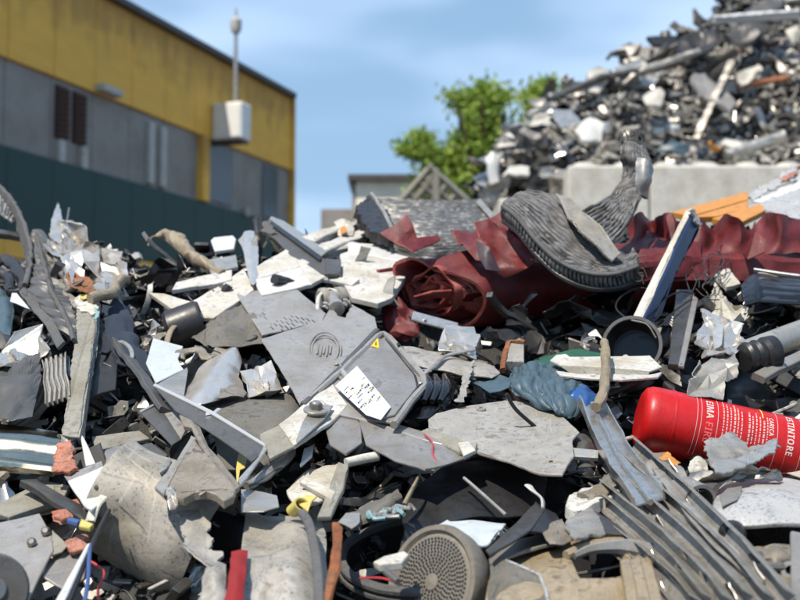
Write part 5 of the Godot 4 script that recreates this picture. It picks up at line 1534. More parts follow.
	T("grey_rod", "grey rod lying below the spotted zinc pipe at the right edge", "rod", [785, 368])
	sweep("", M["mid grey paint"], [[758, 378, 0.12], [812, 352, 0.1]], rect(0.03, 0.016), {"c": 0.002})
	T("black_triangle_sheet", "black three cornered sheet standing behind the fire extinguisher", "sheet", [755, 395])
	mark(756, 392, "the black three cornered sheet")
	patch("", M["black plastic"], [[[726, 362, -0.08], [740, 364, -0.10], [756, 374, -0.12], [776, 396, -0.14], [796, 420, -0.16]], [[726, 385, -0.06], [742, 388, -0.06], [758, 396, -0.07], [775, 408, -0.09], [792, 424, -0.12]], [[727, 412, -0.04], [744, 414, -0.05], [758, 418, -0.06], [774, 424, -0.08], [790, 430, -0.10]]], {"t": 0.004, "c": 0.006})
	T("foil_lump", "crumpled cream and silver foil hanging in folds, right of the leaning blue bar", "foil", [715, 340])
	mark(715, 345, "the hanging crumpled foil")
	plate("cream_top", M["cream"], [[700, 308, 0.1], [709, 292, 0.08], [718, 281, 0.06], [728, 292, 0.08], [742, 306, 0.1], [743, 318, 0.12], [726, 322, 0.16], [712, 320, 0.16]], {"facet": 0.085, "amp": 0.25, "c": 0.01, "seg": 0.016, "ang": 28.0, "torn": 0.002})
	plate("silver_middle", M["foil"], [[700, 334, 0.12], [708, 318, 0.14], [726, 320, 0.16], [740, 318, 0.14], [744, 336, 0.15], [738, 352, 0.17], [722, 360, 0.19], [706, 356, 0.17], [697, 346, 0.14]], {"facet": 0.08, "amp": 0.3, "c": 0.012, "k": 12.0, "seg": 0.014, "ang": 26.0, "torn": 0.002})
	plate("lower_fold", M["dull aluminium"], [[698, 362, 0.16], [712, 356, 0.18], [734, 352, 0.17], [738, 366, 0.17], [725, 385, 0.18], [718, 397, 0.18], [694, 396, 0.16], [692, 380, 0.15]], {"facet": 0.08, "amp": 0.3, "c": 0.012, "k": 12.0, "seg": 0.014, "ang": 26.0, "torn": 0.002})
	plate("chrome_flake", M["chrome"], [[712, 330, 0.2], [724, 322, 0.2], [722, 344, 0.21], [714, 350, 0.21]], {"c": 0.03, "k": 20.0, "seg": 0.015, "ang": 20.0})
	for k in 5:
		sweep("shred", M["foil"], [[694 + k * 5, 378 + (k % 3) * 7, 0.1], [691 + k * 6, 384 + (k % 3) * 6, 0.1], [694 + k * 5, 390 + (k % 2) * 6, 0.1]], rect(0.01, 0.004), {"sub": 4})
	T("grey_batten", "flat dark grey batten standing left of the hanging foil", "batten", [682, 330])
	plate("", M["dark steel"], [[676, 292, 0.1], [692, 292, 0.1], [690, 320, 0.1], [682, 368, 0.12], [668, 366, 0.12], [672, 330, 0.1]], {"t": 0.014, "c": 0.003})
	T("thin_batten", "narrow dark batten right of the dark grey batten", "batten", [690, 335])
	plate("", M["mid grey paint"], [[693, 296, 0.12], [698, 300, 0.12], [684, 368, 0.13], [678, 367, 0.13]], {"t": 0.008, "c": 0.002})
	T("wire_tangle", "tangle of thin rusty wires below the maroon roll's right half", "wire", [708, 275])
	mark(706, 272, "the tangle of thin wires")
	for k in 9:
		var p := []
		var x := 690.0 + k * 3
		var y := 292.0 - k * 1.5
		for i in 6:
			p.append([x, y, 0.2 + rng.randf_range(-0.03, 0.03)])
			x += rng.randf_range(-7, 11)
			y += rng.randf_range(-14, 8)
		sweep("wire", M["dark steel"], p, circ(0.0014, 6), {"sub": 6})
	sweep("wire", M["dark steel"], [[706, 275, 0.22], [704, 262, 0.22], [710, 254, 0.22], [722, 256, 0.22], [722, 266, 0.22], [712, 268, 0.22]], circ(0.0018, 6), {"sub": 6})
	for k in 4:
		T("black_cable", ["thin black cable hanging in a loop left of the black cup", "thin black cable arching over the foot of the leaning blue bar", "black cable looping behind the dark grey batten", "thin cable end sticking out right of the hanging foil"][k], "cable", [620, 310])
		var p = [[[628, 320, 0.12], [616, 308, 0.14], [622, 296, 0.16], [640, 288, 0.18], [655, 292, 0.18]], [[655, 318, 0.16], [664, 300, 0.2], [680, 292, 0.2], [695, 294, 0.18]], [[640, 332, 0.12], [660, 326, 0.14], [676, 310, 0.16], [690, 300, 0.16]], [[744, 314, 0.12], [762, 312, 0.12], [780, 306, 0.12]]][k]
		sweep("", M["cable black"], p, circ(0.0022, 8), {"sub": 8})
	T("cream_wedge", "small cream wedge between the wire tangle and the black profile", "wedge", [728, 278])
	plate("", M["cream"], [[714, 276, 0.1], [728, 270, 0.08], [740, 286, 0.1], [726, 290, 0.12]], {"t": 0.012, "c": 0.008})
	T("black_cup", "black round plastic cup with a pale eyelet, open towards the camera", "cup", [632, 345])
	mark(630, 345, "the black cup")
	var fc := L([632, 345, 0.14])
	var dir := (eye - R.position - fc).normalized()
	dir = (dir + Vector3(-0.12, 0.25, 0)).normalized()
	lathe("cup", M["black gloss"], fc - dir * 0.07, fc, [[0, 0.045], [0.05, 0.055], [1, 0.066], [1, 0.061], [0.12, 0.05]], {"n": 44})
	lathe("rim", M["rubber"], fc - dir * 0.006, fc + dir * 0.004, [[0, 0.06], [0, 0.0675], [1, 0.0675], [1, 0.06]], {"n": 44, "loop": true})
	lathe("eyelet", M["dirty white"], fc - dir * 0.062 + Vector3(-0.025, -0.018, 0.02), fc - dir * 0.05 + Vector3(-0.025, -0.018, 0.02), [[0, 0.004], [0, 0.008], [1, 0.008], [1, 0.004]], {"n": 20, "loop": true})
	sweep("painted_highlight", M["dull aluminium"], [fc + dir * 0.006 + Vector3(0.0, 0.055, 0), fc + dir * 0.006 + Vector3(0.035, 0.045, 0), fc + dir * 0.006 + Vector3(0.055, 0.015, 0)], rect(0.006, 0.003), {"sub": 6})  # pale strip stands for the highlight along the rim
	T("white_channel", "long white plastic channel lying across the heap in front of the black cup", "channel", [600, 366])
	mark(590, 366, "the long white channel")
	plate("upper_wall", M["dirty white"], [[550, 361, 0.12], [556, 356, 0.1], [566, 355, 0.1], [570, 358, 0.11], [650, 357, 0.1], [662, 368, 0.12], [650, 372, 0.14], [600, 368, 0.14], [560, 366, 0.14]], {"t": 0.006, "c": 0.002})
	plate("inner_face", M["olive grey paint"], [[560, 366, 0.14], [600, 368, 0.14], [650, 371, 0.14], [648, 377, 0.14], [606, 376, 0.14], [572, 374, 0.14]], {"t": 0.004, "c": 0.002})
	plate("lower_wall", M["dirty white"], [[556, 372, 0.15], [580, 375, 0.16], [606, 375, 0.15], [648, 376, 0.15], [662, 373, 0.14], [658, 378, 0.17], [622, 381, 0.19], [590, 379, 0.18], [560, 376, 0.17]], {"t": 0.006, "c": 0.002})
	T("beige_stick", "beige bent stick standing across the white channel", "stick", [603, 378])
	sweep("", M["beige plastic"], [[604, 342, 0.22], [606, 356, 0.23], [606, 378, 0.23], [602, 396, 0.22], [596, 408, 0.22]], circ(0.0105, 10), {"sub": 6, "c": 0.003})
	T("blue_plastic_bag", "slack grey blue plastic bag with a bright blue torn side, left of the beige stick", "plastic bag", [555, 390])
	mark(550, 390, "the grey blue bag")
	patch("bag", M["blue film"], [[[512, 374, 0.08], [522, 365, 0.06], [540, 363, 0.06], [556, 365, 0.06], [572, 372, 0.06]], [[510, 382, 0.14], [526, 376, 0.16], [544, 374, 0.16], [564, 378, 0.15], [584, 384, 0.12]], [[514, 392, 0.16], [530, 390, 0.19], [550, 390, 0.2], [570, 391, 0.18], [590, 394, 0.13]], [[530, 402, 0.15], [545, 405, 0.18], [560, 410, 0.18], [574, 408, 0.16], [586, 406, 0.13]], [[556, 412, 0.14], [562, 416, 0.15], [568, 418, 0.15], [572, 418, 0.14], [576, 416, 0.13]]], {"su": 20, "sv": 14, "c": 0.0131, "k": 12.0, "t": 0.002, "ang": 30.0, "rib": [0, 7, 0.0019], "jit": 1, "torn": 0.003})
	patch("blue_side", M["bright blue film"], [[[570, 391, 0.19], [582, 386, 0.17], [594, 392, 0.14]], [[570, 400, 0.16], [584, 398, 0.19], [598, 402, 0.14]], [[578, 412, 0.15], [588, 413, 0.17], [598, 410, 0.13]]], {"c": 0.03, "k": 16.0, "t": 0.002})
	plate("loose_end", M["blue film"], [[470, 382, 0.08], [490, 374, 0.08], [512, 378, 0.12], [510, 388, 0.14], [490, 392, 0.14]], {"c": 0.03, "k": 14.0, "t": 0.003})
	T("rusty_box_piece", "small grey metal box piece with rusty rim behind the blue bag", "box piece", [514, 352])
	plate("face", M["dusty grey"], [[508, 346, 0.04], [524, 348, 0.04], [524, 366, 0.06], [506, 366, 0.06]], {"t": 0.02, "c": 0.004})
	sweep("rusty_rim", M["orange brown"], [[504, 370, 0.07], [504, 352, 0.07], [508, 342, 0.06], [524, 345, 0.05]], rect(0.012, 0.014), {"sub": 4, "c": 0.006})
	T("green_sheet", "dark green sheet in the shade behind the white channel", "sheet", [560, 348])
	plate("", M["green plastic"], [[520, 372, 0.02], [540, 356, 0.0], [580, 350, -0.02], [615, 356, -0.02], [600, 366, 0.02], [550, 372, 0.04]], {"t": 0.004, "c": 0.01})
	T("foil_wrap", "crumpled silver wrapper below the maroon roll's open end", "wrapper", [460, 340])
	plate("", M["foil"], [[438, 352, 0.1], [443, 334, 0.08], [456, 325, 0.06], [470, 324, 0.06], [474, 336, 0.08], [483, 342, 0.09], [474, 354, 0.12], [456, 352, 0.12]], {"facet": 0.06, "amp": 0.3, "c": 0.01, "seg": 0.014, "ang": 26.0})
	T("silver_bar_on_roll", "short silver bar with two rivets under the maroon roll's spiral end", "bar", [435, 322])
	sweep("bar", M["aluminium"], [[412, 316, 2.82], [457, 328, 2.82]], rect(0.032, 0.008), {"roll": -20, "c": 0.001})
	for q in [[425, 320], [447, 326]]:
		lathe("rivet", M["zinc"], [q[0], q[1], 2.815], [q[0], q[1] - 1, 2.807], [[0, 0.005], [1, 0.003]], {"n": 10})
	T("grey_long_rail", "long bent grey sheet metal rail left of the blue bag", "rail", [445, 360])
	mark(440, 362, "the long grey rail")
	patch("rail", M["dusty grey"], [[[396, 346, 0.06], [420, 350, 0.06], [455, 357, 0.06], [494, 368, 0.06]], [[398, 354, 0.1], [422, 358, 0.11], [456, 364, 0.11], [500, 374, 0.1]], [[400, 362, 0.11], [424, 368, 0.12], [458, 374, 0.12], [492, 380, 0.1]]], {"su": 5, "sv": 5, "t": 0.004, "c": 0.008})
	sweep("hook", M["dull aluminium"], [[424, 374, 0.14], [436, 364, 0.15], [446, 356, 0.14], [462, 352, 0.13], [474, 350, 0.12]], rect(0.01, 0.005), {"sub": 6})
	T("torn_tag", "torn grey metal tag hanging down from the long grey rail", "tag", [465, 382])
	plate("", M["dusty grey"], [[462, 364, 0.14], [474, 360, 0.13], [470, 376, 0.15], [464, 402, 0.18], [456, 403, 0.18], [462, 384, 0.16]], {"c": 0.014, "k": 20.0, "torn": 0.004, "seg": 0.012})
	T("black_shiny_film", "glossy black film bunched up right of the electrical box lid", "film", [440, 392])
	mark(442, 392, "the glossy black film")
	patch("", M["black film"], [[[424, 376, 0.04], [440, 372, 0.04], [458, 376, 0.02]], [[424, 388, 0.1], [442, 386, 0.12], [456, 388, 0.08]], [[418, 402, 0.12], [438, 402, 0.14], [452, 400, 0.1]], [[404, 418, 0.14], [428, 418, 0.14], [440, 414, 0.1]]], {"su": 10, "sv": 10, "c": 0.06, "k": 14.0, "ang": 50.0, "t": 0.003})
	for k in 3:
		sweep("shiny_fold", M["black gloss"], [[426 + k * 9, 376, 0.13], [430 + k * 8, 388, 0.17], [424 + k * 8, 402, 0.17]], circ(0.012, 10), {"sub": 6, "scale": [0.5, 1, 0.5]})
	T("oval_plate", "flat oval grey white plate with scuffs and rivet holes, in the middle of the heap", "plate", [505, 435])
	mark(505, 435, "the oval plate")
	plate("plate", M["dusty grey"], [[428, 421, 0.17], [436, 415, 0.16], [470, 406, 0.13], [505, 401, 0.11], [535, 402, 0.11], [556, 412, 0.13], [572, 427, 0.16], [579, 434, 0.18], [573, 442, 0.19], [574, 458, 0.22], [562, 475, 0.24], [540, 474, 0.24], [510, 464, 0.22], [488, 456, 0.21], [460, 446, 0.2], [435, 436, 0.18], [429, 428, 0.175]], {"t": 0.005, "c": 0.006, "k": 5.0, "torn": 0.0015})
	for q in [[481, 409], [551, 463]]:
		lathe("rivet_hole", M["olive grey paint"], [q[0], q[1], 0.152 if q[0] < 500 else 0.229], [q[0], q[1] - 1, 0.157 if q[0] < 500 else 0.234], [[0, 0.004], [0, 0.010], [1, 0.009], [1, 0.004]], {"n": 18, "loop": true})
	sweep("lower_strip", M["olive grey paint"], [[424, 432, 0.17], [450, 443, 0.2], [464, 449, 0.21], [476, 448, 0.22]], rect(0.03, 0.01), {"c": 0.006})
	plate("bent_tab", M["cream"], [[458, 446, 0.22], [468, 443, 0.22], [476, 453, 0.23], [464, 457, 0.235]], {"t": 0.008, "c": 0.01})
	T("pink_wire", "thin pink and white wire lying on the broad grey channel", "wire", [433, 452])
	sweep("", M["cable red"], [[424, 434, 0.21], [432, 442, 0.225], [433, 454, 0.225], [437, 462, 0.225]], circ(0.0015, 8), {"sub": 6})
	T("bent_aluminium_channel", "bright bent aluminium channel running down from the beige stick", "channel", [620, 450])
	mark(614, 440, "the bright bent channel")
	sweep("channel", M["aluminium"], [[590, 404, 0.16], [602, 428, 0.18], [612, 450, 0.2], [626, 470, 0.22], [650, 503, 0.25]], chan(0.052, 0.016, 0.003), {"sub": 5, "c": 0.003, "k": 7.0, "roll": 10, "twist": -20})
	sweep("inner_rib", M["aluminium"], [[592, 404, 0.175], [604, 428, 0.195], [614, 450, 0.215], [628, 470, 0.235], [651, 502, 0.265]], rect(0.008, 0.01), {"sub": 5, "c": 0.001})
	T("flattened_tube", "flattened dark grey tube left of the bright bent channel", "tube", [580, 455])
	patch("", M["dark grey paint"], [[[572, 438, 0.1], [582, 434, 0.1], [592, 440, 0.08]], [[573, 452, 0.15], [584, 450, 0.17], [596, 452, 0.12]], [[576, 470, 0.13], [588, 470, 0.15], [600, 470, 0.1]]], {"c": 0.02, "k": 12.0})
	T("grey_crossbar", "pale blue grey crossbar left of the bright bent channel", "bar", [585, 456])
	sweep("", M["zinc"], [[572, 454, 0.19], [598, 456, 0.19]], rect(0.026, 0.01), {"c": 0.003})

func wrap_text(s: String, size: float, a: Vector3, ax: Vector3, x: Vector3, y: Vector3, r: float, along: float, start: float, m: Material, part: String, parent: Node) -> void:
	# lettering laid round a cylinder: reading round it, tops of the letters towards the far end of the axis
	var tm := TextMesh.new()
	tm.text = s
	var f := SystemFont.new()
	f.font_names = PackedStringArray(["Droid Sans"])
	f.font_weight = 700
	tm.font = f
	tm.font_size = 32
	tm.pixel_size = size / 24.0
	tm.depth = 0.0
	tm.curve_step = 2.0
	tm.horizontal_alignment = HORIZONTAL_ALIGNMENT_LEFT
	var arr := tm.get_mesh_arrays()
	var v: PackedVector3Array = arr[Mesh.ARRAY_VERTEX]
	var idx: PackedInt32Array = arr[Mesh.ARRAY_INDEX] if arr[Mesh.ARRAY_INDEX] != null else PackedInt32Array(range(v.size()))
	var out := PackedVector3Array()
	for p in v:
		var w := start + p.x / r
		out.append(a + ax * (along + p.y) + (x * cos(w) + y * sin(w)) * (r + 0.0006))
	put(part, build(out, [idx], [m], 60.0), parent)

func extinguisher() -> void:
	T("fire_extinguisher", "red fire extinguisher cylinder with white printed Italian instructions, lying in the scrap", "fire extinguisher", [720, 436])
	mark(690, 425, "the red fire extinguisher")
	var a := L([644, 418, 2.22])
	var b := L([838, 462, 2.20])
	var len_ := a.distance_to(b)
	var r := 0.067
	var red: Material = M["red paint"]
	var body := lathe("cylinder", red, a, b, [[-0.03, 0.0], [-0.03, r * 0.6], [-0.026, r * 0.78], [-0.012, r * 0.92], [0.012, r * 0.985], [0.04, r], [0.115, r], [0.118, r + 0.0012], [0.128, r + 0.0012], [0.131, r], [0.9, r], [0.96, r * 0.85], [1.0, r * 0.5]], {"n": 72, "ang": 50.0})
	lathe("neck", M["dark steel"], b, b + (b - a).normalized() * 0.05, [[0, 0.03], [1, 0.028]], {"n": 20})
	var ax := (b - a).normalized()
	# the angle that faces the camera
	var x := ax.cross(Vector3(0.1, 1, 0.05)).normalized()
	var y := ax.cross(x)
	var to := (eye - R.position - a)
	to = (to - ax * to.dot(ax)).normalized()
	# going down the visible side: from the top edge over the front
	var upv := Vector3(0, 1, 0)
	upv = (upv - ax * upv.dot(ax)).normalized()
	var frontv := upv.cross(ax)
	if frontv.dot(to) < 0.0:
		frontv = -frontv
	var ink: Material = M["white ink"]
	var px := func(q: float) -> float: return (q - 644.0) / 194.0 * len_     # place along the axis of a pixel column
	var hoop := func(q: float, w0: float, w1: float, wd: float, m: Material) -> void:
		var v := PackedVector3Array()
		var t := PackedInt32Array()
		for i in 25:
			var w := lerpf(w0, w1, i / 24.0)
			for s in 2:
				v.append(a + ax * (px.call(q) + (s - 0.5) * wd) + (upv * cos(w) + frontv * sin(w)) * (r + 0.0005))
			if i < 24:
				t.append_array(PackedInt32Array([i * 2, i * 2 + 1, i * 2 + 2, i * 2 + 1, i * 2 + 3, i * 2 + 2]))
		put("printed_line", build(v, [t], [m], 80.0), body)
	for q in [[688.0, ink], [692.0, ink], [708.0, ink], [766.0, ink], [790.0, ink]]:
		hoop.call(q[0], 0.12, 2.4, 0.0009, q[1])
	hoop.call(752.0, -0.2, 0.7, 0.0018, M["label yellow"])
	hoop.call(776.0, 0.2, 2.4, 0.0012, M["pale red ink"])
	wrap_text("EIMA", 0.0145, a, ax, upv, frontv, r, px.call(700.0), 0.42, ink, "lettering", body)
	wrap_text("FIRE", 0.015, a, ax, upv, frontv, r, px.call(700.0), 1.24, M["pale red ink"], "lettering", body)
	wrap_text("ESTINTORE", 0.0135, a, ax, upv, frontv, r, px.call(779.0), 0.30, ink, "lettering", body)
	wrap_text("CARICA", 0.009, a, ax, upv, frontv, r, px.call(760.0), 0.62, ink, "lettering", body)
	# small print: rows of words too fine to read
	var st := SurfaceTool.new()
	st.begin(Mesh.PRIMITIVE_TRIANGLES)
	for row in 13:
		var q := 713.0 + row * 3.55
		if row == 6:
			continue
		var w := 0.28 + 0.1 * (row % 3) + 0.03 * row
		var end := 1.75 + rng.randf_range(-0.15, 0.2)
		var h := 0.0034 if row % 4 == 3 else 0.0024
		while w < end:
			var wd := rng.randf_range(0.03, 0.14)
			var n := maxi(1, int(wd / 0.03))
			for k in n:
				var w0 := w + wd * k / n
				var w1 := w + wd * (k + 0.78) / n
				var pts := []
				for c in [[w0, 0.0], [w0, h], [w1, h], [w1, 0.0]]:
					pts.append(a + ax * (px.call(q) + c[1]) + (upv * cos(c[0]) + frontv * sin(c[0])) * (r + 0.0006))
				for i in [0, 1, 2, 0, 2, 3]:
					st.add_vertex(pts[i])
			w += wd + 0.028
	st.generate_normals()
	st.set_material(ink)
	put("small_print", st.commit(), body)

# ---------------------------------------------------------------- the nearest row
func front_row() -> void:
	T("dented_pipe", "big dented dirty grey metal pipe with a torn hole, lower left", "pipe", [200, 560])
	mark(135, 540, "the big dented pipe")
	mark(290, 560, "the right half of the big dented pipe")
	var pm: Material = M["dirty pipe metal"]
	var arc := []
	for i in 49:
		var w := TAU * (0.04 + 0.92 * i / 48.0) - 2.2
		arc.append(Vector2(cos(w), sin(w)) * 0.103 * (1.0 + 0.03 * sin(3.0 * w + 1.0)))
	sweep("left_shell", pm, [[111, 501, 1.905], [140, 513, 1.895], [165, 524, 1.885], [190, 535, 1.88], [211, 545, 1.875]], ribbon(arc, 0.005), {"sub": 10, "c": 0.018, "k": 3.5, "ang": 45.0, "em": M["dull aluminium"]})
	patch("right_shell", pm, [[[247, 500, 0.1], [244, 528, 0.17], [240, 560, 0.21], [236, 600, 0.2], [246, 650, 0.14]], [[262, 516, 0.13], [268, 540, 0.17], [264, 566, 0.2], [262, 606, 0.19], [268, 650, 0.14]], [[294, 517, 0.12], [296, 536, 0.19], [294, 566, 0.22], [296, 606, 0.2], [300, 650, 0.14]], [[320, 514, 0.06], [326, 534, 0.13], [328, 566, 0.16], [332, 606, 0.15], [334, 650, 0.1]]], {"su": 10, "sv": 10, "t": 0.004, "c": 0.012, "k": 6.0, "ang": 40.0})
	plate("torn_lip", pm, [[178, 512, 0.2], [196, 511, 0.2], [211, 524, 0.2], [206, 532, 0.2], [212, 540, 0.21], [206, 551, 0.21], [222, 552, 0.22], [214, 566, 0.24], [186, 548, 0.23]], {"t": 0.004, "c": 0.006, "torn": 0.003, "seg": 0.014})
	plate("inside_shade", M["black film"], [[196, 500, -0.04], [250, 496, -0.04], [256, 560, 0.0], [196, 566, 0.0]], {"t": 0.004})  # black back plate paints the shade inside the pipe
	patch("dented_bulge", pm, [[[206, 570, 0.225], [216, 562, 0.225], [226, 566, 0.215]], [[202, 584, 0.235], [214, 580, 0.25], [226, 582, 0.23]], [[200, 604, 0.225], [214, 606, 0.24], [225, 606, 0.225]]], {"c": 0.01, "k": 16.0, "t": 0.004})
	T("red_strap", "dark red strap hanging over the big dented pipe below its hole", "strap", [238, 575])
	patch("", M["red strap"], [[[231, 551, 0.23], [240, 550, 0.235], [248, 551, 0.23]], [[230, 570, 0.24], [238, 570, 0.245], [246, 570, 0.24]], [[227, 590, 0.24], [235, 590, 0.25], [244, 590, 0.24]], [[222, 612, 0.23], [232, 612, 0.24], [242, 612, 0.23]]], {"c": 0.01, "k": 20.0, "t": 0.003})
	T("bluish_tin_piece", "small shiny bluish tin piece between the cast bracket and the pipe's hole", "tin", [260, 500])
	plate("", M["zinc"], [[241, 488, 0.2], [250, 489, 0.2], [277, 496, 0.2], [279, 506, 0.21], [264, 512, 0.23], [241, 512, 0.22]], {"c": 0.008, "k": 14.0})
	T("bent_dark_sheet", "bent dark sheet with pale rolled rim right of the cast bracket", "sheet", [268, 472])
	patch("sheet", M["dark grey paint"], [[[246, 484, 0.16], [262, 470, 0.12], [284, 455, 0.1], [296, 448, 0.08]], [[250, 488, 0.2], [268, 480, 0.19], [285, 466, 0.15], [296, 455, 0.11]]], {"c": 0.008, "t": 0.004})
	sweep("rim", M["dull aluminium"], [[246, 485, 0.19], [262, 477, 0.18], [280, 466, 0.16], [292, 452, 0.13]], circ(0.008, 8), {"sub": 5, "c": 0.004})
	T("yellow_strip", "yellow strip standing beside the stone grey tank's lower end", "strip", [243, 463])
	plate("", M["yellow plastic"], [[238, 455, 0.16], [241, 452, 0.16], [247, 458, 0.16], [245, 468, 0.17], [240, 470, 0.17], [237, 490, 0.19], [236, 468, 0.17]], {"c": 0.006, "k": 20.0})
	T("white_corner", "small white triangular corner piece below the bolted bracket", "corner", [306, 455])
	plate("", M["white paint"], [[300, 466, 0.16], [304, 450, 0.14], [314, 446, 0.13], [312, 456, 0.16]], {"t": 0.006, "c": 0.003})
	T("cream_window_frame", "broken cream plastic frame corner below the bolted bracket", "frame", [315, 490])
	mark(316, 488, "the broken cream frame")
	patch("panel", M["cream"], [[[286, 490, 0.1], [302, 478, 0.1], [322, 468, 0.1], [338, 464, 0.08]], [[290, 500, 0.14], [306, 490, 0.15], [326, 482, 0.15], [338, 478, 0.13]], [[304, 510, 0.15], [314, 506, 0.17], [326, 500, 0.17], [334, 496, 0.14]]], {"c": 0.01, "t": 0.006, "k": 10.0})
	plate("side_post", M["olive grey paint"], [[338, 464, 0.16], [349, 468, 0.16], [343, 490, 0.19], [331, 517, 0.21], [317, 519, 0.21], [326, 498, 0.19]], {"t": 0.008, "c": 0.004})
	plate("cross_rail", M["cream"], [[300, 484, 0.17], [306, 479, 0.17], [336, 494, 0.19], [332, 502, 0.2]], {"t": 0.01, "c": 0.004})
	sweep("rod", M["cream"], [[346, 463, 0.18], [362, 459, 0.18], [378, 456, 0.18]], circ(0.009, 10), {})
	T("yellow_cup", "small yellow plastic cup below the broken cream frame", "cup", [298, 508])
	lathe("cup", M["yellow plastic"], [292, 512, 0.18], [302, 504, 0.22], [[0, 0.010], [0.1, 0.013], [1, 0.015], [1, 0.012], [0.3, 0.010]], {"n": 22, "squash": 0.8})
	plate("flap", M["yellow plastic"], [[296, 503, 0.21], [306, 495, 0.2], [317, 497, 0.2], [312, 502, 0.21], [308, 512, 0.22]], {"t": 0.003, "c": 0.006})
	T("grey_hose", "flat grey rubber hose hanging down in front of the big dented pipe", "hose", [312, 555])
	sweep("", M["rubber"], [[301, 512, 0.22], [308, 522, 0.24], [314, 545, 0.25], [318, 575, 0.25], [319, 612, 0.25]], rect(0.014, 0.008), {"sub": 8})
	T("brown_strap", "rusty orange brown strap hanging left of the black tub", "strap", [332, 560])
	plate("", M["orange brown"], [[332, 523, 0.22], [338, 523, 0.22], [343, 528, 0.22], [341, 556, 0.24], [334, 588, 0.25], [328, 610, 0.25], [322, 610, 0.25], [328, 570, 0.24], [333, 545, 0.235]], {"t": 0.005, "c": 0.006, "torn": 0.0004, "seg": 0.015})
	T("grey_wire_wrap", "curled pale wire ends lying above the black tub", "wire", [385, 510])
	for k in 6:
		var p := []
		var x := 366.0 + k * 6
		for i in 5:
			p.append([x + rng.randf_range(-5, 7), 516 - k * 1.4 + rng.randf_range(-5, 4), 0.18 + rng.randf_range(-0.015, 0.02)])
			x += 4
		sweep("wire", M[["cyan plastic", "dull aluminium", "zinc"][k % 3]], p, circ(0.0036, 7), {"sub": 5})
	T("rag_bundle", "grey brown rag bundle above the black tub with a shiny white end", "rag", [375, 508])
	mark(372, 508, "the grey brown rag bundle")
	patch("rag", M["stone grey"], [[[344, 518, 0.12], [362, 506, 0.1], [384, 496, 0.1], [398, 490, 0.08]], [[348, 524, 0.16], [366, 514, 0.17], [388, 502, 0.16], [402, 496, 0.12]], [[352, 530, 0.15], [370, 522, 0.16], [392, 510, 0.14], [404, 502, 0.1]]], {"c": 0.02, "k": 14.0, "su": 6, "sv": 6})
	plate("shiny_end", M["zinc"], [[338, 522, 0.19], [346, 514, 0.18], [360, 514, 0.18], [360, 522, 0.2], [352, 529, 0.21]], {"c": 0.012, "k": 18.0})
	T("broom_stick_end", "thin beige wooden lath standing at the left of the black sheet", "lath", [412, 490])
	sweep("", M["beige plastic"], [[404, 506, 0.18], [412, 490, 0.19], [420, 474, 0.19]], rect(0.007, 0.012), {"scale": [1.0, 0.8, 0.4]})
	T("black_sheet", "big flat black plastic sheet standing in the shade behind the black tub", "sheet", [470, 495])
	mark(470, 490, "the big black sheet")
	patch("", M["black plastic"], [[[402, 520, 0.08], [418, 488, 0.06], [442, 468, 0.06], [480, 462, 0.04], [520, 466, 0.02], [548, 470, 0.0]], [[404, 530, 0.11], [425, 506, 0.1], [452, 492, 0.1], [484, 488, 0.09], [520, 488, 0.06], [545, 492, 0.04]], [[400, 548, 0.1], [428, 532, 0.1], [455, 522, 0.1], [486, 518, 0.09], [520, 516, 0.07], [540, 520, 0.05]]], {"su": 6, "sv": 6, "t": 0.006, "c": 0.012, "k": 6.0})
	T("pale_rod", "thin pale rod leaning on the big black sheet", "rod", [485, 496])
	sweep("", M["zinc"], [[464, 478, 0.15], [478, 490, 0.15], [506, 515, 0.16]], circ(0.003, 8), {"sub": 4})
	T("black_tub", "round black plastic tub with a thick rim, lower middle", "tub", [430, 552])
	mark(375, 555, "the black tub")
	var c := L([429, 552, 0.06])
	var up := Vector3(-0.06, 0.965, 0.25).normalized()
	lathe("tub", M["black plastic"], c - up * 0.16, c, [[0, 0.0], [0, 0.10], [0.1, 0.115], [0.9, 0.135], [0.92, 0.145], [1.0, 0.145], [1.0, 0.136], [0.12, 0.11], [0.1, 0.0]], {"n": 64, "c": 0.004})
	lathe("rim", M["rubber"], c - up * 0.004, c + up * 0.005, [[0, 0.134], [0, 0.149], [0.6, 0.149], [1, 0.146], [1, 0.136]], {"n": 64, "loop": true, "c": 0.003})  # paler than the tub: worn edge and its highlight put into colour
	lathe("rim_ridge", M["rubber"], c - up * 0.016, c - up * 0.011, [[0, 0.145], [0, 0.151], [1, 0.151], [1, 0.145]], {"n": 64, "loop": true, "c": 0.003})
	T("white_flat_scrap", "white flat plastic piece lying in the black tub", "plastic piece", [462, 532])
	patch("", M["pale blue white"], [[[431, 530, 0.16], [446, 521, 0.15], [452, 522, 0.15], [478, 522, 0.14], [506, 524, 0.14]], [[434, 535, 0.18], [450, 530, 0.18], [468, 532, 0.18], [488, 533, 0.17], [502, 530, 0.16]], [[440, 538, 0.18], [456, 540, 0.19], [474, 544, 0.19], [488, 546, 0.18], [496, 536, 0.17]]], {"c": 0.01, "k": 12.0, "t": 0.005})
	T("white_stick", "short white stick lying in the black tub", "stick", [392, 561])
	plate("", M["cream"], [[374, 566, 0.2], [384, 560, 0.2], [404, 554, 0.2], [409, 558, 0.2], [402, 566, 0.21], [380, 568, 0.21]], {"t": 0.012, "c": 0.003})
	T("screw_end", "grey screw end standing in front of the black tub", "screw", [390, 578])
	sweep("shank", M["steel"], [[386, 572, 0.24], [398, 582, 0.25]], circ(0.005, 8), {})
	sweep("pink_wire", M["cable red"], [[360, 578, 0.22], [380, 578, 0.24], [396, 582, 0.24]], circ(0.0015, 6), {"sub": 4})
	# perforated disc
	T("perforated_disc", "round grey speaker cover with a pattern of small holes, bottom middle", "speaker cover", [438, 572])
	mark(440, 570, "the round speaker cover")
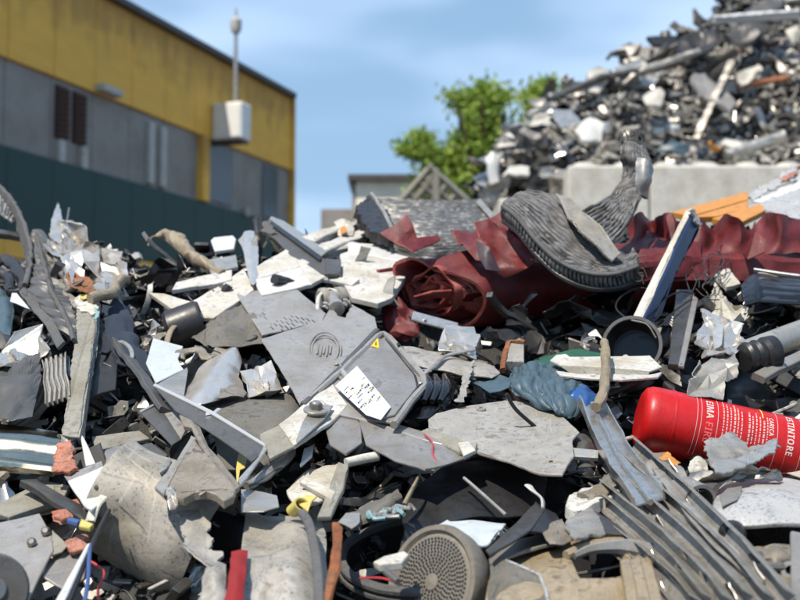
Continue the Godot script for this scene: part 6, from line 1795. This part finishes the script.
	var f := L([432, 582, 0.13])
	var n := Vector3(-0.66, 0.30, 0.68).normalized()
	lathe("housing", M["grille grey"], f - n * 0.06, f + n * 0.004, [[0, 0.0], [0, 0.06], [0.1, 0.07], [0.5, 0.082], [0.85, 0.086], [1.0, 0.083], [1.0, 0.076], [0.9, 0.070], [0.9, 0.0]], {"n": 64, "ang": 40.0})
	lathe("grille", M["grille grey"], f - n * 0.006, f + n * 0.001, [[0, 0.0], [0, 0.071], [0.7, 0.071], [1.0, 0.066], [1.0, 0.0]], {"n": 48})
	var hx := n.cross(Vector3.UP).normalized()
	var hy := n.cross(hx)
	var mm := MultiMesh.new()
	mm.transform_format = MultiMesh.TRANSFORM_3D
	var hole := CylinderMesh.new()
	hole.top_radius = 0.0021
	hole.bottom_radius = 0.0021
	hole.height = 0.001
	hole.radial_segments = 8
	hole.material = M["black plastic"]
	mm.mesh = hole
	var at := []
	for ring in range(3, 14):
		var rr := ring * 0.0049
		var count := int(TAU * rr / 0.0064)
		for i in count:
			var w := TAU * i / count + ring * 0.21
			at.append(f + n * 0.0012 + hx * cos(w) * rr + hy * sin(w) * rr)
	mm.instance_count = at.size()
	for i in at.size():
		mm.set_instance_transform(i, Transform3D(Basis(hx, n, hy), at[i]))
	var mi := MultiMeshInstance3D.new()
	mi.name = "holes"
	mi.multimesh = mm
	mi.set_meta("kind", "stuff")
	R.add_child(mi)
	lathe("centre_boss", M["grille grey"], f, f + n * 0.004, [[0, 0.013], [0.6, 0.012], [1, 0.0]], {"n": 20})
	# wedge and clip behind the tan housing
	T("black_wedge", "black folded sheet metal wedge right of the black tub", "wedge", [530, 530])
	mark(530, 530, "the black wedge")
	plate("face", M["dark steel"], [[486, 552, 0.2], [512, 528, 0.18], [536, 502, 0.15], [544, 512, 0.18], [530, 532, 0.21], [490, 556, 0.23]], {"t": 0.005, "c": 0.003})
	plate("top", M["black plastic"], [[536, 502, 0.15], [556, 514, 0.14], [562, 526, 0.16], [550, 534, 0.19], [530, 533, 0.21], [544, 512, 0.18]], {"t": 0.005, "c": 0.006})
	patch("rusty_mouth", M["cast metal"], [[[542, 532, 0.19], [552, 524, 0.18], [562, 520, 0.17]], [[546, 540, 0.22], [556, 536, 0.22], [568, 530, 0.2]], [[550, 546, 0.22], [560, 546, 0.22], [572, 540, 0.2]]], {"c": 0.02, "k": 24.0})
	T("white_clip", "small twisted white plastic clip standing on the black wedge", "clip", [536, 495])
	sweep("", M["white paint"], [[528, 485, 0.16], [533, 491, 0.17], [542, 499, 0.17], [543, 510, 0.17]], rect(0.013, 0.004), {"sub": 5, "twist": 80})
	T("grey_stepped_part", "grey ribbed metal part with torn end behind the tan housing", "part", [590, 520])
	plate("body", M["dull aluminium"], [[564, 524, 0.2], [590, 510, 0.18], [600, 522, 0.2], [606, 532, 0.21], [576, 542, 0.24]], {"t": 0.006, "c": 0.01, "torn": 0.005, "seg": 0.012})
	plate("side", M["dark steel"], [[590, 510, 0.18], [618, 526, 0.2], [628, 536, 0.21], [606, 534, 0.215], [600, 522, 0.2]], {"t": 0.005, "c": 0.004})
	T("crumbly_slab", "crumbling beige slab of rubble left of the fanned aluminium strips", "rubble", [598, 500])
	plate("slab", M["dirty white"], [[570, 500, 0.15], [596, 490, 0.14], [618, 484, 0.14], [622, 496, 0.16], [600, 508, 0.18], [576, 516, 0.18], [564, 512, 0.17]], {"t": 0.02, "c": 0.02, "k": 16.0, "torn": 0.008, "seg": 0.014})
	plate("brown_layer", M["cast metal"], [[580, 496, 0.18], [608, 484, 0.17], [618, 490, 0.18], [590, 503, 0.19]], {"t": 0.012, "c": 0.03, "k": 24.0, "torn": 0.01, "seg": 0.012})
	# fan of long strips
	var sp := [[[[630, 452, 0.15], [662, 482, 0.19], [702, 520, 0.23], [740, 560, 0.26], [784, 612, 0.29]], "first long aluminium strip of the fan counted from the white shell", 0.062], [[[618, 464, 0.15], [652, 494, 0.19], [692, 530, 0.23], [730, 568, 0.27], [766, 612, 0.3]], "second long aluminium strip of the fan counted from the white shell", 0.05], [[[606, 478, 0.15], [640, 506, 0.19], [682, 544, 0.23], [716, 578, 0.27], [744, 612, 0.3]], "third long aluminium strip of the fan counted from the white shell", 0.056], [[[602, 494, 0.15], [634, 520, 0.19], [670, 552, 0.24], [706, 588, 0.28], [726, 614, 0.3]], "fourth long aluminium strip of the fan counted from the white shell", 0.046], [[[604, 510, 0.15], [636, 538, 0.19], [672, 572, 0.24], [704, 612, 0.28]], "fifth long aluminium strip of the fan counted from the white shell", 0.05], [[[606, 532, 0.15], [640, 558, 0.19], [676, 590, 0.24], [694, 612, 0.27]], "long aluminium strip lowest in the fan, beside the tan housing", 0.04]]
	mark(690, 545, "the fanned aluminium strips")
	for s in sp:
		T("aluminium_strip", s[1], "strip", s[0][0], "fan of long aluminium strips")
		var w: float = s[2]
		sweep("plank", M["dull aluminium"], s[0], ribbon([Vector2(-w * 0.42, 0.018), Vector2(-w * 0.42, 0.0), Vector2(-w * 0.1, 0.0), Vector2(-w * 0.06, 0.005), Vector2(w * 0.22, 0.005), Vector2(w * 0.26, 0.0), Vector2(w * 0.4, 0.0), Vector2(w * 0.4, 0.024)], 0.0022), {"sub": 6, "up": Vector3(-0.42, 0.62, 0.66), "roll": -24, "c": 0.0012, "k": 9.0, "em": M["bright edge"], "ang": 24.0})
		var e := []
		for q in s[0]:
			e.append(L(q))
		for k in 4:
			var x := rng.randf_range(0.1, 0.9) * (e.size() - 1)
			var i := int(x)
			var dir: Vector3 = (e[mini(i + 1, e.size() - 1)] - e[i]).normalized()
			var q: Vector3 = e[i].lerp(e[mini(i + 1, e.size() - 1)], x - i) + dir.cross(Vector3(-0.42, 0.62, 0.66)).normalized() * w * (-0.5 if k % 2 == 0 else 0.5)
			var ln := rng.randf_range(0.012, 0.035)
			plate("torn_flake", M["aluminium"], [q - dir * ln, q + Vector3(-0.004, 0.012, 0.006), q + dir * ln, q + Vector3(0.004, -0.012, 0.004)], {"t": 0.0015, "c": 0.004, "k": 30.0, "seg": 0.01})
	T("silver_strip_right", "silver strip with bright chips running beside the white shell", "strip", [720, 545])
	plate("", M["zinc"], [[652, 470, 0.22], [668, 480, 0.23], [722, 537, 0.28], [765, 580, 0.3], [758, 588, 0.31], [716, 548, 0.29], [690, 520, 0.27]], {"t": 0.004, "c": 0.008, "k": 12.0})
	# tan housing
	T("tan_housing", "tan plastic housing with a handle opening and ridged gold end, at the bottom edge", "housing", [600, 575])
	mark(600, 575, "the tan housing")
	plate("shell", M["tan plastic"], [[492, 566, 0.11], [520, 555, 0.09], [560, 546, 0.09], [600, 540, 0.1], [640, 540, 0.1], [664, 545, 0.1], [674, 560, 0.13], [684, 580, 0.15], [692, 612, 0.2], [484, 612, 0.2], [570, 559, 0.17], [590, 551, 0.18], [612, 550, 0.18], [632, 562, 0.19], [640, 571, 0.19], [615, 580, 0.2], [580, 582, 0.2]], {"t": 0.012, "c": 0.005, "k": 6.0, "seg": 0.02}, [[0, 1, 2, 10, 16, 9], [2, 3, 11, 10], [3, 4, 12, 11], [4, 5, 6, 13, 12], [6, 7, 14, 13], [7, 8, 9, 16, 15, 14]])
	sweep("handle_lip", M["mid grey paint"], [[574, 556, 0.2], [592, 549, 0.205], [620, 547, 0.205], [645, 551, 0.2], [664, 556, 0.2], [676, 563, 0.19]], rect(0.02, 0.024, 0.008), {"sub": 5, "scale": [0.5, 0.8, 1.3, 1.2, 0.5]})
	sweep("handle_lip", M["tan plastic"], [[566, 556, 0.195], [590, 546, 0.195], [625, 541, 0.19], [655, 544, 0.18], [670, 552, 0.18]], circ(0.008, 8), {"sub": 5})
	for k in 3:
		plate("gold_ridge", M["beige plastic"] if k == 1 else M["tan plastic"], [[620 + k * 10, 566 - k, 0.22], [630 + k * 10, 563 - k, 0.22], [640 + k * 12, 612, 0.25], [628 + k * 12, 612, 0.25]], {"t": 0.016, "c": 0.002})
	plate("torn_skin", M["stone grey"], [[490, 568, 0.185], [508, 562, 0.18], [530, 570, 0.19], [540, 578, 0.195], [546, 596, 0.21], [550, 612, 0.215], [486, 612, 0.215]], {"t": 0.006, "c": 0.008, "k": 8.0, "torn": 0.002})
	sweep("torn_edge", M["chipped white"], [[506, 561, 0.19], [528, 569, 0.2], [540, 576, 0.205], [547, 592, 0.22], [551, 612, 0.225]], rect(0.006, 0.006, 0.002), {"c": 0.004, "k": 20.0})
	T("grey_curved_cover", "grey curved cover behind the tan housing, right of the speaker cover", "cover", [520, 552])
	patch("", M["mid grey paint"], [[[488, 556, 0.12], [512, 544, 0.12], [540, 536, 0.12], [556, 534, 0.12]], [[490, 566, 0.15], [516, 555, 0.16], [544, 546, 0.16], [562, 544, 0.15]]], {"t": 0.006, "c": 0.004, "sv": 4})

# ---------------------------------------------------------------- small scrap
func local(p: Array) -> Array:
	return p.map(func(q): return Vector3(q[0], q[1], q[2] if q.size() > 2 else 0.0))

func blob(r: float, n: int) -> Array:
	var out := []
	var a0 := rng.randf() * TAU
	for i in n:
		var a := a0 + TAU * (i + rng.randf_range(-0.3, 0.3)) / n
		var q := r * rng.randf_range(0.55, 1.1)
		out.append(Vector3(cos(a) * q * 1.25, sin(a) * q * 0.8, rng.randf_range(-0.12, 0.12) * r))
	return out

func prototypes() -> Array:
	# one of each kind of small scrap, about 0.2 m long, lying in its own xy plane; [thing, phrase]
	var out := []
	var sheets := [["mid grey paint", "grey painted sheet"], ["aluminium", "bright aluminium sheet"], ["dark steel", "dark steel sheet"], ["dirty white", "white painted sheet"], ["dull aluminium", "dull aluminium sheet"], ["black plastic", "black plastic sheet"], ["dusty grey", "dusty grey sheet"], ["aluminium", "torn silver sheet"], ["zinc", "galvanised sheet"], ["grey paint", "light grey sheet"], ["black gloss", "glossy black sheet"], ["steel", "scratched steel sheet"], ["foil", "shiny thin sheet"]]
	for i in sheets.size():
		var s = sheets[i]
		T("sheet_offcut", s[1], "offcut", Vector3.ZERO)
		var n := 5 + i % 3
		var p := blob(0.1, n)
		# one or two edges are folded up or down into flanges
		var fc := [range(n)]
		for e in 1 + i % 2:
			var j := (e * 3) % n
			var a: Vector3 = p[j]
			var b: Vector3 = p[(j + 1) % n]
			var out_ := Vector3(b.y - a.y, a.x - b.x, 0).normalized()
			var h := rng.randf_range(0.02, 0.05)
			var off := out_ * h * rng.randf_range(0.1, 0.7) + Vector3(0, 0, h * (1.0 if rng.randf() < 0.6 else -1.0))
			fc.append([(j + 1) % n, j, p.size(), p.size() + 1])
			p.append(a.lerp(b, 0.06) + off)
			p.append(b.lerp(a, rng.randf_range(0.06, 0.4)) + off * rng.randf_range(0.6, 1.1))
		plate("sheet", M[s[0]], p, {"t": 0.0025, "facet": 0.085, "amp": 0.12 + 0.06 * (i % 4), "c": 0.012, "k": 12.0, "torn": 0.0025, "seg": 0.02, "ang": 26.0, "em": M["bright edge"] if i % 3 == 0 else M[s[0]]}, fc)
		if i % 3 == 1:
			lathe("rivet", M["zinc"], Vector3(0.03, 0.01, -0.004), Vector3(0.03, 0.01, 0.008), [[0, 0.007], [0.8, 0.007], [1, 0.004]], {"n": 10})
		out.append([R, "bent " + s[1] + " offcut"])
	var foils := [["foil", "shiny crumpled foil"], ["dull aluminium", "dull crumpled aluminium"], ["black film", "crumpled black film"], ["dirty white", "crumpled white sheet"], ["steel", "crumpled steel sheet"]]
	for f in foils:
		T("crumpled_piece", f[1], "scrap", Vector3.ZERO)
		plate("", M[f[0]], blob(0.11, 8), {"t": 0.002, "facet": 0.06, "amp": 0.6, "c": 0.004, "torn": 0.002, "seg": 0.02, "ang": 22.0})
		out.append([R, f[1] + " piece"])
	var bars := [["aluminium", "aluminium angle", ell(0.035, 0.03)], ["mid grey paint", "grey channel", chan(0.04, 0.025)], ["dark steel", "dark square tube", rect(0.026, 0.026)], ["dirty white", "white flat bar", rect(0.04, 0.008)], ["dull aluminium", "corrugated strip", zig(0.06, 4, 0.01)], ["black plastic", "black plastic strip", rect(0.045, 0.012)], ["zinc", "galvanised channel", chan(0.03, 0.03)], ["rust", "rusty flat bar", rect(0.03, 0.006)]]
	for b in bars:
		T("bar_piece", b[1], "bar", Vector3.ZERO)
		sweep("", M[b[0]], local([[-0.16, rng.randf_range(-0.02, 0.02)], [-0.05, 0.0], [0.06, rng.randf_range(-0.02, 0.02)], [0.16, rng.randf_range(-0.05, 0.05), 0.03]]), b[2], {"sub": 3, "c": 0.005, "up": Vector3(0, 0, 1), "twist": rng.randf_range(-30, 30)})
		out.append([R, "short " + b[1]])
	var tubes := [["dull aluminium", "dull metal pipe", 0.013], ["black plastic", "black pipe", 0.016], ["dirty white", "white pipe", 0.012], ["beige plastic", "beige pipe", 0.010]]
	for b in tubes:
		T("pipe_piece", b[1], "pipe", Vector3.ZERO)
		sweep("", M[b[0]], local([[-0.14, 0.0], [-0.03, 0.01], [0.08, 0.0], [0.14, 0.03, 0.02]]), circ(b[2], 14), {"sub": 4, "c": 0.006, "k": 12.0, "up": Vector3(0, 0, 1)})
		out.append([R, "short bent " + b[1]])
	var lumps := [["black plastic", "black plastic lump"], ["cast metal", "dirty casting lump"]]
	for b in lumps:
		T("lump", b[1], "lump", Vector3.ZERO)
		lathe("", M[b[0]], Vector3(-0.06, 0, 0), Vector3(0.06, 0.01, 0.02), [[0, 0.02], [0.1, 0.04], [0.4, 0.055], [0.7, 0.04], [0.75, 0.055], [1.0, 0.03]], {"n": 18, "c": 0.07, "k": 14.0, "ang": 30.0, "squash": 0.7})
		out.append([R, b[1]])
	for b in [["dull aluminium", "metal bracket"], ["dark grey paint", "dark grey bracket"]]:
		T("small_bracket", b[1], "bracket", Vector3.ZERO)
		plate("plate", M[b[0]], local([[-0.1, -0.04], [0.05, -0.05], [0.09, -0.02], [0.1, 0.03], [0.02, 0.05], [-0.02, 0.025], [-0.1, 0.03]]), {"t": 0.006, "c": 0.004})
		plate("flange", M[b[0]], local([[-0.1, -0.04], [0.05, -0.05], [0.05, -0.055, 0.045], [-0.1, -0.045, 0.04]]), {"t": 0.006, "c": 0.003})
		lathe("bolt", M["zinc"], Vector3(0.06, 0.0, 0.0), Vector3(0.06, 0.0, 0.014), [[0, 0.011], [0.8, 0.011], [1, 0.008]], {"n": 6})
		out.append([R, "small bolted " + b[1]])
	for b in [["cable black", "black cable"], ["steel", "wire"]]:
		T("cable_piece", b[1], "cable", Vector3.ZERO)
		var p := []
		var at := Vector3(-0.12, 0, 0)
		for i in 7:
			p.append(at)
			at += Vector3(rng.randf_range(0.0, 0.07), rng.randf_range(-0.06, 0.06), rng.randf_range(-0.02, 0.03))
		sweep("", M[b[0]], p, circ(0.004, 7), {"sub": 6, "up": Vector3(0, 0, 1)})
		out.append([R, "curled " + b[1] + " end"])
	for b in [["aluminium", "silver shaving"], ["steel", "thin steel shaving"], ["dirty white", "white plastic strip"]]:
		T("curled_strip", b[1], "strip", Vector3.ZERO)
		var p := []
		var ph := rng.randf() * TAU
		for i in 9:
			p.append(Vector3(-0.13 + i * 0.032, 0.03 * sin(i * 0.9 + ph), 0.03 * cos(i * 1.1 + ph)))
		sweep("", M[b[0]], p, rect(0.016, 0.0016, 0.0004), {"sub": 4, "up": Vector3(0, 0, 1), "twist": rng.randf_range(90, 260)})
		out.append([R, "curled " + b[1]])
	T("ring_piece", "dark ring", "ring", Vector3.ZERO)
	lathe("", M["dark steel"], Vector3(0, 0, -0.012), Vector3(0, 0, 0.012), [[0, 0.055], [0, 0.07], [1, 0.07], [1, 0.055]], {"n": 32, "loop": true, "c": 0.008})
	out.append([R, "dented dark metal ring"])
	T("flattened_can", "flattened can", "can", Vector3.ZERO)
	lathe("", M["aluminium"], Vector3(-0.07, 0, 0), Vector3(0.07, 0, 0), [[0, 0.0], [0.0, 0.03], [0.08, 0.04], [0.9, 0.04], [1, 0.032], [1, 0.0]], {"n": 24, "c": 0.05, "k": 12.0, "squash": 0.45, "ang": 28.0})
	out.append([R, "flattened aluminium can"])
	return out

func turned(normal: Vector3, spin: float, size: float) -> Basis:
	var z := normal.normalized()
	var x := Vector3(cos(spin), 0.3 * sin(spin), sin(spin))
	x = (x - z * x.dot(z)).normalized()
	return Basis(x, z.cross(x), z).scaled(Vector3(size, size, size))

var labels := {}

func describe(phrase: String, px: float, py: float, marks: Array) -> String:
	# say what the piece lies beside: the landmarks nearest to it, until no other piece has that description
	var m := marks.duplicate()
	m.sort_custom(func(a, b): return Vector2(a[0] - px, a[1] - py).length() < Vector2(b[0] - px, b[1] - py).length())
	for k in mini(4, m.size()):
		var dx: float = px - m[k][0]
		var dy: float = py - m[k][1]
		var where := "right of" if dx > absf(dy) else "left of" if -dx > absf(dy) else "below" if dy > 0 else "above"
		for far in ["just ", ""]:
			var s := "%s %s%s %s" % [phrase, far, where, m[k][2]]
			if not labels.has(s):
				labels[s] = true
				return s
	return "%s near %s" % [phrase, m[0][2]]

func copy_of(p: Array, at: Vector3, b: Basis, label: String, group: String) -> void:
	var o: MeshInstance3D = p[0].duplicate()
	o.name = numbered(str(p[0].name).rstrip("0123456789_"))
	o.transform = Transform3D(b, at)
	o.set_meta("label", label)
	o.set_meta("group", group)
	add_child(o)

var protos := []

func small_scrap() -> void:
	rng.seed = 77
	# loose pieces lying between and under the larger ones
	var count := 0
	var cells := []
	for gy in 15:
		for gx in 24:
			cells.append([gx * 36 - 20 + rng.randf_range(0, 36), 232 + gy * 25 + rng.randf_range(0, 25)])
	var shade := [[85, 325, 155, 450], [150, 310, 210, 345], [300, 455, 480, 525], [395, 455, 560, 530], [555, 380, 645, 440], [0, 470, 100, 515], [660, 290, 800, 420], [0, 265, 60, 350], [430, 330, 520, 400], [100, 265, 160, 300], [690, 490, 720, 540], [60, 560, 110, 600]]  # areas where dark pieces stand in for deep shade
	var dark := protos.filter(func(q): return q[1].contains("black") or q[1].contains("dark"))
	for c in cells:
		var px: float = c[0]
		var py: float = c[1]
		if py < 262 and px > 380:
			continue
		if py < 268 + 8.0 * sin(px * 0.03) and px < 250:
			continue
		if rng.randf() < 0.2:
			continue
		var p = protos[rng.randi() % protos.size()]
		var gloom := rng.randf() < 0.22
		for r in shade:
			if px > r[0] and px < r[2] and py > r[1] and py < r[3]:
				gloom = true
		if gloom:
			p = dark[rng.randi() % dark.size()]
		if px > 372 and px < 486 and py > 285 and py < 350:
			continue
		if py > 290 and py < 352 and px > 440 and px < 660:  # only dark pieces here, standing for the shadow under the roll
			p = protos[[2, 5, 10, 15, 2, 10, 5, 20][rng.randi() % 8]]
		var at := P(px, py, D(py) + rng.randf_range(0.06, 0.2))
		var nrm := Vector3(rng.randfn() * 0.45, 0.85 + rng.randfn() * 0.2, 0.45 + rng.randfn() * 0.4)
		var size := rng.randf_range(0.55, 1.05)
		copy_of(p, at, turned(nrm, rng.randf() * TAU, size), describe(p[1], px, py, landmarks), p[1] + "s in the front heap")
		count += 1
	# a last scatter of small bright and dark bits on top, clear of the big pieces
	var clear := [[262, 290, 428, 455], [425, 398, 582, 480], [630, 380, 800, 540], [90, 445, 350, 600], [385, 520, 700, 600], [335, 240, 660, 340], [610, 205, 800, 310], [150, 370, 300, 470], [0, 515, 55, 600], [140, 262, 320, 330], [255, 215, 345, 280], [535, 345, 665, 385], [505, 360, 600, 420], [560, 455, 780, 600], [60, 290, 100, 440], [68, 440, 140, 515]]
	for i in 420:
		var px := rng.randf_range(0, 800)
		var py := rng.randf_range(262, 600)
		var hit := false
		for c in clear:
			if px > c[0] and px < c[2] and py > c[1] and py < c[3]:
				hit = true
		if hit or py < 275 and px < 250:
			continue
		var p = protos[rng.randi() % protos.size()]
		var nrm := Vector3(rng.randfn() * 0.6, 0.8 + rng.randfn() * 0.3, 0.5 + rng.randfn() * 0.5)
		copy_of(p, P(px, py, D(py) + rng.randf_range(-0.03, 0.06)), turned(nrm, rng.randf() * TAU, rng.randf_range(0.2, 0.45)), describe("small " + p[1].trim_prefix("small "), px, py, landmarks), p[1] + "s in the front heap")
	# the heap goes on to both sides of the frame
	for i in 90:
		var px := rng.randf_range(825, 1000) if i % 2 == 0 else rng.randf_range(-200, -25)
		var py := rng.randf_range(285, 600)
		var p = protos[rng.randi() % protos.size()]
		var nrm := Vector3(rng.randfn() * 0.45, 0.85 + rng.randfn() * 0.2, 0.45 + rng.randfn() * 0.4)
		copy_of(p, P(px, py, D(py) + rng.randf_range(0.03, 0.14)), turned(nrm, rng.randf() * TAU, rng.randf_range(0.6, 1.3)), describe(p[1], px, py, landmarks), p[1] + "s in the front heap")
	for p in protos:
		remove_child(p[0])
		p[0].free()

func far_heap() -> void:
	struct("far_scrap_mound", field(far_rise, -0.2, 12.0, 11.35, 17.0, 0.15, M["heap dirt"]))
	protos = prototypes()
	rng.seed = 41
	var marks := [[498, 155, "its white left tip"], [540, 130, "its low shoulder"], [590, 80, "its white hood"], [590, 160, "the short block"], [640, 120, "its middle"], [690, 150, "the wall seam"], [700, 95, "its long grey plate"], [740, 25, "its white pole"], [745, 80, "its brown plank"], [780, 110, "its right end"], [715, 145, "its orange scrap"], [640, 75, "its dented sheet"]]
	var n := 0
	var tries := 0
	while n < 330 and tries < 4000:
		tries += 1
		var x := rng.randf_range(0.9, 6.6)
		var z := rng.randf_range(11.3, 14.2)
		var y := far_rise(x, z)
		if y < 2.6:
			continue
		var v := look.inverse() * (Vector3(x, y, -z) - eye)
		var px := 400 + v.x / -v.z * F
		var py := 300 - v.y / -v.z * F
		if px > 830 or py < -30:
			continue
		var p = protos[rng.randi() % protos.size()]
		while p[1].contains("lump") or p[1].contains("clod") or p[1].contains("beige") or p[1].contains("shiny") or p[1].contains("silver") or p[1].contains("flattened") and rng.randf() < 0.6 or p[1].contains("white") and rng.randf() < 0.6 or p[1].contains("rusty") and rng.randf() < 0.7:
			p = protos[rng.randi() % protos.size()]
		var nrm := Vector3(rng.randfn() * 0.6 - 0.1, 0.6 + rng.randfn() * 0.3, 0.7 + rng.randfn() * 0.4)
		var size := rng.randf_range(0.9, 2.2) * (2.1 if rng.randf() < (0.5 if p[1].contains("short") else 0.15) else 1.0)
		copy_of(p, Vector3(x, y + 0.05, -z), turned(nrm, rng.randf() * TAU, size), describe(p[1] + " on the far heap,", px, py, marks), p[1] + "s on the far heap")
		n += 1
	# the scrap that spills over the left end of the wall
	for i in 60:
		var px := rng.randf_range(484, 575)
		var py := rng.randf_range(lerpf(158, 112, clampf((px - 484) / 60, 0, 1)), 200)
		var d := rng.randf_range(10.9, 11.6)
		var p = protos[[3, 1, 0, 13, 12, 2, 16, 8, 9, 15, 7, 5][i % 12]]
		copy_of(p, P(px, py, d), turned(Vector3(rng.randfn() * 0.5 - 0.2, 0.5 + rng.randfn() * 0.3, 0.8), rng.randf() * TAU, rng.randf_range(1.0, 2.2)), describe(p[1] + " on the far heap,", px, py, marks), p[1] + "s on the far heap")
	crumbs("distant_fine_scrap", "fine loose shreds between the larger pieces of the far heap", far_rise, 0.6, 7.0, 11.4, 14.4, 9000, 0.03, 0.11, ["aluminium", "black plastic", "dusty grey", "dark steel", "dirty white", "zinc", "dark grey paint", "dull aluminium"])
	# pieces that stand out
	var st := [["white_pole", "long white pole lying level near the top of the far heap", "pole", "white paint", [[714, 20, 12.6], [798, 14, 12.6]], rect(0.10, 0.09)],
		["grey_tube", "long thin grey tube slanting down the far heap from the right", "tube", "mid grey paint", [[606, 88, 12.4], [640, 72, 12.3], [700, 52, 12.3]], circ(0.05, 10)],
		["steel_bar", "long grey steel bar standing askew in the middle of the far heap", "bar", "dark steel", [[732, 62, 12.0], [696, 140, 11.6]], rect(0.07, 0.06)],
		["steel_bar", "long thin bar lying low across the far heap's left half", "bar", "dark grey paint", [[548, 100, 12.0], [600, 78, 12.2], [684, 62, 12.4]], circ(0.04, 8)],
		["brown_plank", "brown rusty plank lying level on the right of the far heap", "plank", "orange brown", [[738, 86, 12.0], [788, 78, 12.0]], rect(0.12, 0.04)],
		["grey_tube", "pale blue tube lying just above the wall top at the right", "tube", "zinc", [[726, 156, 11.4], [784, 136, 11.5]], circ(0.06, 12)]]
	for s in st:
		T(s[0], s[1], s[2], s[4][0])
		sweep("", M[s[3]], s[4], s[5], {"c": 0.01})
	var pl := [["dark_slab", "big dark grey slab leaning at the top of the far heap", "slab", "dark grey paint", [[726, 38, 12.4], [752, 6, 12.9], [784, 2, 13.0], [760, 36, 12.4], [744, 46, 12.2]], 0.06],
		["grey_plate", "long grey plate sloping down the middle of the far heap", "plate", "grey paint", [[690, 76, 12.0], [704, 74, 12.1], [736, 102, 11.8], [728, 112, 11.7], [700, 96, 11.8]], 0.05],
		["white_hood", "white crumpled hood standing on the far heap's skyline", "hood", "dirty white", [[586, 94, 12.2], [590, 72, 12.3], [598, 66, 12.3], [608, 70, 12.3], [606, 86, 12.2], [598, 94, 12.1]], 0.05],
		["dented_hood", "dented pale grey sheet on the far heap's skyline right of the white hood", "sheet", "zinc", [[612, 80, 12.4], [622, 66, 12.5], [640, 56, 12.6], [648, 64, 12.5], [644, 74, 12.3], [624, 82, 12.2]], 0.03],
		["black_sheet", "black sheet standing up on the far skyline below the slab", "sheet", "black plastic", [[676, 52, 12.5], [682, 26, 12.7], [690, 24, 12.7], [700, 34, 12.6], [720, 32, 12.6], [714, 50, 12.3], [694, 56, 12.2]], 0.03],
		["orange_scrap", "small orange scrap just above the wall top", "scrap", "orange paint", [[707, 143, 11.4], [711, 141, 11.4], [721, 148, 11.4], [716, 151, 11.4]], 0.03],
		["cream_board", "cream board among dark scrap at the right of the far heap", "board", "cream", [[736, 74, 12.0], [758, 66, 12.1], [764, 72, 12.0], [742, 84, 11.9]], 0.04],
		["white_sheet", "big white sheet at the far heap's left end, uppermost there", "sheet", "white paint", [[505, 138, 11.3], [522, 120, 11.4], [548, 118, 11.4], [552, 126, 11.3], [530, 144, 11.1], [512, 148, 11.1]], 0.03],
		["white_sheet", "white sheet standing at the far heap's left tip", "sheet", "white paint", [[484, 158, 11.0], [492, 150, 11.0], [500, 156, 11.0], [498, 178, 10.9], [490, 182, 10.9]], 0.03],
		["white_sheet", "white sheet lying on the concrete block left of the bay wall", "sheet", "dirty white", [[502, 180, 10.3], [512, 168, 10.5], [530, 168, 10.5], [528, 180, 10.3]], 0.03],
		["white_sheet", "white lump of sheet just above the short concrete block", "sheet", "white paint", [[574, 130, 11.4], [590, 120, 11.5], [604, 126, 11.4], [600, 140, 11.3], [580, 144, 11.2]], 0.05],
		["white_sheet", "white curled sheet in the middle of the far heap's left half", "sheet", "dirty white", [[642, 96, 11.9], [656, 90, 11.9], [666, 96, 11.8], [660, 108, 11.7], [646, 108, 11.7]], 0.05],
		["blue_sheet", "pale blue sheet lying on the wall top behind the upright black tail", "sheet", "blue film", [[654, 152, 11.3], [672, 142, 11.3], [690, 146, 11.3], [684, 156, 11.2]], 0.03],
		["yellow_lump", "pale yellow lump near the right end of the far heap's top", "lump", "cream", [[786, 32, 12.2], [796, 26, 12.2], [802, 34, 12.2], [792, 44, 12.1]], 0.08]]
	for s in pl:
		T(s[0], s[1], s[2], s[4][0])
		plate("", M[s[3]], s[4], {"t": s[5], "c": 0.12, "k": 2.2, "seg": 0.1, "torn": 0.02})
